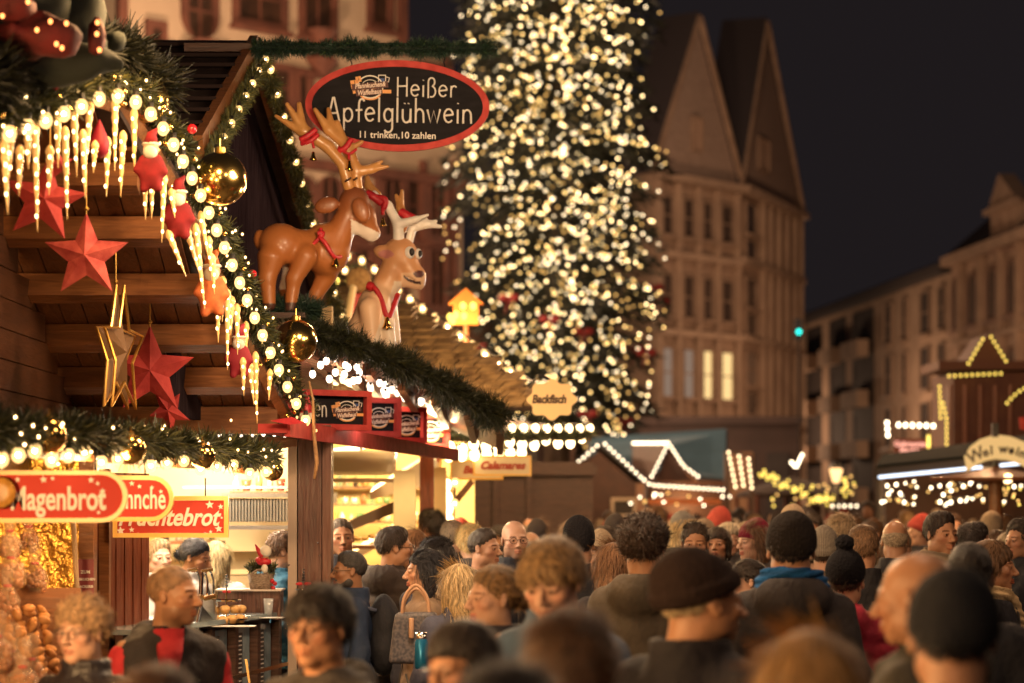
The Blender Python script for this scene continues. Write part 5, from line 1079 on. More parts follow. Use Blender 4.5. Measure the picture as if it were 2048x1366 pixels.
antler(R1, [((712, 368), (708, 330), 15, 15, .1, .1), ((708, 330), (690, 285), 15, 16, .1, .1), ((690, 285), (655, 255), 16, 15, .1, .1), ((655, 255), (628, 215), 14, 6, .1, .08), ((660, 250), (654, 212), 12, 6, .1, .12), ((690, 290), (672, 240), 13, 8, .1, .1), ((692, 298), (722, 278), 12, 5, .1, .1), ((712, 338), (742, 334), 15, 11, .1, .1), ((740, 334), (774, 328), 10, 4, .1, .1), ((735, 332), (762, 318), 8, 4, .1, .1)], horn, 14)
def bell(par, px, py, Y0, r=9, d=0):
    c = Vector(rp(px, py, d, Y0)); r = r*s; b = MB(); b.lathe([(.002, r*1.1), (r*.35, r), (r*.5, 0), (r*.8, -r*.7), (r, -r), (r*.9, -r)], c, 14); b.ball(c+Vector((0, 0, -r*1.1)), r*.25, 8); b.build('bell', gold, par, True)
def ribbon(par, pts, w, Y0, m=red_cloth, name='ribbon'):
    P3 = smoothpts([rp(x, y, d, Y0) for x, y, d in pts], 5); b = MB(); b.tube(P3, [w*s]*len(P3), 7); b.build(name, m, par, True)
ribbon(R1, [(602, 283, -.06), (618, 275, -.07), (634, 262, -.06)], 6, 14); ribbon(R1, [(604, 290, -.05), (622, 286, -.07), (638, 272, -.06)], 5, 14); ribbon(R1, [(626, 284, -.07), (630, 300, -.08)], 3, 14); bell(R1, 629, 316, 14, 8, -.08)
ribbon(R1, [(676, 300, .04), (690, 294, .03), (702, 276, .04)], 6, 14); ribbon(R1, [(676, 292, .04), (696, 306, .03), (712, 296, .05)], 3, 14); ribbon(R1, [(697, 306, .03), (698, 318, .02)], 3, 14); bell(R1, 698, 330, 14, 9, .02)
ribbon(R1, [(640, 476, -.05), (652, 488, -.06), (672, 516, -.03), (692, 500, .12)], 4.5, 14); ribbon(R1, [(643, 458, -.03), (641, 475, -.045), (625, 492, -.04), (607, 506, -.05)], 4, 14); ribbon(R1, [(641, 478, -.045), (646, 468, -.05), (637, 470, -.05)], 6, 14); bell(R1, 672, 524, 14, 10, -.03)
b = MB(); 
for a in (0, 1): b.tube([rp(690+a*17, 362-a*3, .02), rp(702+a*12, 356, .0)], .006, 6)
b.build('fur_band', mat('dark_brown', (.05, .02, .01), .6), R1)
# -- sitting reindeer
tan = mat('reindeer_tan', (1, 1, 1), .45, attr=True, coat=.12, bump=.03, bscale=40)
def f2(p):
    Y0 = 15.0; s2 = 15/F
    E = lambda px, py, r, d=0, rot=None: ell(p, rp(px, py, d, Y0), tuple(q*s2 for q in r), rot)
    c = lambda a, b, ra, rb, da=0, db=0: cap(p, rp(*a, da, Y0), rp(*b, db, Y0), ra*s2, rb*s2)
    body = U(.04, c((735, 668), (752, 610), 44, 34), c((752, 610), (778, 560), 33, 25, 0, 0), c((778, 560), (792, 520), 25, 24, 0, 0))
    head = U(.028, E(800, 505, (34, 28, 30)), c((812, 525), (836, 560), 25, 15, -.01, -.02), E(822, 548, (27, 20, 17), -.01), E(838, 553, (12, 14, 11), -.02), c((812, 562), (838, 570), 13, 10, -.01, -.01))
    leg = U(.02, c((762, 600), (776, 650), 20, 15, -.08, -.12), c((776, 650), (782, 690), 14, 12, -.12, -.12), c((742, 620), (748, 690), 22, 16, -.12, -.13), c((775, 600), (790, 680), 18, 11, .08, .05))
    ears = smin(E(773, 506, (26, 8, 15), -.03, (0, R(12), 0)), E(815, 485, (8, 10, 12), .06), .01)
    r = U(.04, body, leg); r = U(.03, r, head); r = U(.012, r, ears)
    mouth = c((812, 555), (840, 566), 2.4, 2.0, -.068, -.045); r = smax(r, -mouth, .006)
    return r+wob(p, 30, 2)*.0012
lo = np.array(rp(690, 700, -.3, 15)); hi = np.array(rp(865, 465, .25, 15)); v, q = snet(f2, lo, hi, .0075)
col = col_default(len(v), (.88, .60, .38)); px = 1024+F*v[:, 0]/v[:, 1]; py = HY-(v[:, 2]-H)*F/v[:, 1]
hd = np.clip((575-py)/20, 0, 1)[:, None]; col = col*(1-hd)+np.array((.66, .34, .16))*hd
ch = (px-790 > -(py-560)*.35) & (py > 562); col[ch] = (.92, .78, .62); mz = (py > 545) & (px > 803); col[mz] = (.80, .55, .36)
ns = ((px-838)/11)**2+((py-548)/7)**2 < 1; col[ns] = (.10, .03, .03); ear = ((px-772)/15)**2+((py-508)/8)**2 < 1; col[ear & (v[:, 1] < 15)] = (.55, .22, .2)
mo = (np.abs((py-552)-(px-810)*.36+((px-826)/15)**2*3-6) < 3) & (px > 808) & (px < 842); col[mo & (v[:, 1] < 15)] = (.05, .02, .02)
R2 = thing('reindeer_figure', 'smaller pale reindeer figure sitting with goggle eyes, white antlers and red ribbon', 'reindeer figure', rp(745, 690, 0, 15), 'reindeer figures on the canopy')
o = link('body', amesh('body', v, q, col), tan, R2); to_local(o, R2); s = 15/F
b = MB(); b.ball(rp(820, 508, -.07, 15), (11*s, 9*s, 13*s), 16); b.ball(rp(837, 509, -.03, 15), (8*s, 8*s, 11*s), 16); b.build('eye_white', mat('eye_white', (.85, .83, .8), .15), R2, True)
b = MB(); b.ball(rp(825, 507, -.094, 15), (5.5*s, 4*s, 8*s), 12); b.ball(rp(841, 509, -.05, 15), (4.5*s, 4*s, 7*s), 12); b.build('pupil', black, R2, True)
white_horn = mat('antler_white', (.95, .92, .85), .4, coat=.3)
antler(R2, [((798, 484), (796, 448), 15, 14, -.02, -.02), ((796, 448), (776, 412), 13, 12, -.02, -.02), ((776, 412), (748, 388), 12, 8, -.02, 0), ((748, 388), (738, 392), 8, 5, 0, 0), ((798, 450), (832, 441), 13, 9, -.03, -.05), ((832, 441), (856, 432), 8, 4, -.05, -.05)], white_horn, 15)
antler(R2, [((818, 480), (824, 455), 11, 11, .05, .05), ((824, 455), (858, 447), 11, 9, .05, .03), ((850, 448), (880, 452), 9, 5, .03, .03), ((850, 446), (872, 441), 7, 4, .03, .03), ((835, 448), (852, 436), 6, 4, .03, .03)], white_horn, 15)
antler(R2, [((806, 455), (812, 432), 8, 9, .1, .12), ((812, 432), (798, 412), 10, 11, .12, .14), ((798, 412), (790, 385), 9, 5, .14, .14), ((800, 410), (802, 376), 9, 5, .14, .14)], horn, 15)
antler(R2, [((752, 385), (735, 368), 12, 12, .1, .12), ((735, 368), (732, 350), 11, 7, .12, .12)], horn, 15)
ribbon(R2, [(735, 388, -.05), (748, 396, -.06), (764, 408, -.04)], 8, 15); ribbon(R2, [(752, 396, -.05), (772, 402, -.06), (768, 420, -.05)], 6, 15); ribbon(R2, [(766, 410, -.05), (767, 432, -.06)], 4, 15); bell(R2, 767, 446, 15, 8, -.06)
ribbon(R2, [(800, 420, .08), (812, 428, .07), (828, 436, .08)], 9, 15)
ribbon(R2, [(738, 572, -.10), (752, 580, -.125), (764, 600, -.135), (778, 638, -.16), (790, 612, -.09), (796, 590, -.03)], 5.5, 15); ribbon(R2, [(738, 574, -.11), (748, 578, -.12)], 9, 15); bell(R2, 777, 650, 15, 11, -.18)
# green mounds below them
t = thing('garland', 'dark fir cushion under the hooves of the standing reindeer', 'garland', rp(590, 620)); garland([rp(530, 612, .1), rp(580, 618, -.05), rp(635, 622, .05)], .10, 11000, 'fir_branches', t, m=MATS['needles_blue'], tint=.9, seed=71, L=.036, w=.0024)
b = MB(); b.box(rp(580, 634), (.2, .3, .03)); b.build('platform', wood_dark, hut)
# ================================================================ fish stall
Yf = 20.5; fs = thing('fish_stall', 'yellow lit fish stall with shingled sloping roof behind the sitting reindeer', 'market stall', (P(860, HY, Yf).x, 22, 0))
a, c_, e = P(672, 528, 24.5), P(1120, 822, 19.8), P(560, 822, 20.5); top2 = P(690, 520, 24.5)
nrm = (c_-e).cross(a-e).normalized()
if nrm.z < 0: nrm = -nrm
b = MB(); b.slab([e, c_, a, P(560, 528, 24.5)], nrm, .04); b.build('roof', wood_dark, fs)
sh = MB(); rows = 22   # individual shingle rows with ragged lower edge
for i in range(rows):
    q0 = i/rows; L0 = e.lerp(P(560, 528, 24.5), q0); R0 = c_.lerp(a, q0); d = (R0-L0); n = int(d.length/.17); up = ((P(560, 528, 24.5)-e).normalized())
    for j in range(n):
        u = (j+(.5 if i % 2 else 0))/n; w = d.length/n*.9; cc = L0+d*u+nrm*(.07+.01*rnd.random())
        dd = d.normalized(); M4 = Matrix((dd, nrm.cross(dd), nrm)).transposed(); sh.box(cc+up*.05, (w, .26+.03*rnd.random(), .022), M4 @ Euler((R(-4), R(rnd.uniform(-3, 3)), 0)).to_matrix())
sh.build('shingles', mat('shingle', (.34, .22, .11), .6, col2=(.10, .055, .028), scale=9, bump=.4), fs)
rake = [P(640, 545, 24.6), P(700, 520, 24.4), P(752, 548, 24), P(800, 590, 23.4), P(900, 665, 22.2), P(1010, 745, 21), P(1120, 815, 19.9)]
t = thing('garland', 'blurred yellow green garland down the right edge of the fish stall roof', 'garland', tuple(rake[0])); garland([p+Vector((-.03, -.05, -.09)) for p in rake], .085, 900, 'fir_branches', t, tint=1.6, seed=81, L=.06, w=.006)
t = lightstring('light_string', 'round bulbs along the sloping right roof edge of the fish stall', [p+Vector((0, -.1, .03)) for p in smoothpts(rake, 5)], 31, .037, BULBN, seg=10, socket=False)
lightstring('light_string', 'bulbs on the short horizontal ridge left of the fish stall roof', [P(630, 545, 23), P(700, 540, 23)], 30, .034, BULBN, seg=8, socket=False)
lightstring('light_string', 'short glowing bulb row beneath the fish stall ridge', [P(625, 562, 22.8), P(718, 562, 22.8)], 24, .03, BULBY, seg=8, socket=False)
b = MB(); p = P(717, 560, 22.3); b.lathe([(.001, -.02), (.1, -.02), (.12, 0), (.1, .02), (.001, .02)], p, 20, axis=(0, -1, 0)); o = b.build('straw_wreath', mat('straw', (.45, .28, .12), .8, col2=(.25, .14, .06), scale=30, bump=.6), None, True); tag(o, 'round brown straw wreath behind the neck of the sitting reindeer', 'wreath')
b = MB(); b.tube([P(706, 575, 22), P(690, 672, 21.5)], .035, 8); b.build('roof_pole', cream, fs)
b = MB(); b.slab([P(712, 580, 22.4), P(735, 560, 22.4), P(742, 640, 22.4), P(700, 650, 22.4)], (0, 1, 0), .05); o = b.build('red_cloth', red_cloth); tag(o, 'dark red cloth hanging on the pole behind the sitting reindeer', 'cloth')
# canopy eave right
e0, e1 = P(890, 868, 19.2), P(1182, 868, 22.5)
b = MB(); b.slab([e0+Vector((0, 0, -.06)), e1+Vector((0, 0, -.06)), e1+Vector((-1.6, 2.0, .25)), e0+Vector((-1.2, 2.2, .25))], (0, 0, 1), .08); b.build('canopy', wood_warm, fs)
t = thing('garland', 'straight garland along the fish stall eave above the yellow signs', 'garland', tuple(e0)); garland([e0+Vector((0, -.04, -.005)), e0.lerp(e1, .5)+Vector((0, -.04, -.005)), e1+Vector((0, -.04, -.005))], .05, 1000, 'fir_branches', t, tint=1.8, seed=91, L=.05, w=.005)
lightstring('light_string', 'tight bright bulb row on top of the fish stall eave', [P(892, 856, 19.1), P(1180, 857, 22.4)], 24, .034, BULBE, seg=8, socket=False)
lightstring('light_string', 'scalloped row of larger bulbs hanging below the fish stall eave', [P(900+i*13.5, 895+7*math.sin(i*1.2)-i*.7, 19.2+i*.16) for i in range(21)], 26, .042, BULBE, seg=8, socket=False)
lightstring('light_string', 'second row of bulbs nearest the Calamares sign', [P(898, 912, 19.6), P(1060, 905, 21.5)], 24, .042, BULBE, seg=8, socket=False)
def plank_sign(x0, x1, y0, y1, Yd, word, label, m, size, shear=.3):
    c = P((x0+x1)/2, (y0+y1)/2, Yd); k = Yd/F; t = thing('hanging_sign', label, 'sign', tuple(c), 'cream signs of the fish stall'); M = frame(c, (1, 0, 0), (0, 0, 1))
    b = MB(); plate(b, M, sq((x1-x0)/2*k, (y1-y0)/2*k), -.02, 0); b.build('board', cream, t); b = MB(); ringplate(b, M, sq((x1-x0)/2*k+.008, (y1-y0)/2*k+.008), sq((x1-x0)/2*k-.008, (y1-y0)/2*k-.008), -.022, .008); b.build('frame', yellow_edge, t)
    text(word, size*k, mat('letter_brown', (.45, .06, .02), .5), t, M @ Matrix.Translation((0, 0, .002)), .002, .0045, shear, name='lettering')
plank_sign(948, 1061, 913, 950, 20.2, 'Calamares', 'cream plank sign reading Calamares under the bright bulbs', cream, 21)
plank_sign(902, 1005, 922, 958, 20.6, 'Back   ', 'cream plank sign partly hidden behind the Calamares sign', cream, 20)
plank_sign(853, 882, 902, 938, 20.6, 'Fisch', 'small cream sign on the red brown post', cream, 10)
# scalloped fisch sign
c = P(1104, 799, 18.6); k = 18.6/F; t = thing('scalloped_sign', 'cream scalloped sign ending in fisch right of the fish stall roof', 'sign', tuple(c)); M = frame(c, (1, 0, 0), (0, 0, 1))
O = [((47+4*math.cos(8*2*math.pi*i/64))*k*math.cos(2*math.pi*i/64), (38+4*math.cos(8*2*math.pi*i/64))*k*math.sin(2*math.pi*i/64)) for i in range(64)]
b = MB(); plate(b, M, O, -.03, 0); b.build('board', mat('sign_cream_glow', (.8, .55, .22), .5, emit=(1, .55, .18), estr=.42, sample=False), t); text('Backfisch', 23*k, mat('letter_dkbrown', (.1, .04, .02), .5), t, M @ Matrix.Translation((-6*k, 0, .002)), .002, .004, .2, .8, name='lettering')  # board made to glow faintly so it reads bright; not a lit sign
b = MB(); b.tube([M @ Vector((0, 38*k, -.015)), M @ Vector((-.1, 50*k, -.015)), P(1060, 775, 19.2)], .012, 6); b.build('bracket', black, t)
# little glowing house
p = P(932, 628, 25); t = thing('lantern_house', 'small glowing orange wooden house ornament above the fish stall roof', 'lantern house', tuple(p)); b = MB(); b.box(p, (.26, .2, .22)); b.slab([p+Vector((-.18, -.12, .1)), p+Vector((.18, -.12, .1)), p+Vector((0, -.12, .26))], (0, 1, 0), .24); b.build('body', mat('orange_house', (.5, .16, .03), .6, emit=(1, .25, .03), estr=.25, sample=False), t)
bulbs([P(926, 612, 24.7), P(946, 612, 24.7), P(928, 632, 24.7), P(912, 630, 24.7), P(905, 642, 24.7), P(900, 634, 24.7)], .035, BULBY, t, 'window_light', seg=8, socket=False)
MB().tube([p+Vector((0, .05, -.1)), Vector((p.x, 25.05, 2.6))], .03, 6).build('stake', wood_warm, t)
# goods on shelves in both kitchens
g2 = random.Random(3)
def goods(x0, x1, py, Yd, n, place):
    o = MB().box((P((x0+x1)/2, py, Yd)), ((x1-x0)/F*Yd+.05, .22, .02)).build('shelf', wood_warm); tag(o, 'wooden wall shelf holding %s' % place, 'shelf', 'shelves in the lit stalls')
    x = x0+3
    while x < x1:
        p = P(x, py, Yd)+Vector((0, -.02, .012)); k = g2.random(); h = g2.uniform(.06, .14); w = g2.uniform(.02, .04); b = MB(); c = g2.choice([(.5, .08, .04), (.75, .6, .4), (.1, .2, .08), (.3, .12, .05), (.8, .75, .65), (.08, .06, .05), (.6, .35, .1)])
        m = mat('goods_%d' % int(c[0]*100), c, .3)
        if k < .5: b.lathe([(.001, 0), (w*.8, 0), (w*.8, h*.6), (w*.3, h*.75), (w*.3, h), (.001, h)], p, 12); nm = 'bottle'
        elif k < .8: b.lathe([(.001, 0), (w*.7, 0), (w, h*.7), (w*.9, h*.7), (w*.6, .006), (.001, .006)], p, 12); nm = 'cup'
        else: b.box(p+Vector((0, 0, h*.4)), (w*1.8, .06, h*.8)); b.box(p+Vector((0, -.002, h*.42)), (w*1.3, .062, h*.3)); nm = 'carton'
        o = b.build(nm, m, None, nm != 'carton'); tag(o, 'small %s among %s' % (nm, place), nm, nm+'s on the lit shelves'); x += w/Yd*F*2.1+g2.uniform(1, 7)
goods(470, 568, 985, 16.8, 9, 'the pancake kitchen shelf goods by the vent')
goods(300, 440, 1085, 17.0, 9, 'the goods behind the stallkeepers')
goods(664, 780, 1010, 22.6, 9, 'the goods in the yellow fish stall'); goods(664, 900, 975, 23.3, 14, 'the high shelf goods of the fish stall'); goods(664, 860, 1045, 22.4, 13, 'the low shelf goods of the fish stall')
# interior of the fish stall
iy = mat('stall_yellow', (.9, .66, .26), .5, col2=(.85, .58, .2), scale=2)
b = MB(); x0, x1 = P(640, 0, 23).x, P(905, 0, 23).x; b.box(((x0+x1)/2, 23.6, 1.7), (x1-x0+.4, .06, 2.4)); b.build('back_wall', iy, fs)
b = MB(); b.box((P(760, 0, 20).x, 21.2, 2.72), (2.0, 3.4, .05)); b.build('stall_ceiling', iy, fs)
b = MB(); p = P(722, 925, 19.3); b.lathe([(.27, .09), (.285, .07), (.28, -.07), (.24, -.1), (.235, -.09), (.27, -.06), (.27, .09)], p, 32); b.tube([p+Vector((0, 0, 0)), p+Vector((0, 0, .5))], .012, 6); b.build('pan_lamp', mat('enamel_white', (.9, .8, .6), .25), fs, True)
b = MB(); b.lathe([(.3, .0), (.27, -.03), (.001, -.03)], P(722, 957, 19.3), 28); b.build('pan_rim', MATS['enamel_white'], fs, True)
for i, (xa, ya, xb, yb, th) in enumerate(((740, 985, 870, 905, 60), (700, 1110, 800, 1050, 50))):
    b = MB(); A1, B1 = P(xa, ya, 19.6), P(xb, yb, 19.9); b.slab([A1, B1, B1+Vector((0, 0, -.08 if i else -.25)), A1+Vector((0, 0, -.06))], (0, 1, .1), .5); b.build('awning', mat('awning_cream', (.9, .78, .55), .6), fs)
b = MB(); b.tube([P(665, 905, 19.5), P(700, 900, 20), P(760, 880, 20.5)], .03, 8); b.build('tube_lamp', glow('lamp_white', (1, .8, .5), 5, True), fs)
b = MB(); b.tube([P(712, 887, 19.6), P(748, 887, 19.6)], .028, 10); b.build('tube_lamp', glow('lamp_white', (1, .8, .5), 5), fs)
for (x0, x1, y0, m, Yd) in ((788, 832, 940, cream, 18.9), (840, 868, 905, wood_red, 19.4), (869, 893, 935, mat('post_cream', (.75, .5, .22), .6), 19.2), (640, 658, 860, wood_warm, 18.5)):
    b = MB(); pa, pb = P(x0, y0, Yd), P(x1, y0, Yd); b.box(((pa.x+pb.x)/2, Yd, pa.z/2), (pb.x-pa.x, .1, pa.z)); b.build('post', m, fs)
b = MB(); b.box((P(770, 0, 19).x, 19.3, .6), (1.0, .7, 1.2)); b.box((P(770, 0, 19).x, 19.2, 1.55), (1.0, .5, .03)); b.build('counter', wood_warm, fs)
b = MB(); b.slab([P(700, 1040, 19.2), P(830, 985, 19.3), P(830, 1010, 19.3), P(700, 1062, 19.2)], (0, 1, 0), .05); b.build('grill_hood', mat('hood_brown', (.12, .07, .04), .4), fs)
b = MB()
for i in range(9): b.ball(P(700+i*15, 1072+6*math.sin(i), 19.0), (.035, .03, .02), 8)
b.build('fish_rolls', mat('roll_gold', (.7, .4, .12), .5), fs, True)
lightstring('light_string', 'bulbs running down beside the wooden brace under the Calamares sign', [P(910, 965, 20), P(908, 1055, 20)], 42, .034, BULBN, seg=8, socket=False)
lightstring('light_string', 'dense blurred bulbs down the front edge of the fish stall', [P(893, 970, 19.4), P(900, 1075, 19.4)], 24, .042, BULBE, seg=8, socket=False)
b = MB(); b.beam(P(905, 1010, 20.3), P(945, 962, 20.3), .05, .05); b.build('brace', wood_warm, fs)
b = MB(); b.box((P(1020, 0, 28).x, 30, 1.2), (2.0, 1.6, 2.4)); b.box((P(1020, 0, 28).x, 29.15, 2.3), (2.1, .1, .12)); b.box((P(990, 0, 28).x, 29.15, 1.1), (.07, .08, 2.3)); b.box((P(1060, 0, 28).x, 29.15, 1.1), (.07, .08, 2.3)); o = b.build('dark_hut', wood_dark); tag(o, 'unlit reddish brown hut side behind the Calamares sign', 'market hut')
# ================================================================ people
def head_sdf(kind):
    fem = kind in ('f',); smile = kind == 's'; old = kind == 'o'
    jw = .9 if fem else 1.05
    def f(p):
        q = p.copy(); q[:, 0] = np.abs(q[:, 0])
        r = ell(q, (0, .016, .036), (.0755, .094, .086)); r = smin(r, ell(q, (0, -.028, -.03), (.060*jw**.3, .064, .083)), .03)
        r = smin(r, ell(q, (0, -.064, -.096), (.024*jw, .022, .022)), .028); r = smin(r, ell(q, (.045*jw, -.008, -.066), (.018, .034, .026)), .035)
        r = smin(r, ell(q, (.044, -.058, -.020), (.021, .022, .018)), .022); r = smin(r, cap(q, (0, -.084, .022), (.043, -.070, .020), .0105 if not fem else .008), .016)
        r = smax(r, -ell(q, (.031, -.101, .002), (.017, .018, .0125)), .014)
        r = smin(r, ell(q, (.031, -.078, .0005), (.0145, .0125, .0122)), .003)
        r = smin(r, cap(q, (.018, -.0895, .0095), (.045, -.081, .0075), .0036), .005)      # upper lid
        r = smin(r, cap(q, (0, -.088, .012), (0, -.1135, -.030), .0075, .0118), .012); r = smin(r, ell(q, (.0115, -.103, -.0345), (.0085, .011, .0085)), .007)
        w = .027 if smile else .022
        r = smin(r, cap(q, (0, -.095, -.0595), (w*.9, -.083, -.0625+(.004 if smile else 0)), .0062, .003), .008); r = smin(r, cap(q, (0, -.094, -.0735), (w*.8, -.083, -.071), .0075, .003), .008)
        r = smax(r, -cap(q, (0, -.104, -.0668), (w, -.089, -.066+(.005 if smile else 0)), .0022 if not smile else .004, .0012), .003)
        r = smin(r, ell(q, (.079, .008, -.002), (.0075, .017, .030), (R(-8), 0, R(18))), .008); r = smax(r, -ell(q, (.088, .002, .002), (.006, .009, .016)), .005)
        r = smin(r, cap(q, (0, .022, -.06), (0, .036, -.21), .050 if fem else .057, .056 if fem else .066), .025)
        if old: r = r+wob(p, 55, 3)*.0012
        return r
    return f
HEADS = {}
def head(kind):
    if kind not in HEADS:
        v, q = snet(head_sdf(kind), (-.105, -.135, -.205), (.105, .13, .14), .0038)
        c = np.ones((len(v), 3), np.float32); x = np.abs(v[:, 0]); y = v[:, 1]; z = v[:, 2]; fr = y < -.05
        w = .030 if kind == 's' else .023
        lip = fr & (x < w) & (z < -.0545) & (z > -.0815) & (y < -.082); c[lip] = (.78, .46, .44) if kind == 'f' else (.86, .66, .62)
        mth = fr & (x < w) & (np.abs(z+.0668-(x/w)**2*(.004 if kind == 's' else 0)) < .0025) & (y < -.08); c[mth] = (.9, .85, .8) if kind == 's' else (.3, .15, .14)
        bz = .0235-((x-.030)/.03)**2*.005; brow = fr & (x > .012) & (x < .052) & (np.abs(z-bz) < (.0042 if kind != 'f' else .003)); c[brow] = (.28, .22, .2)
        ck = np.exp(-(((x-.045)/.02)**2+((z+.028)/.022)**2))*fr; c *= (1-ck[:, None]*np.array((.0, .16, .14), np.float32))
        lid = fr & (x > .016) & (x < .047) & (z < .009) & (z > -.012) & (y < -.07); c[lid] *= .8
        c[fr & (x < .01) & (z < -.038) & (z > -.046) & (y < -.095)] *= .6
        stub = ((z < -.045) & (z > -.13) & (y < .02) & ~lip & ~mth)
        HEADS[kind] = (v, q, c, stub)
    return HEADS[kind]
def hand_mesh():
    if 'hand' not in HEADS:
        def f(p):
            r = ell(p, (0, 0, -.045), (.042, .017, .05))
            for i, (x, L) in enumerate(((-.030, .062), (-.010, .074), (.011, .068), (.031, .052))):
                a = (x, -.002, -.082); m_ = (x*1.1, -.014, -.082-L*.5); e = (x*1.1, -.036, -.082-L*.85); fg = smin(cap(p, a, m_, .0092, .0085), cap(p, m_, e, .0085, .007), .004); r = smin(r, fg, .008)
            th = smin(cap(p, (.036, -.004, -.03), (.060, -.02, -.062), .013, .0105), cap(p, (.060, -.02, -.062), (.058, -.034, -.092), .0105, .0085), .004)
            return smin(smin(r, th, .012), cap(p, (0, 0, .05), (0, 0, -.01), .027, .029), .02)
        HEADS['hand'] = snet(f, (-.08, -.075, -.18), (.1, .05, .07), .0058)
    return HEADS['hand']
POSES = {  # elbow, wrist of (left x<0, right x>0)
    'down': (((-.225, .03, 1.13), (-.225, -.05, .90)), ((.225, .03, 1.13), (.225, -.05, .90))),
    'front': (((-.23, .0, 1.13), (-.10, -.24, 1.08)), ((.23, .0, 1.13), (.10, -.24, 1.08))),
    'up': (((-.23, -.10, 1.14), (-.06, -.26, 1.34)), ((.225, .03, 1.13), (.225, -.05, .90)))}
CACHE = {}
def body_base(pose):
    k = ('b', pose)
    if k not in CACHE:
        (el_, wl), (er, wr) = POSES[pose]
        def f(p):
            q = p.copy(); q[:, 0] = np.abs(q[:, 0])
            r = U(.06, ell(q, (0, 0, 1.27), (.165, .105, .2)), ell(q, (0, 0, 1.06), (.14, .1, .18)), ell(q, (0, .01, .92), (.165, .115, .13)), cap(q, (0, .01, 1.41), (.155, .01, 1.40), .055))
            r = smin(r, cap(q, (.09, 0, .88), (.10, -.01, .48), .085, .055), .04); r = smin(r, cap(q, (.10, -.01, .48), (.10, .02, .08), .055, .038), .02); r = smin(r, cap(q, (.10, .03, .04), (.11, -.13, .03), .04, .035), .02)
            for (e, w, sx) in ((el_, wl, -1), (er, wr, 1)): r = smin(r, smin(cap(p, (.17*sx, .01, 1.39), e, .048, .038), cap(p, e, w, .038, .027), .02), .03)
            return smin(r, cap(p, (0, .025, 1.42), (0, .035, 1.50), .06, .057), .03)
        v, q = snet(f, (-.36, -.33, -.02), (.36, .2, 1.52), .02); hv, hq = hand_mesh()
        for (e, w, sx) in ((el_, wl, -1), (er, wr, 1)):
            d = (Vector(w)-Vector(e)).normalized(); Q = Vector((0, 0, -1)).rotation_difference(d).to_matrix(); h = hv.copy(); h[:, 0] *= -sx
            h2 = h @ np.array(Q, dtype=np.float32).T+np.array(Vector(w)+d*.01, dtype=np.float32); qq = hq if sx < 0 else hq[:, ::-1]; q = np.concatenate([q, qq+len(v)]); v = np.concatenate([v, h2])
        CACHE[k] = (v, q)
    return CACHE[k]
def coat_mesh(pose, style, seed=0):
    """style: 'jacket', 'hooded' (hood lying on the back), 'collar', 'puffer', 'long'"""
    k = ('c', pose, style, seed)
    if k in CACHE: return CACHE[k]
    (el_, wl), (er, wr) = POSES[pose]; hem = .62 if style == 'long' else .80
    def f(p):
        r = U(.07, ell(p, (0, -.005, 1.27), (.185, .132, .2)), ell(p, (0, -.005, 1.06), (.165, .125, .2)), ell(p, (0, .005, .90), (.18, .14, .18)), cap(p, (-.145, .01, 1.385), (.145, .01, 1.385), .062))
        if style == 'long': r = smin(r, ell(p, (0, 0, .72), (.21, .16, .2)), .08)
        r = smin(r, cap(p, (0, .02, 1.42), (0, .03, 1.47), .098, .075), .05)
        for (e, w, sx) in ((el_, wl, -1), (er, wr, 1)): r = smin(r, smin(cap(p, (.155*sx, .01, 1.38), e, .066, .054), cap(p, e, w, .054, .045), .025), .03)
        z = p[:, 2]
        if style == 'puffer': r = r-.012-.010*np.abs(np.sin(z*42))
        else: r = r-.006+wob(p, 13, seed)*.012+wob(p, 31, seed+2)*.005+.004*np.sin(z*38+6*np.sin(p[:, 0]*11+seed))*np.clip((1.3-z)*3, 0, 1)
        if style in ('hooded', 'puffer'):
            hd = smax(ell(p, (0, .105, 1.445), (.135, .075, .10)), -ell(p, (0, .075, 1.55), (.085, .06, .09)), .02); r = smin(r, hd, .03); r = smin(r, smin(cap(p, (-.115, .05, 1.46), (-.06, -.08, 1.44), .03, .022), cap(p, (.115, .05, 1.46), (.06, -.08, 1.44), .03, .022), .001), .03)
        if style in ('collar', 'jacket', 'long'):
            rr = np.sqrt((p[:, 0]/1.0)**2+((p[:, 1]-.025)/1.0)**2); cl = np.maximum(np.abs(rr-.079)-.012, np.abs(z-1.49)-.032)-.006; r = smin(r, cl, .02)
        neck = cap(p, (0, .025, 1.44), (0, .03, 1.7), .064, .078); r = smax(r, -neck, .012)
        for (e, w, sx) in ((el_, wl, -1), (er, wr, 1)):
            d = V3(*w)-V3(*e); d /= np.linalg.norm(d); t = (p-V3(*w))@d; near = np.linalg.norm(p-V3(*w), axis=1)-.12; r = np.where(near < 0, np.maximum(r, t), r)
        return np.maximum(r, hem-z)
    v, q = snet(f, (-.40, -.38, hem-.05), (.40, .27, 1.60), .0135); me = amesh('coat', v, q); CACHE[k] = me
    zp = []
    for z in np.arange(hem+.03, 1.45, .03):
        s_ = v[(np.abs(v[:, 0]) < .02) & (np.abs(v[:, 2]-z) < .02)]
        if len(s_): zp.append((.012*math.sin(z*9), float(s_[:, 1].min())-.002, float(z)))
    b = MB(); b.tube(zp, .0055, 6)
    for sx in (-1, 1):       # pocket flaps
        s_ = v[(np.abs(v[:, 0]-sx*.10) < .02) & (np.abs(v[:, 2]-1.02) < .02)]
        if len(s_): y = float(s_[:, 1].min()); b.tube([(sx*.075, y-.004, 1.05), (sx*.13, y+.008, .99)], .006, 6)
    CACHE[('z', me.name)] = b.mesh('zip'); return me
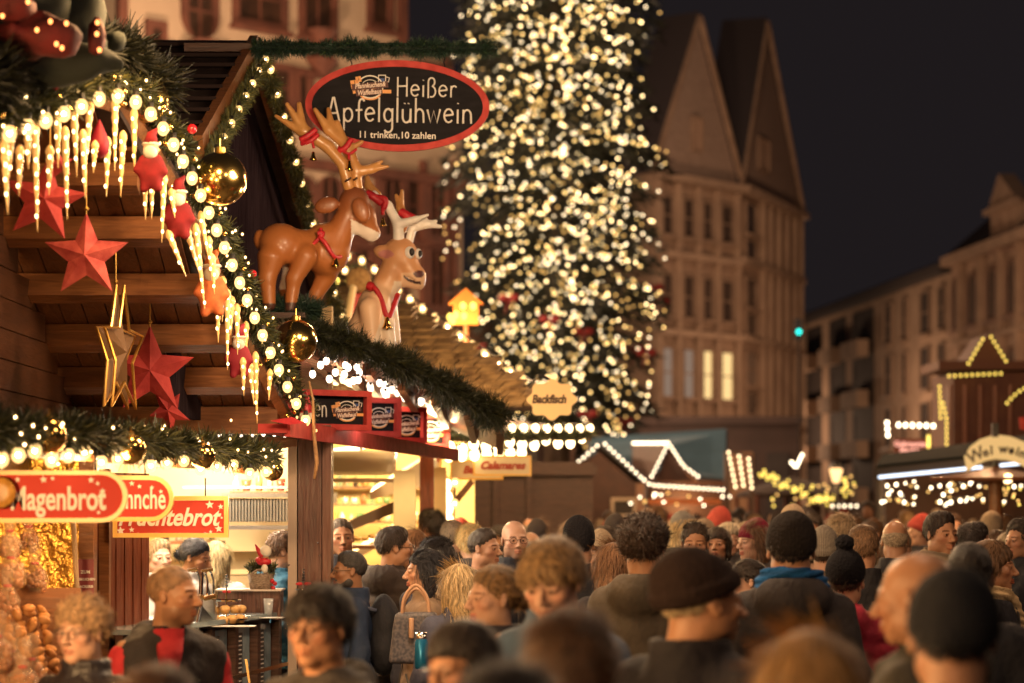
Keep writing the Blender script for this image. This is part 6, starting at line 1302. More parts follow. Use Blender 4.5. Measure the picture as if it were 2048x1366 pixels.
def trousers_mesh():
    if 'tr' not in CACHE:
        def f(p):
            q = p.copy(); q[:, 0] = np.abs(q[:, 0]); r = smin(ell(q, (0, .01, .93), (.178, .128, .14)), cap(q, (.09, 0, .88), (.10, -.01, .48), .098, .072), .04)
            return smin(r, cap(q, (.10, -.01, .48), (.10, .02, .09), .072, .062), .02)+wob(p, 25, 1)*.004
        v, q = snet(f, (-.25, -.2, .0), (.25, .2, 1.09), .022); CACHE['tr'] = amesh('trousers', v, q)
        def f(p):
            q = p.copy(); q[:, 0] = np.abs(q[:, 0]); return np.maximum(smin(ell(q, (.10, .03, .05), (.048, .06, .05)), ell(q, (.108, -.09, .03), (.047, .10, .04)), .03), .002-p[:, 2])
        v, q = snet(f, (-.2, -.22, -.01), (.2, .12, .12), .013); CACHE['sh'] = amesh('shoes', v, q)
    return CACHE['tr'], CACHE['sh']
def hair_mesh(style, dens=1):
    k = ('h', style, dens)
    if k in CACHE: return CACHE[k]
    th = {'short': .007, 'fade': .004, 'buzz': .003, 'crop': .008, 'bowl': .018, 'curly': .026, 'wavy': .015, 'long': .012, 'bun': .008, 'pony': .008, 'fringe': .005, 'messy': .016, 'curlgrey': .022, 'beard': 0, 'bob': .016}[style]
    sl = {'bowl': .48, 'long': .6, 'bob': .5, 'curly': .62, 'curlgrey': .5, 'messy': .5}.get(style, .72); z0 = {'bowl': .004, 'bob': .0, 'long': .0, 'bun': .006, 'curly': .0, 'messy': .004, 'curlgrey': .004}.get(style, .010)
    lng = style in ('long',)
    def f(p):
        q = p.copy(); q[:, 0] = np.abs(q[:, 0])
        if style == 'beard':
            r = smin(ell(p, (0, -.06, -.095), (.040, .037, .040)), ell(q, (.046, -.012, -.066), (.027, .042, .040)), .03); r = smin(r, cap(q, (0, -.099, -.050), (.028, -.086, -.058), .0055), .006); r = smax(r, -ell(p, (0, -.105, -.066), (.021, .025, .010)), .006)
            return smax(r, p[:, 2]+.028-np.clip(q[:, 0]-.05, 0, 1)*1.2, .01)+wob(p, 200, 1)*.0012
        cut = (z0-p[:, 2]-p[:, 1]*sl+p[:, 0]*(.22 if style in ('bob', 'long', 'bowl', 'wavy', 'crop', 'short') else 0)*(p[:, 1] < 0)+.004*np.sin(np.arctan2(p[:, 0], -(p[:, 1]-.035))*26)+wob(p, 85, 4)*.007+np.where(p[:, 1] < -.02, (.008*np.cos(p[:, 0]*42) if style not in ('bowl', 'bob') else 0), 0))/1.2
        tp = th*np.clip(-cut/.03, .22, 1) if style not in ('bowl', 'bob', 'long') else th
        r = ell(p, (0, .016, .036), (.0758, .0945, .0865))-tp-.0012
        if style in ('fade', 'crop', 'short', 'wavy'): r = smin(r, ell(p, (0, -.005, .088), (.055+th, .066, .036+th)), .02)
        if style == 'bowl': r = smin(r, ell(p, (0, -.045, .05), (.078, .062, .055)), .03)
        az = np.arctan2(p[:, 0], -(p[:, 1]-.035)); r = r+(.0024 if style not in ('fade', 'buzz', 'fringe') else .0006)*np.sin(az*24+3*np.sin(p[:, 2]*26+az*2))*np.clip((np.hypot(p[:, 0], p[:, 1]-.035)-.015)*30, 0, 1)
        r = smax(r, cut, .003)
        if style == 'fringe': r = smax(r, p[:, 2]-.035-p[:, 1]*.2, .02)
        if style in ('long',):
            L = U(.05, ell(p, (0, .07, -.05), (.085, .055, .14)), cap(p, (0, .085, -.1), (0, .10, -.36), .065, .03)); L = smin(L, cap(q, (.075, .01, .02), (.082, .03, -.26), .03, .022), .05); r = smin(r, L, .03); r = smax(r, -ell(p, (0, -.09, -.06), (.062, .09, .12)), .01)
        if style == 'bob': r = smin(r, smin(cap(q, (.07, .01, .02), (.078, .02, -.06), .028, .022), ell(p, (0, .06, -.02), (.08, .05, .09)), .03), .03); r = smax(r, -ell(p, (0, -.1, -.05), (.060, .09, .085)), .01)
        if style == 'bun': r = smin(r, ell(p, (0, .125, -.01), (.036, .034, .036)), .012)
        if style == 'pony': r = smin(r, smin(ell(p, (0, .12, .03), (.026, .026, .026)), cap(p, (0, .135, .01), (0, .15, -.20), .028, .012), .01), .01)
        n = {'curly': .010, 'curlgrey': .009, 'messy': .007, 'bowl': .003, 'wavy': .004}.get(style, .0018)
        if n > .003: r = r+wob(p, 62 if style != 'messy' else 45, 2)*n+wob(p, 130, 5)*n*.35
        else: r = r+wob(p*np.array((2.2, .9, .8), np.float32), 70, 1)*n*1.3+wob(p, 150, 3)*n
        return r
    lo = (-.14, -.15, -.42 if lng else (-.25 if style == 'pony' else -.16)); v, q = snet(f, lo, (.14, .2, .17), .006 if not lng else .0075)
    g_ = np.random.default_rng(5); nst = int({'fade': 500, 'buzz': 350, 'beard': 900, 'curly': 2600, 'curlgrey': 2000, 'long': 2600}.get(style, 2200)*dens)
    ctr = np.array((0, .015, .02), np.float32); idx = g_.integers(0, len(v), nst); base = v[idx]; nrm = base-ctr; nrm /= np.linalg.norm(nrm, axis=1)[:, None]+1e-6
    flow = np.stack([nrm[:, 0]*.5, nrm[:, 1]*.6+.25, -np.ones(nst)*.9], 1)
    if style in ('bowl', 'messy', 'wavy', 'short', 'crop'): flow = np.stack([.5*nrm[:, 0]+.35, -.15-.35*(base[:, 1] < 0)+.6*(base[:, 1] > .03), -1.3*(base[:, 2] < .09)+.1], 1)
    fm = (base[:, 1] < -.045); flow[fm] = np.stack([.6*np.ones(nst), .8*np.ones(nst), .25*np.ones(nst)], 1)[fm] if style != 'bowl' else flow[fm]
    if style in ('curly', 'curlgrey'): flow = g_.normal(size=(nst, 3))
    if style in ('bun', 'pony'): flow = np.array((0, .13, .0))-base
    if style == 'beard': flow = np.array((0, -.2, -1.))+nrm*.5
    flow = flow+g_.normal(size=(nst, 3))*(.07 if style in ('long', 'bob', 'bun', 'pony') else .22); flow -= nrm*(flow*nrm).sum(1)[:, None]*.85; flow /= np.linalg.norm(flow, axis=1)[:, None]+1e-6
    L = {'fade': .009, 'buzz': .006, 'crop': .022, 'short': .026, 'bowl': .035, 'curly': .03, 'curlgrey': .035, 'long': .12, 'beard': .012, 'bun': .05, 'pony': .06, 'fringe': .014, 'messy': .05, 'wavy': .045, 'bob': .05}[style]
    if style in ('fade', 'buzz', 'crop'): flow = flow+nrm*.5
    W_ = .0019 if style not in ('long', 'bowl', 'messy', 'bob') else .0019; side = np.cross(nrm, flow); side /= np.linalg.norm(side, axis=1)[:, None]+1e-6; LL = L*g_.uniform(.5, 1.1, (nst, 1)); up = .25 if style in ('curly', 'curlgrey', 'messy') else .10
    p0 = base-nrm*.001; p1 = p0+flow*LL*.5+nrm*LL*up; p2 = p1+flow*LL*.5+nrm*LL*(-.05 if style not in ('curly', 'curlgrey') else .15)+g_.normal(size=(nst, 3))*LL*.12
    S = np.stack([p0-side*W_, p0+side*W_, p1-side*W_*.9, p1+side*W_*.9, p2-side*W_*.25, p2+side*W_*.25], 1).reshape(-1, 3); i0 = len(v)+6*np.arange(nst)[:, None]
    Q = np.concatenate([i0+np.array([0, 1, 3, 2]), i0+np.array([2, 3, 5, 4])]); c = np.ones((len(v)+len(S), 3), np.float32); azv = np.arctan2(v[:, 0], -(v[:, 1]-.035)); c[:len(v)] = np.clip(.85+(.0 if style in ('buzz', 'fade', 'fringe', 'beard') else .4)*np.sin(azv*24+3*np.sin(v[:, 2]*26+azv*2)+1)+.35*wob(v, 90, 3), .35, 1.8)[:, None]; c[len(v):] = np.repeat(g_.uniform(.55, 1.7, (nst, 1)), 6, 0)
    me = amesh('hair', np.concatenate([v, S.astype(np.float32)]), np.concatenate([q, Q]), c); CACHE[k] = me; return me
def hat_mesh(style):
    k = ('t', style)
    if k in CACHE: return CACHE[k]
    def f(p):
        if style == 'beanie': r = ell(p, (0, .018, .05), (.087, .107, .104)); r = smin(r, ell(p, (0, .035, .10), (.06, .07, .07)), .04); c = (.028-p[:, 2]-p[:, 1]*.38); a = smax(r, c, .01); band = smax(smax(r-.006, c-.002, .006), p[:, 2]+p[:, 1]*.38-.075, .006); r = smin(a, band, .006)
        elif style == 'tallbeanie': r = smin(ell(p, (0, .018, .042), (.087, .107, .100)), ell(p, (0, .045, .10), (.06, .065, .055)), .04); r = smax(r, (.012-p[:, 2]-p[:, 1]*.3), .01)
        elif style == 'pompom': r = smin(smax(ell(p, (0, .018, .05), (.09, .109, .104)), (.022-p[:, 2]-p[:, 1]*.35), .01), ell(p, (0, .03, .175), (.043, .043, .040))+wob(p, 160, 2)*.006, .01)
        elif style == 'flatcap': r = smax(smin(ell(p, (0, .012, .075), (.098, .118, .048)), ell(p, (0, -.095, .052), (.065, .045, .010)), .015), .036-p[:, 2]-p[:, 1]*.15, .01); 
        elif style == 'cap': r = smax(ell(p, (0, .018, .045), (.085, .104, .10)), .025-p[:, 2], .008); r = smin(r, ell(p, (0, -.12, .03), (.062, .055, .006)), .01)
        elif style == 'hood': r = smax(ell(p, (0, .03, .01), (.115, .135, .145)), -ell(p, (0, -.06, .0), (.085, .13, .115)), .02); r = np.maximum(r, -.14-p[:, 2])
        elif style == 'furhood': r = smax(ell(p, (0, .05, -.01), (.13, .12, .13)), -ell(p, (0, -.03, .03), (.095, .13, .13)), .02)+wob(p, 120, 2)*.007
        return r+wob(p, 40, 1)*.0025
    v, q = snet(f, (-.15, -.2, -.17), (.15, .2, .24), .006)
    c = np.ones((len(v), 3), np.float32); rib = np.sin(np.arctan2(v[:, 1]-.02, v[:, 0])*58); c *= (1+.22*rib if style in ('beanie', 'tallbeanie', 'pompom') else 1+.15*wob(v, 90, 2))[:, None]
    me = amesh('hat', v, q, c); CACHE[k] = me; return me
def scarf_mesh(big=False):
    k = ('s', big)
    if k in CACHE: return CACHE[k]
    def f(p):
        r = None
        for i, (z, rad, tk, tl) in enumerate(((1.475, .088, .030, .15), (1.51, .078, .026, -.12))):
            zz = p[:, 2]-z-p[:, 1]*tl*-1.2; rr = np.sqrt(p[:, 0]**2+(p[:, 1]-.015)**2); e = np.sqrt((rr-rad)**2+(zz*.75)**2)-tk; r = e if r is None else smin(r, e, .012)
        r = smin(r, cap(p, (.03, -.10, 1.45), (.06, -.165, 1.20), .035, .03), .02)
        return r+.004*np.sin(p[:, 2]*150+p[:, 0]*60)+wob(p, 45, 2)*.004
    v, q = snet(f, (-.16, -.22, 1.12), (.16, .16, 1.60), .0075); me = amesh('scarf', v, q, np.clip(1+.35*np.sin(v[:, 2]*170+v[:, 0]*40), .5, 1.4)[:, None]*np.ones((1, 3), np.float32)); CACHE[k] = me; return me
def skin_mat(c): return mat('skin_%d_%d' % (c[0]*1000, c[1]*1000), c, .42, attr=True, bump=.12, bscale=120, col2=tuple(x*.88 for x in c), scale=25, spec=.35)
SK = {'a': (.56, .30, .19), 'b': (.62, .36, .25), 'c': (.34, .17, .095), 'd': (.50, .25, .14)}
def cloth(c, pat='plain'):
    if max(c) < .2: c = (c[0]*.68, c[1]*.74, c[2]*1.0)
    n = 'cloth_%d_%d_%d_%s' % (c[0]*1000, c[1]*1000, c[2]*1000, pat)
    return mat(n, c, .8 if pat != 'shiny' else .45, col2=tuple(x*.72 for x in c), scale=14, bump=.9, bscale=17 if pat != 'shiny' else 26, stretch=(1, 1, .6), sheen=.0)
def hairm(c): return mat('hair_%d_%d_%d' % (c[0]*1000, c[1]*1000, c[2]*1000), c, .48, attr=True, spec=.4, bump=.4, bscale=140, stretch=(2, 1, .5))
def knit(c): return mat('knit_%d_%d_%d' % (c[0]*1000, c[1]*1000, c[2]*1000), c, .9, attr=True, bump=.5, bscale=90, spec=.15)
EYES = {}
def person(px, top, Y, yaw, label, coat=(.03, .03, .035), style='jacket', hair='short', hc=(.05, .03, .02), skin='a', hd='m', hat=None, hatc=(.02, .02, .022), glasses=False, beard=False, pitch=0, turn=0, roll=0,
           pose='down', scarf=None, seed=0, dens=1, extra=.0, trousers=(.02, .022, .03), pat='plain', shirt=None, wide=1.0, group=None, stub=0, cat='person', tall=None, teeth=False):
    hz = H+(HY-top)/F*Y; tp = 1.75+extra+(.02 if hat or hair in ('curly', 'curlgrey', 'messy') else .008)+(.06 if hat == 'pompom' else 0); s = hz/tp
    x = (px-1024)/F*Y
    t = bpy.data.objects.new('person', None); C.objects.link(t); tag(t, label, cat, group)
    # keep the head, which sits a little before the hips, where the photo shows it
    t.location = (x, Y, 0); t.rotation_euler = (0, 0, R(yaw)); t.scale = (s*wide, s*wide, s)
    hv, hq, hcx, stb = head(hd); E = np.array(Euler((R(pitch), R(roll), R(turn)), 'ZYX').to_matrix() if False else (Euler((0, 0, R(turn))).to_matrix() @ Euler((R(pitch), 0, 0)).to_matrix() @ Euler((0, R(roll), 0)).to_matrix()), dtype=np.float32)
    piv = np.array((0, .03, -.10), np.float32); off = np.array((0, -.005, 1.627), np.float32)
    T = lambda v: ((v-piv) @ E.T)+piv+off
    k = ('pb', hd, pose, pitch, turn, roll, stub, teeth)
    if k not in CACHE:
        bv, bq = body_base(pose); cc = hcx.copy()
        if stub: cc[stb] *= (1-.45*stub)
        nv = [T(hv), bv]; nq = [hq, bq+len(hv)]; ncol = [cc, np.ones((len(bv), 3), np.float32)]; nmi = [np.zeros(len(hq)+len(bq), np.int32)]; n = len(hv)+len(bv)
        for sx in (-1, 1):      # eyeballs and irises
            e = MB(); e.ball((0, 0, 0), .0125, 14); ev = np.array(e.v, np.float32); ef = [fc for fc in e.f]; ev2 = T(ev+np.array((sx*.031, -.0772, .0005), np.float32)); nv.append(ev2); nq.append(np.array(ef)+n); ncol.append(np.ones((len(ev), 3), np.float32)); nmi.append(np.full(len(ef), 1, np.int32)); n += len(ev)
            e = MB(); e.ball((0, 0, 0), (.0062, .0022, .0062), 10); ev = np.array(e.v, np.float32); ev2 = T(ev+np.array((sx*.031, -.0895, .0005), np.float32)); nv.append(ev2); nq.append(np.array(e.f)+n); ncol.append(np.ones((len(ev), 3), np.float32)); nmi.append(np.full(len(e.f), 2, np.int32)); n += len(ev)
        CACHE[k] = amesh('body', np.concatenate(nv), np.concatenate(nq), np.concatenate(ncol), np.concatenate(nmi))
        for m_ in (mat('skin_slot', (.5, .3, .2), .5), mat('eyeball', (.7, .66, .62), .2), mat('iris', (.025, .015, .01), .15)): CACHE[k].materials.append(m_)
    o = bpy.data.objects.new('body', CACHE[k]); C.objects.link(o); o.parent = t; o.material_slots[0].link = 'OBJECT'; o.material_slots[0].material = skin_mat(SK[skin])
    def child(name, me, m, parent=None, M=None):
        if not me.materials: me.materials.append(m)
        q = bpy.data.objects.new(name, me); C.objects.link(q); q.parent = parent or t; q.material_slots[0].link = 'OBJECT'; q.material_slots[0].material = m
        if M is not None: q.matrix_basis = M
        return q
    MH = Matrix.Translation(Vector(off)) @ Matrix.Translation(Vector(piv)) @ Matrix(E.tolist()).to_4x4() @ Matrix.Translation(-Vector(piv))
    cm = coat_mesh(pose, style, seed % 3); child('coat', cm, cloth(coat, pat)); child('zip', CACHE[('z', cm.name)], mat('zip_dark', (.10, .09, .085), .35, .4)) if group is None else None; tr, sh = trousers_mesh(); child('trousers', tr, cloth(trousers)); child('shoes', sh, black)
    if hair: child('hair', hair_mesh(hair, dens), hairm(hc), None, MH)
    if beard: child('beard', hair_mesh('beard', 1), hairm(hc), None, MH)
    if hat: child('hat' if hat not in ('hood', 'furhood') else 'hood', hat_mesh(hat), knit(hatc), None, MH @ Matrix.Translation((0, 0, -.002)) @ Matrix.Scale(1.055, 4))
    if scarf: child('scarf', scarf_mesh(), knit(scarf), None, Matrix.Translation((0, .01, .32)) @ Matrix.Diagonal((1.12, 1.12, .8, 1)) if hat == 'tallbeanie' and wide > 1.1 else None)
    if glasses:
        if 'gl' not in CACHE:
            b = MB()
            for sx in (-1, 1):
                n = 20; b.tube([(sx*.033+.024*math.cos(2*math.pi*i/n), -.108+.004*abs(math.cos(2*math.pi*i/n)), .0+.018*math.sin(2*math.pi*i/n)) for i in range(n+1)], .0018, 5, cap=False)
                b.tube([(sx*.057, -.103, .004), (sx*.072, -.06, .006), (sx*.08, .01, .006)], .0018, 5)
            b.tube([(-.009, -.112, .004), (0, -.115, .007), (.009, -.112, .004)], .0018, 5); CACHE['gl'] = b.mesh('glasses')
        child('glasses', CACHE['gl'], mat('glasses_rim', (.02, .018, .018), .25), None, MH)
    if shirt:
        if 'shp' not in CACHE:
            def f(p): return np.maximum(np.maximum(U(.06, ell(p, (0, -.008, 1.27), (.195, .146, .21)), ell(p, (0, -.008, 1.06), (.175, .140, .2)), cap(p, (0, -.02, 1.36), (0, .01, 1.45), .12, .085))-.004, np.abs(p[:, 0]+.05+(p[:, 2]-1.2)*-.12)-.038-np.clip(p[:, 2]-1.36, 0, 1)*.2), p[:, 1]+.03)
            v, q = snet(f, (-.12, -.25, .85), (.12, .0, 1.5), .01); CACHE['shp'] = amesh('shirt', v, q)
        child('shirt', CACHE['shp'], cloth(shirt))
        for sx in (-1, 1):
            if ('slv', sx) not in CACHE:
                e, w = POSES['down'][sx > 0]; f = lambda p: np.maximum(smin(cap(p, (.165*sx, .01, 1.37), e, .075, .064), cap(p, e, w, .064, .053), .02)+wob(p, 28, 1)*.006, .185-np.abs(p[:, 0])); v, q = snet(f, (min(.1*sx, .42*sx), -.2, .85), (max(.1*sx, .42*sx), .2, 1.5), .012); CACHE[('slv', sx)] = amesh('sleeve', v, q)
            child('sleeve', CACHE[('slv', sx)], cloth(shirt))
    return t
BLK = (.022, .02, .023); DBR = (.05, .03, .02); BRN = (.10, .05, .025); FAIR = (.38, .22, .10); GREY = (.35, .28, .22); NAVY = (.03, .045, .085)
# ---- front rows, left to right
person(165, 1192, 8.3, -26, 'older woman with curly fair hair, glasses and dark jacket at bottom left', (.035, .025, .022), 'collar', 'curlgrey', (.42, .26, .14), 'b', 'o', glasses=True, seed=1, pat='shiny')
person(338, 1128, 9.3, 22, 'man with cropped hair and red shirt under dark waistcoat, lit orange', (.045, .03, .022), 'hooded', 'buzz', (.34, .19, .10), 'd', 'm', seed=2, shirt=(.6, .03, .04), stub=.5, wide=1.04, turn=48)
person(640, 1172, 7.0, -28, 'black haired man with glasses and open mouth in olive coat, front', (.075, .055, .035), 'hooded', 'bowl', (.02, .014, .012), 'd', 's', glasses=True, seed=0, wide=1.02)
person(700, 1101, 14.0, -76, 'bearded man with grey faded hair and glasses in navy jacket, carrying a backpack', (.03, .055, .10), 'collar', 'fade', (.05, .045, .045), 'c', 'm', glasses=True, beard=True, seed=1, pose='up')
person(682, 1034, 15.6, 12, 'man in black coat with short hair peering out right behind the wooden post', BLK, 'jacket', 'buzz', (.06, .035, .02), 'd', 'm', stub=.6, seed=2)
person(786, 1053, 14.6, 140, 'man in thick brown coat with glasses, dark hair, seen from behind', (.06, .035, .022), 'puffer', 'short', (.04, .025, .018), 'd', 'm', glasses=True, turn=-40, wide=1.05)
person(828, 1060, 15.3, 115, 'woman with straight auburn hair beside the man in thick brown coat', (.08, .045, .03), 'jacket', 'long', (.22, .10, .04), 'a', 'f')
person(850, 1098, 12.9, -82, 'woman with very long black hair and beige coat, profile to the left', (.30, .20, .13), 'collar', 'long', (.018, .018, .026), 'b', 'f', extra=0, seed=1)
person(873, 1072, 13.7, -150, 'man with black hair and upturned grey collar behind the long haired woman', (.10, .10, .12), 'hooded', 'messy', (.02, .017, .02), 'a', 'm', seed=2)
person(918, 1128, 12.3, -165, 'woman with wavy blonde hair and grey jacket seen from behind', (.13, .13, .16), 'jacket', 'long', (.55, .40, .22), 'b', 'f', seed=1)
person(968, 1056, 15.0, 62, 'young man with shaved sides in navy hooded jacket, profile to the right', (.028, .035, .06), 'hooded', 'fade', (.05, .035, .028), 'a', 'm', seed=0)
person(1029, 1039, 15.3, 14, 'bald man with dark glasses and short beard facing the camera', (.03, .03, .035), 'jacket', None, DBR, 'b', 'm', glasses=True, stub=.9, seed=1)
person(988, 1130, 8.9, -52, 'woman with light brown hair tied back in a low bun, profile left', (.03, .025, .03), 'collar', 'bun', (.20, .11, .045), 'b', 'f', turn=-8, seed=0)
person(1112, 1072, 7.7, -22, 'young man with fair bowl cut looking down, blue jacket with brown shoulders', (.10, .16, .26), 'jacket', 'bowl', (.24, .14, .06), 'b', 's', pitch=18, seed=2, wide=1.05)
person(930, 1240, 6.3, -45, 'black haired woman with fringe and glasses at the bottom edge', (.04, .03, .03), 'collar', 'bob', (.025, .016, .014), 'd', 'f', glasses=True, pitch=8, seed=1)
person(1158, 1038, 13.6, 172, 'person in black cap with small white label seen from behind', BLK, 'collar', 'short', (.03, .02, .02), 'a', 'm', hat='tallbeanie', hatc=(.015, .014, .018))
person(1200, 1068, 15.6, -12, 'woman with dark hair and beige hat smiling behind the black cap', (.10, .08, .05), 'collar', 'bob', (.05, .03, .02), 'd', 'f', hat='beanie', hatc=(.4, .3, .2))
person(1228, 1086, 12.6, 165, 'woman with long straight auburn hair beside the olive hooded man', (.04, .03, .03), 'jacket', 'long', (.20, .10, .05), 'a', 'f')
person(1287, 1030, 10.6, 170, 'man with bushy dark curls and olive hooded jacket seen from behind', (.14, .10, .055), 'hooded', 'curly', (.035, .018, .012), 'd', 'm', seed=1, wide=1.03)
person(1390, 1046, 14.8, -6, 'man with side parted brown hair and stubble staring into the camera', (.06, .05, .04), 'hooded', 'crop', (.05, .03, .018), 'd', 'm', stub=.4, seed=2, hat=None)
person(1433, 1056, 16.4, -14, 'woman with dark hair looking up beside the staring man', (.05, .03, .025), 'collar', 'bob', (.05, .03, .02), 'd', 'f', pitch=-10)
person(1458, 1046, 18.5, 10, 'older person with white hair behind the staring man', (.1, .08, .06), 'collar', 'bob', (.6, .5, .36), 'b', 'o')
person(1505, 1042, 16.0, -58, 'woman in maroon knitted hat with long brown hair, profile left', (.09, .06, .04), 'hooded', 'long', (.12, .06, .03), 'b', 'f', hat='tallbeanie', hatc=(.18, .015, .035))
person(1372, 1028, 18.2, 120, 'woman in grey pointed beanie with blond hair', (.05, .04, .03), 'hooded', 'long', (.5, .35, .17), 'b', 'f', hat='tallbeanie', hatc=(.22, .20, .18))
person(1493, 1118, 12.4, -78, 'dark haired woman with tied hair and bright blue jacket collar', (.03, .17, .35), 'hooded', 'bun', (.03, .02, .016), 'b', 'f', seed=1)
bh = person(1582, 1032, 10.1, 178, 'broad man in black beanie and dark brown hooded coat seen from behind', (.04, .028, .025), 'hooded', 'short', (.03, .02, .016), 'd', 'm', hat='tallbeanie', hatc=(.02, .016, .016), wide=1.14, seed=1, scarf=(.012, .075, .22))
person(1392, 1116, 7.2, 145, 'old man with grey hair in dark round cap and black coat, foreground', (.03, .022, .022), 'collar', 'fringe', (.45, .34, .2), 'd', 'o', hat='beanie', hatc=(.03, .018, .016), wide=1.3, seed=2, turn=-30)
person(1148, 1218, 5.0, 160, 'out of focus brown haired person at the bottom centre', (.06, .035, .025), 'furhood' if False else 'hooded', 'messy', (.10, .05, .025), 'd', 'm', seed=0)
person(1618, 1262, 4.6, 175, 'out of focus blond haired person at the bottom between dark coats', (.06, .03, .02), 'collar', 'long', (.34, .18, .06), 'd', 'f')
person(318, 1330, 5.3, 170, 'out of focus brown hair just showing at the lower left edge', (.06, .035, .025), 'collar', 'messy', (.10, .05, .03), 'd', 'm')
person(1020, 1322, 4.3, 185, 'very blurred dark head barely entering the bottom centre', (.03, .02, .02), 'collar', 'messy', (.02, .015, .014), 'd', 'm')
person(1842, 1098, 6.5, -118, 'bald man lit orange, out of focus, facing away left', (.08, .06, .03), 'hooded', None, DBR, 'd', 'm', wide=1.06, pitch=6)
person(1905, 1152, 5.3, 178, 'large blurred figure in dark charcoal knitted hat at bottom right', (.045, .035, .022), 'puffer', 'short', BLK, 'd', 'm', hat='tallbeanie', hatc=(.022, .022, .026), wide=1.15)
person(1940, 1085, 8.6, 165, 'dark figure with shaved neck between the knitted hat and fur hood', (.02, .018, .02), 'collar', 'fade', (.02, .014, .012), 'c', 'm')
person(1880, 1023, 14.2, 22, 'smiling dark haired man with grey scarf looking right', (.05, .04, .03), 'jacket', 'short', (.035, .02, .014), 'd', 's', scarf=(.26, .20, .14), stub=.3, turn=6)
person(1950, 1048, 14.8, 70, 'man with swept dark hair and long black coat, profile right', (.022, .018, .018), 'long', 'wavy', (.03, .018, .014), 'a', 'm')
person(1985, 1082, 11.6, 75, 'woman with brown bob and pale scarf in fur hooded dark coat', (.025, .022, .025), 'hooded', 'bob', (.15, .08, .04), 'd', 'f', scarf=(.5, .36, .2))
person(1692, 1078, 10.8, 160, 'child in black bobble hat and crimson quilted jacket', (.42, .02, .05), 'puffer', 'short', DBR, 'a', 'f', hat='pompom', hatc=(.012, .011, .014))
person(1726, 1050, 13.3, 175, 'man with short fair hair and dark collar seen from behind', (.035, .028, .024), 'collar', 'short', (.22, .12, .06), 'd', 'm')
person(1790, 1039, 15.0, 172, 'balding man with grey hair ring seen from behind', (.035, .026, .024), 'collar', 'fringe', (.4, .3, .2), 'd', 'o')
person(1683, 1026, 16.8, 175, 'grey haired person with thick hair seen from behind, right of the black beanie', (.05, .035, .03), 'collar', 'messy', (.34, .24, .14), 'd', 'm')
person(1648, 1062, 14.6, 170, 'person in woolly grey bobble cap behind the black beanie', (.2, .14, .08), 'hooded', 'short', DBR, 'a', 'f', hat='beanie', hatc=(.26, .22, .18))
person(1585, 1014, 17.6, 178, 'taller person in pale knitted hat behind the black beanie', (.08, .06, .04), 'collar', 'short', DBR, 'a', 'm', hat='tallbeanie', hatc=(.5, .38, .26))
person(1995, 1062, 17.5, 20, 'man with brown hair beside the canopy post', (.06, .04, .03), 'collar', 'crop', BRN, 'd', 'm')
person(2018, 1066, 16.5, -60, 'grey haired woman with striped scarf at the right edge', (.2, .15, .1), 'collar', 'bob', (.45, .36, .24), 'b', 'o', scarf=(.3, .2, .12))
person(2042, 1040, 15.5, -60, 'dark haired person cut off by the right edge', (.03, .025, .025), 'collar', 'wavy', (.04, .025, .018), 'd', 'f')
person(940, 1047, 17.2, 190, 'person with bright yellow blonde hair near the fish stall', (.12, .09, .06), 'hooded', 'messy', (.65, .45, .2), 'b', 'f')
person(862, 1018, 19.2, -120, 'dark haired customer standing at the fish stall posts', (.06, .04, .03), 'collar', 'messy', (.03, .02, .016), 'd', 'm')
person(905, 1040, 18.0, 170, 'customer with grey hair in front of the fish stall lights', (.09, .06, .04), 'collar', 'short', (.3, .22, .15), 'a', 'm')
# stall keepers
person(385, 1073, 15.2, 68, 'stallkeeper with braided black hair in profile looking down', (.75, .72, .68), 'collar', 'bun', (.022, .022, .030), 'd', 'f', pitch=14, pose='front')
person(432, 1082, 15.9, 175, 'stallkeeper with blond hair and white top seen from behind', (.75, .70, .64), 'collar', 'long', (.5, .38, .2), 'b', 'f', pose='front')
person(318, 1078, 15.8, 30, 'stallkeeper in white mostly hidden behind the rectangular sign', (.8, .76, .7), 'collar', 'short', (.3, .2, .1), 'b', 'm', pose='front')
person(566, 1062, 15.2, 100, 'person in blue quilted jacket half hidden by the wooden post', (.02, .12, .22), 'puffer', 'short', BRN, 'b', 'm')
# ---- backpack and handbag
def bagthing(name, label, cat, fn, lo, hi, h, m, parts, loc, rot):
    t = thing(name, label, cat, loc); t.rotation_euler = (0, 0, R(rot)); v, q = snet(fn, lo, hi, h); o = link('bag_body', amesh('bag_body', v, q), m, t)
    for nm, pts, r, mm in parts: MB().tube(smoothpts(pts, 5), r, 7).build(nm, mm, t, True, world=False)
    return t
p = P(768, 1268, 14.0)
bagthing('backpack', 'black rucksack on the bearded man in the navy jacket', 'backpack', lambda q: U(.05, ell(q, (0, 0, .02), (.14, .09, .22)), ell(q, (0, 0, -.1), (.15, .10, .14)), ell(q, (0, .06, -.08), (.11, .06, .11)))+wob(q, 18, 2)*.008, (-.2, -.15, -.28), (.2, .17, .28), .015, cloth((.02, .02, .024)),
         [('strap', [(-.09, -.06, .14), (-.1, -.16, .15), (-.1, -.24, .06), (-.1, -.1, -.15)], .012, cloth((.10, .11, .14))), ('strap', [(.09, -.06, .14), (.1, -.16, .15), (.1, -.24, .06), (.1, -.1, -.15)], .012, cloth((.10, .11, .14)))], (p.x, 14.02, p.z), -78)
p = P(832, 1275, 12.4)
lv = mat('bag_canvas', (.07, .07, .09), .5, col2=(.16, .14, .15), scale=70, detail=0)
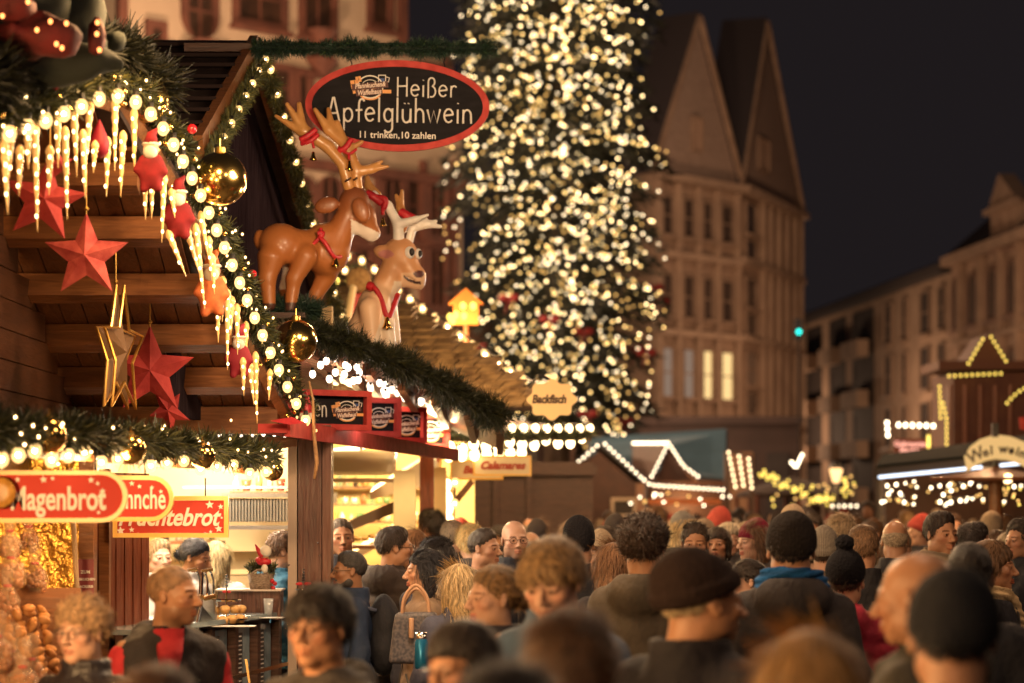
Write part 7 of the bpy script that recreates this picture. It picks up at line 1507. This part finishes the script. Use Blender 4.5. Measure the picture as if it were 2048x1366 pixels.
bagthing('handbag', 'grey brown patterned tote bag with tan leather handles under the beige coat arm', 'handbag', lambda q: (lambda d: np.linalg.norm(np.maximum(d, 0), axis=1)+np.minimum(d.max(1), 0)-.02)(np.abs(q)-np.stack([.115-.12*(q[:, 2]+.1), .045-.1*(q[:, 2]), np.full(len(q), .11)], 1))+wob(q, 20, 1)*.004, (-.2, -.12, -.16), (.2, .12, .16), .008, lv,
         [('handle', [(-.07, -.03, .08), (-.06, -.03, .2), (0, -.03, .27), (.06, -.03, .2), (.07, -.03, .08)], .009, mat('leather_tan', (.55, .32, .2), .5)), ('handle', [(-.07, .03, .08), (-.06, .03, .18), (0, .03, .25), (.06, .03, .18), (.07, .03, .08)], .009, MATS['leather_tan']), ('leather_tag', [(-.02, -.06, .1), (-.02, -.075, .05), (-.02, -.078, .0)], .014, MATS['leather_tan'])], tuple(p), 0)
p = P(843, 1300, 11.6); t = thing('thermos_flask', 'bright blue metal thermos flask held at the hip below the tote bag', 'flask', tuple(p)); b = MB(); b.lathe([(.001, -.09), (.03, -.09), (.033, -.08), (.033, .04), (.024, .055), (.024, .07), (.001, .072)], p, 18); b.build('flask_body', mat('flask_blue', (.02, .2, .42), .25, .5), t, True)
b = MB(); b.lathe([(.026, .055), (.026, .085), (.001, .088)], p, 18); b.build('cap', chrome, t, True)
p = P(1160, 1068, 13.4); t = MB().box(p, (.03, .004, .008)).build('cap_label', white_paint) if False else None
# ---- crowd behind: individuals from Y 16 to 62
gr = np.random.default_rng(42)
KIN = [dict(coat=(.03, .025, .025), hair='short', hc=DBR, yaw=175), dict(coat=(.06, .04, .03), hair='bob', hc=BRN, hd='f', yaw=160), dict(coat=(.10, .07, .05), style='hooded', hair='crop', hc=BRN, yaw=10), dict(coat=(.03, .03, .05), hair='messy', hc=FAIR, yaw=200),
       dict(coat=(.05, .03, .03), hat='beanie', hatc=(.05, .04, .04), yaw=170), dict(coat=(.14, .03, .03), style='hooded', hair='long', hc=BRN, hd='f', yaw=40), dict(coat=(.03, .025, .025), hair='fringe', hc=GREY, hd='o', yaw=185), dict(coat=(.04, .04, .05), style='puffer', hair='wavy', hc=DBR, yaw=-60),
       dict(coat=(.12, .09, .06), hat='tallbeanie', hatc=(.3, .22, .15), yaw=150), dict(coat=(.03, .03, .03), hair='bowl', hc=(.03, .02, .015), hd='f', yaw=-20), dict(coat=(.06, .045, .03), hair='short', hc=GREY, hd='o', yaw=80), dict(coat=(.04, .03, .03), hat='beanie', hatc=(.3, .05, .04), yaw=-100)]
WORD = ['person with short dark hair in a dark coat', 'woman with brown bob seen from behind', 'person in tan hooded jacket facing the camera', 'person with tousled fair hair from behind', 'person in dark beanie from behind', 'woman with long brown hair in a dark red jacket', 'balding grey haired man from behind', 'person in puffy dark jacket turned left', 'person in tan knitted hat', 'black haired woman with bowl cut', 'grey haired man in profile', 'person in reddish knitted hat turned left']
protos_p = []
for i, kw in enumerate(KIN):
    kw = dict(kw); yaw = kw.pop('yaw'); t = person(1100+i*30, 1035, 24+i*.4, yaw, WORD[i]+' in the distant crowd', dens=.4, group='people in the distant crowd', **{'hair': kw.pop('hair', 'short'), **kw}); protos_p.append(t)
kids = {t.name: [o for o in C.objects if o.parent == t] for t in protos_p}
def dup(t, loc, rz, s):
    r = t.copy(); C.objects.link(r); r.location = loc; r.rotation_euler = (0, 0, rz); r.scale = (s, s, s)
    for o in kids[t.name]: c = o.copy(); C.objects.link(c); c.parent = r
    return r
spots = []
rows = [(16.5, 1.3), (18, 1.1), (19.6, 1.0), (21.2, .85), (23, .8), (25, .75), (27, .72), (29.5, .72), (32, .75), (35, .8), (38, .85), (42, .95), (46, 1.0), (50, 1.2)]
for Yr, st in rows:
    xL = {16.5: 1060, 18: 1060}.get(Yr, 960 if Yr < 26 else 1010); xx = (xL-1024)/F*Yr
    while xx < (2090-1024)/F*Yr: spots.append((xx+gr.normal()*.12, Yr+gr.normal()*.4)); xx += st*gr.uniform(.75, 1.25)*.62
used = 0
for i, (x, y) in enumerate(spots):
    t = protos_p[int(gr.integers(0, len(protos_p)))]; hgt = gr.normal(1.70, .075)/1.76; rz = t.rotation_euler.z+gr.normal()*.5
    if used < len(protos_p) and protos_p[used] is not None and i % 19 == 0: q = protos_p[used]; q.location = (x, y, 0); q.scale = (hgt,)*3; used += 1; continue
    if len([0]) and i > 268: break
    dup(t, (x, y, 0), rz, hgt)
for q in protos_p[used:]: q.location = (gr.uniform(1, 4), gr.uniform(22, 34), 0); q.scale = (.97,)*3
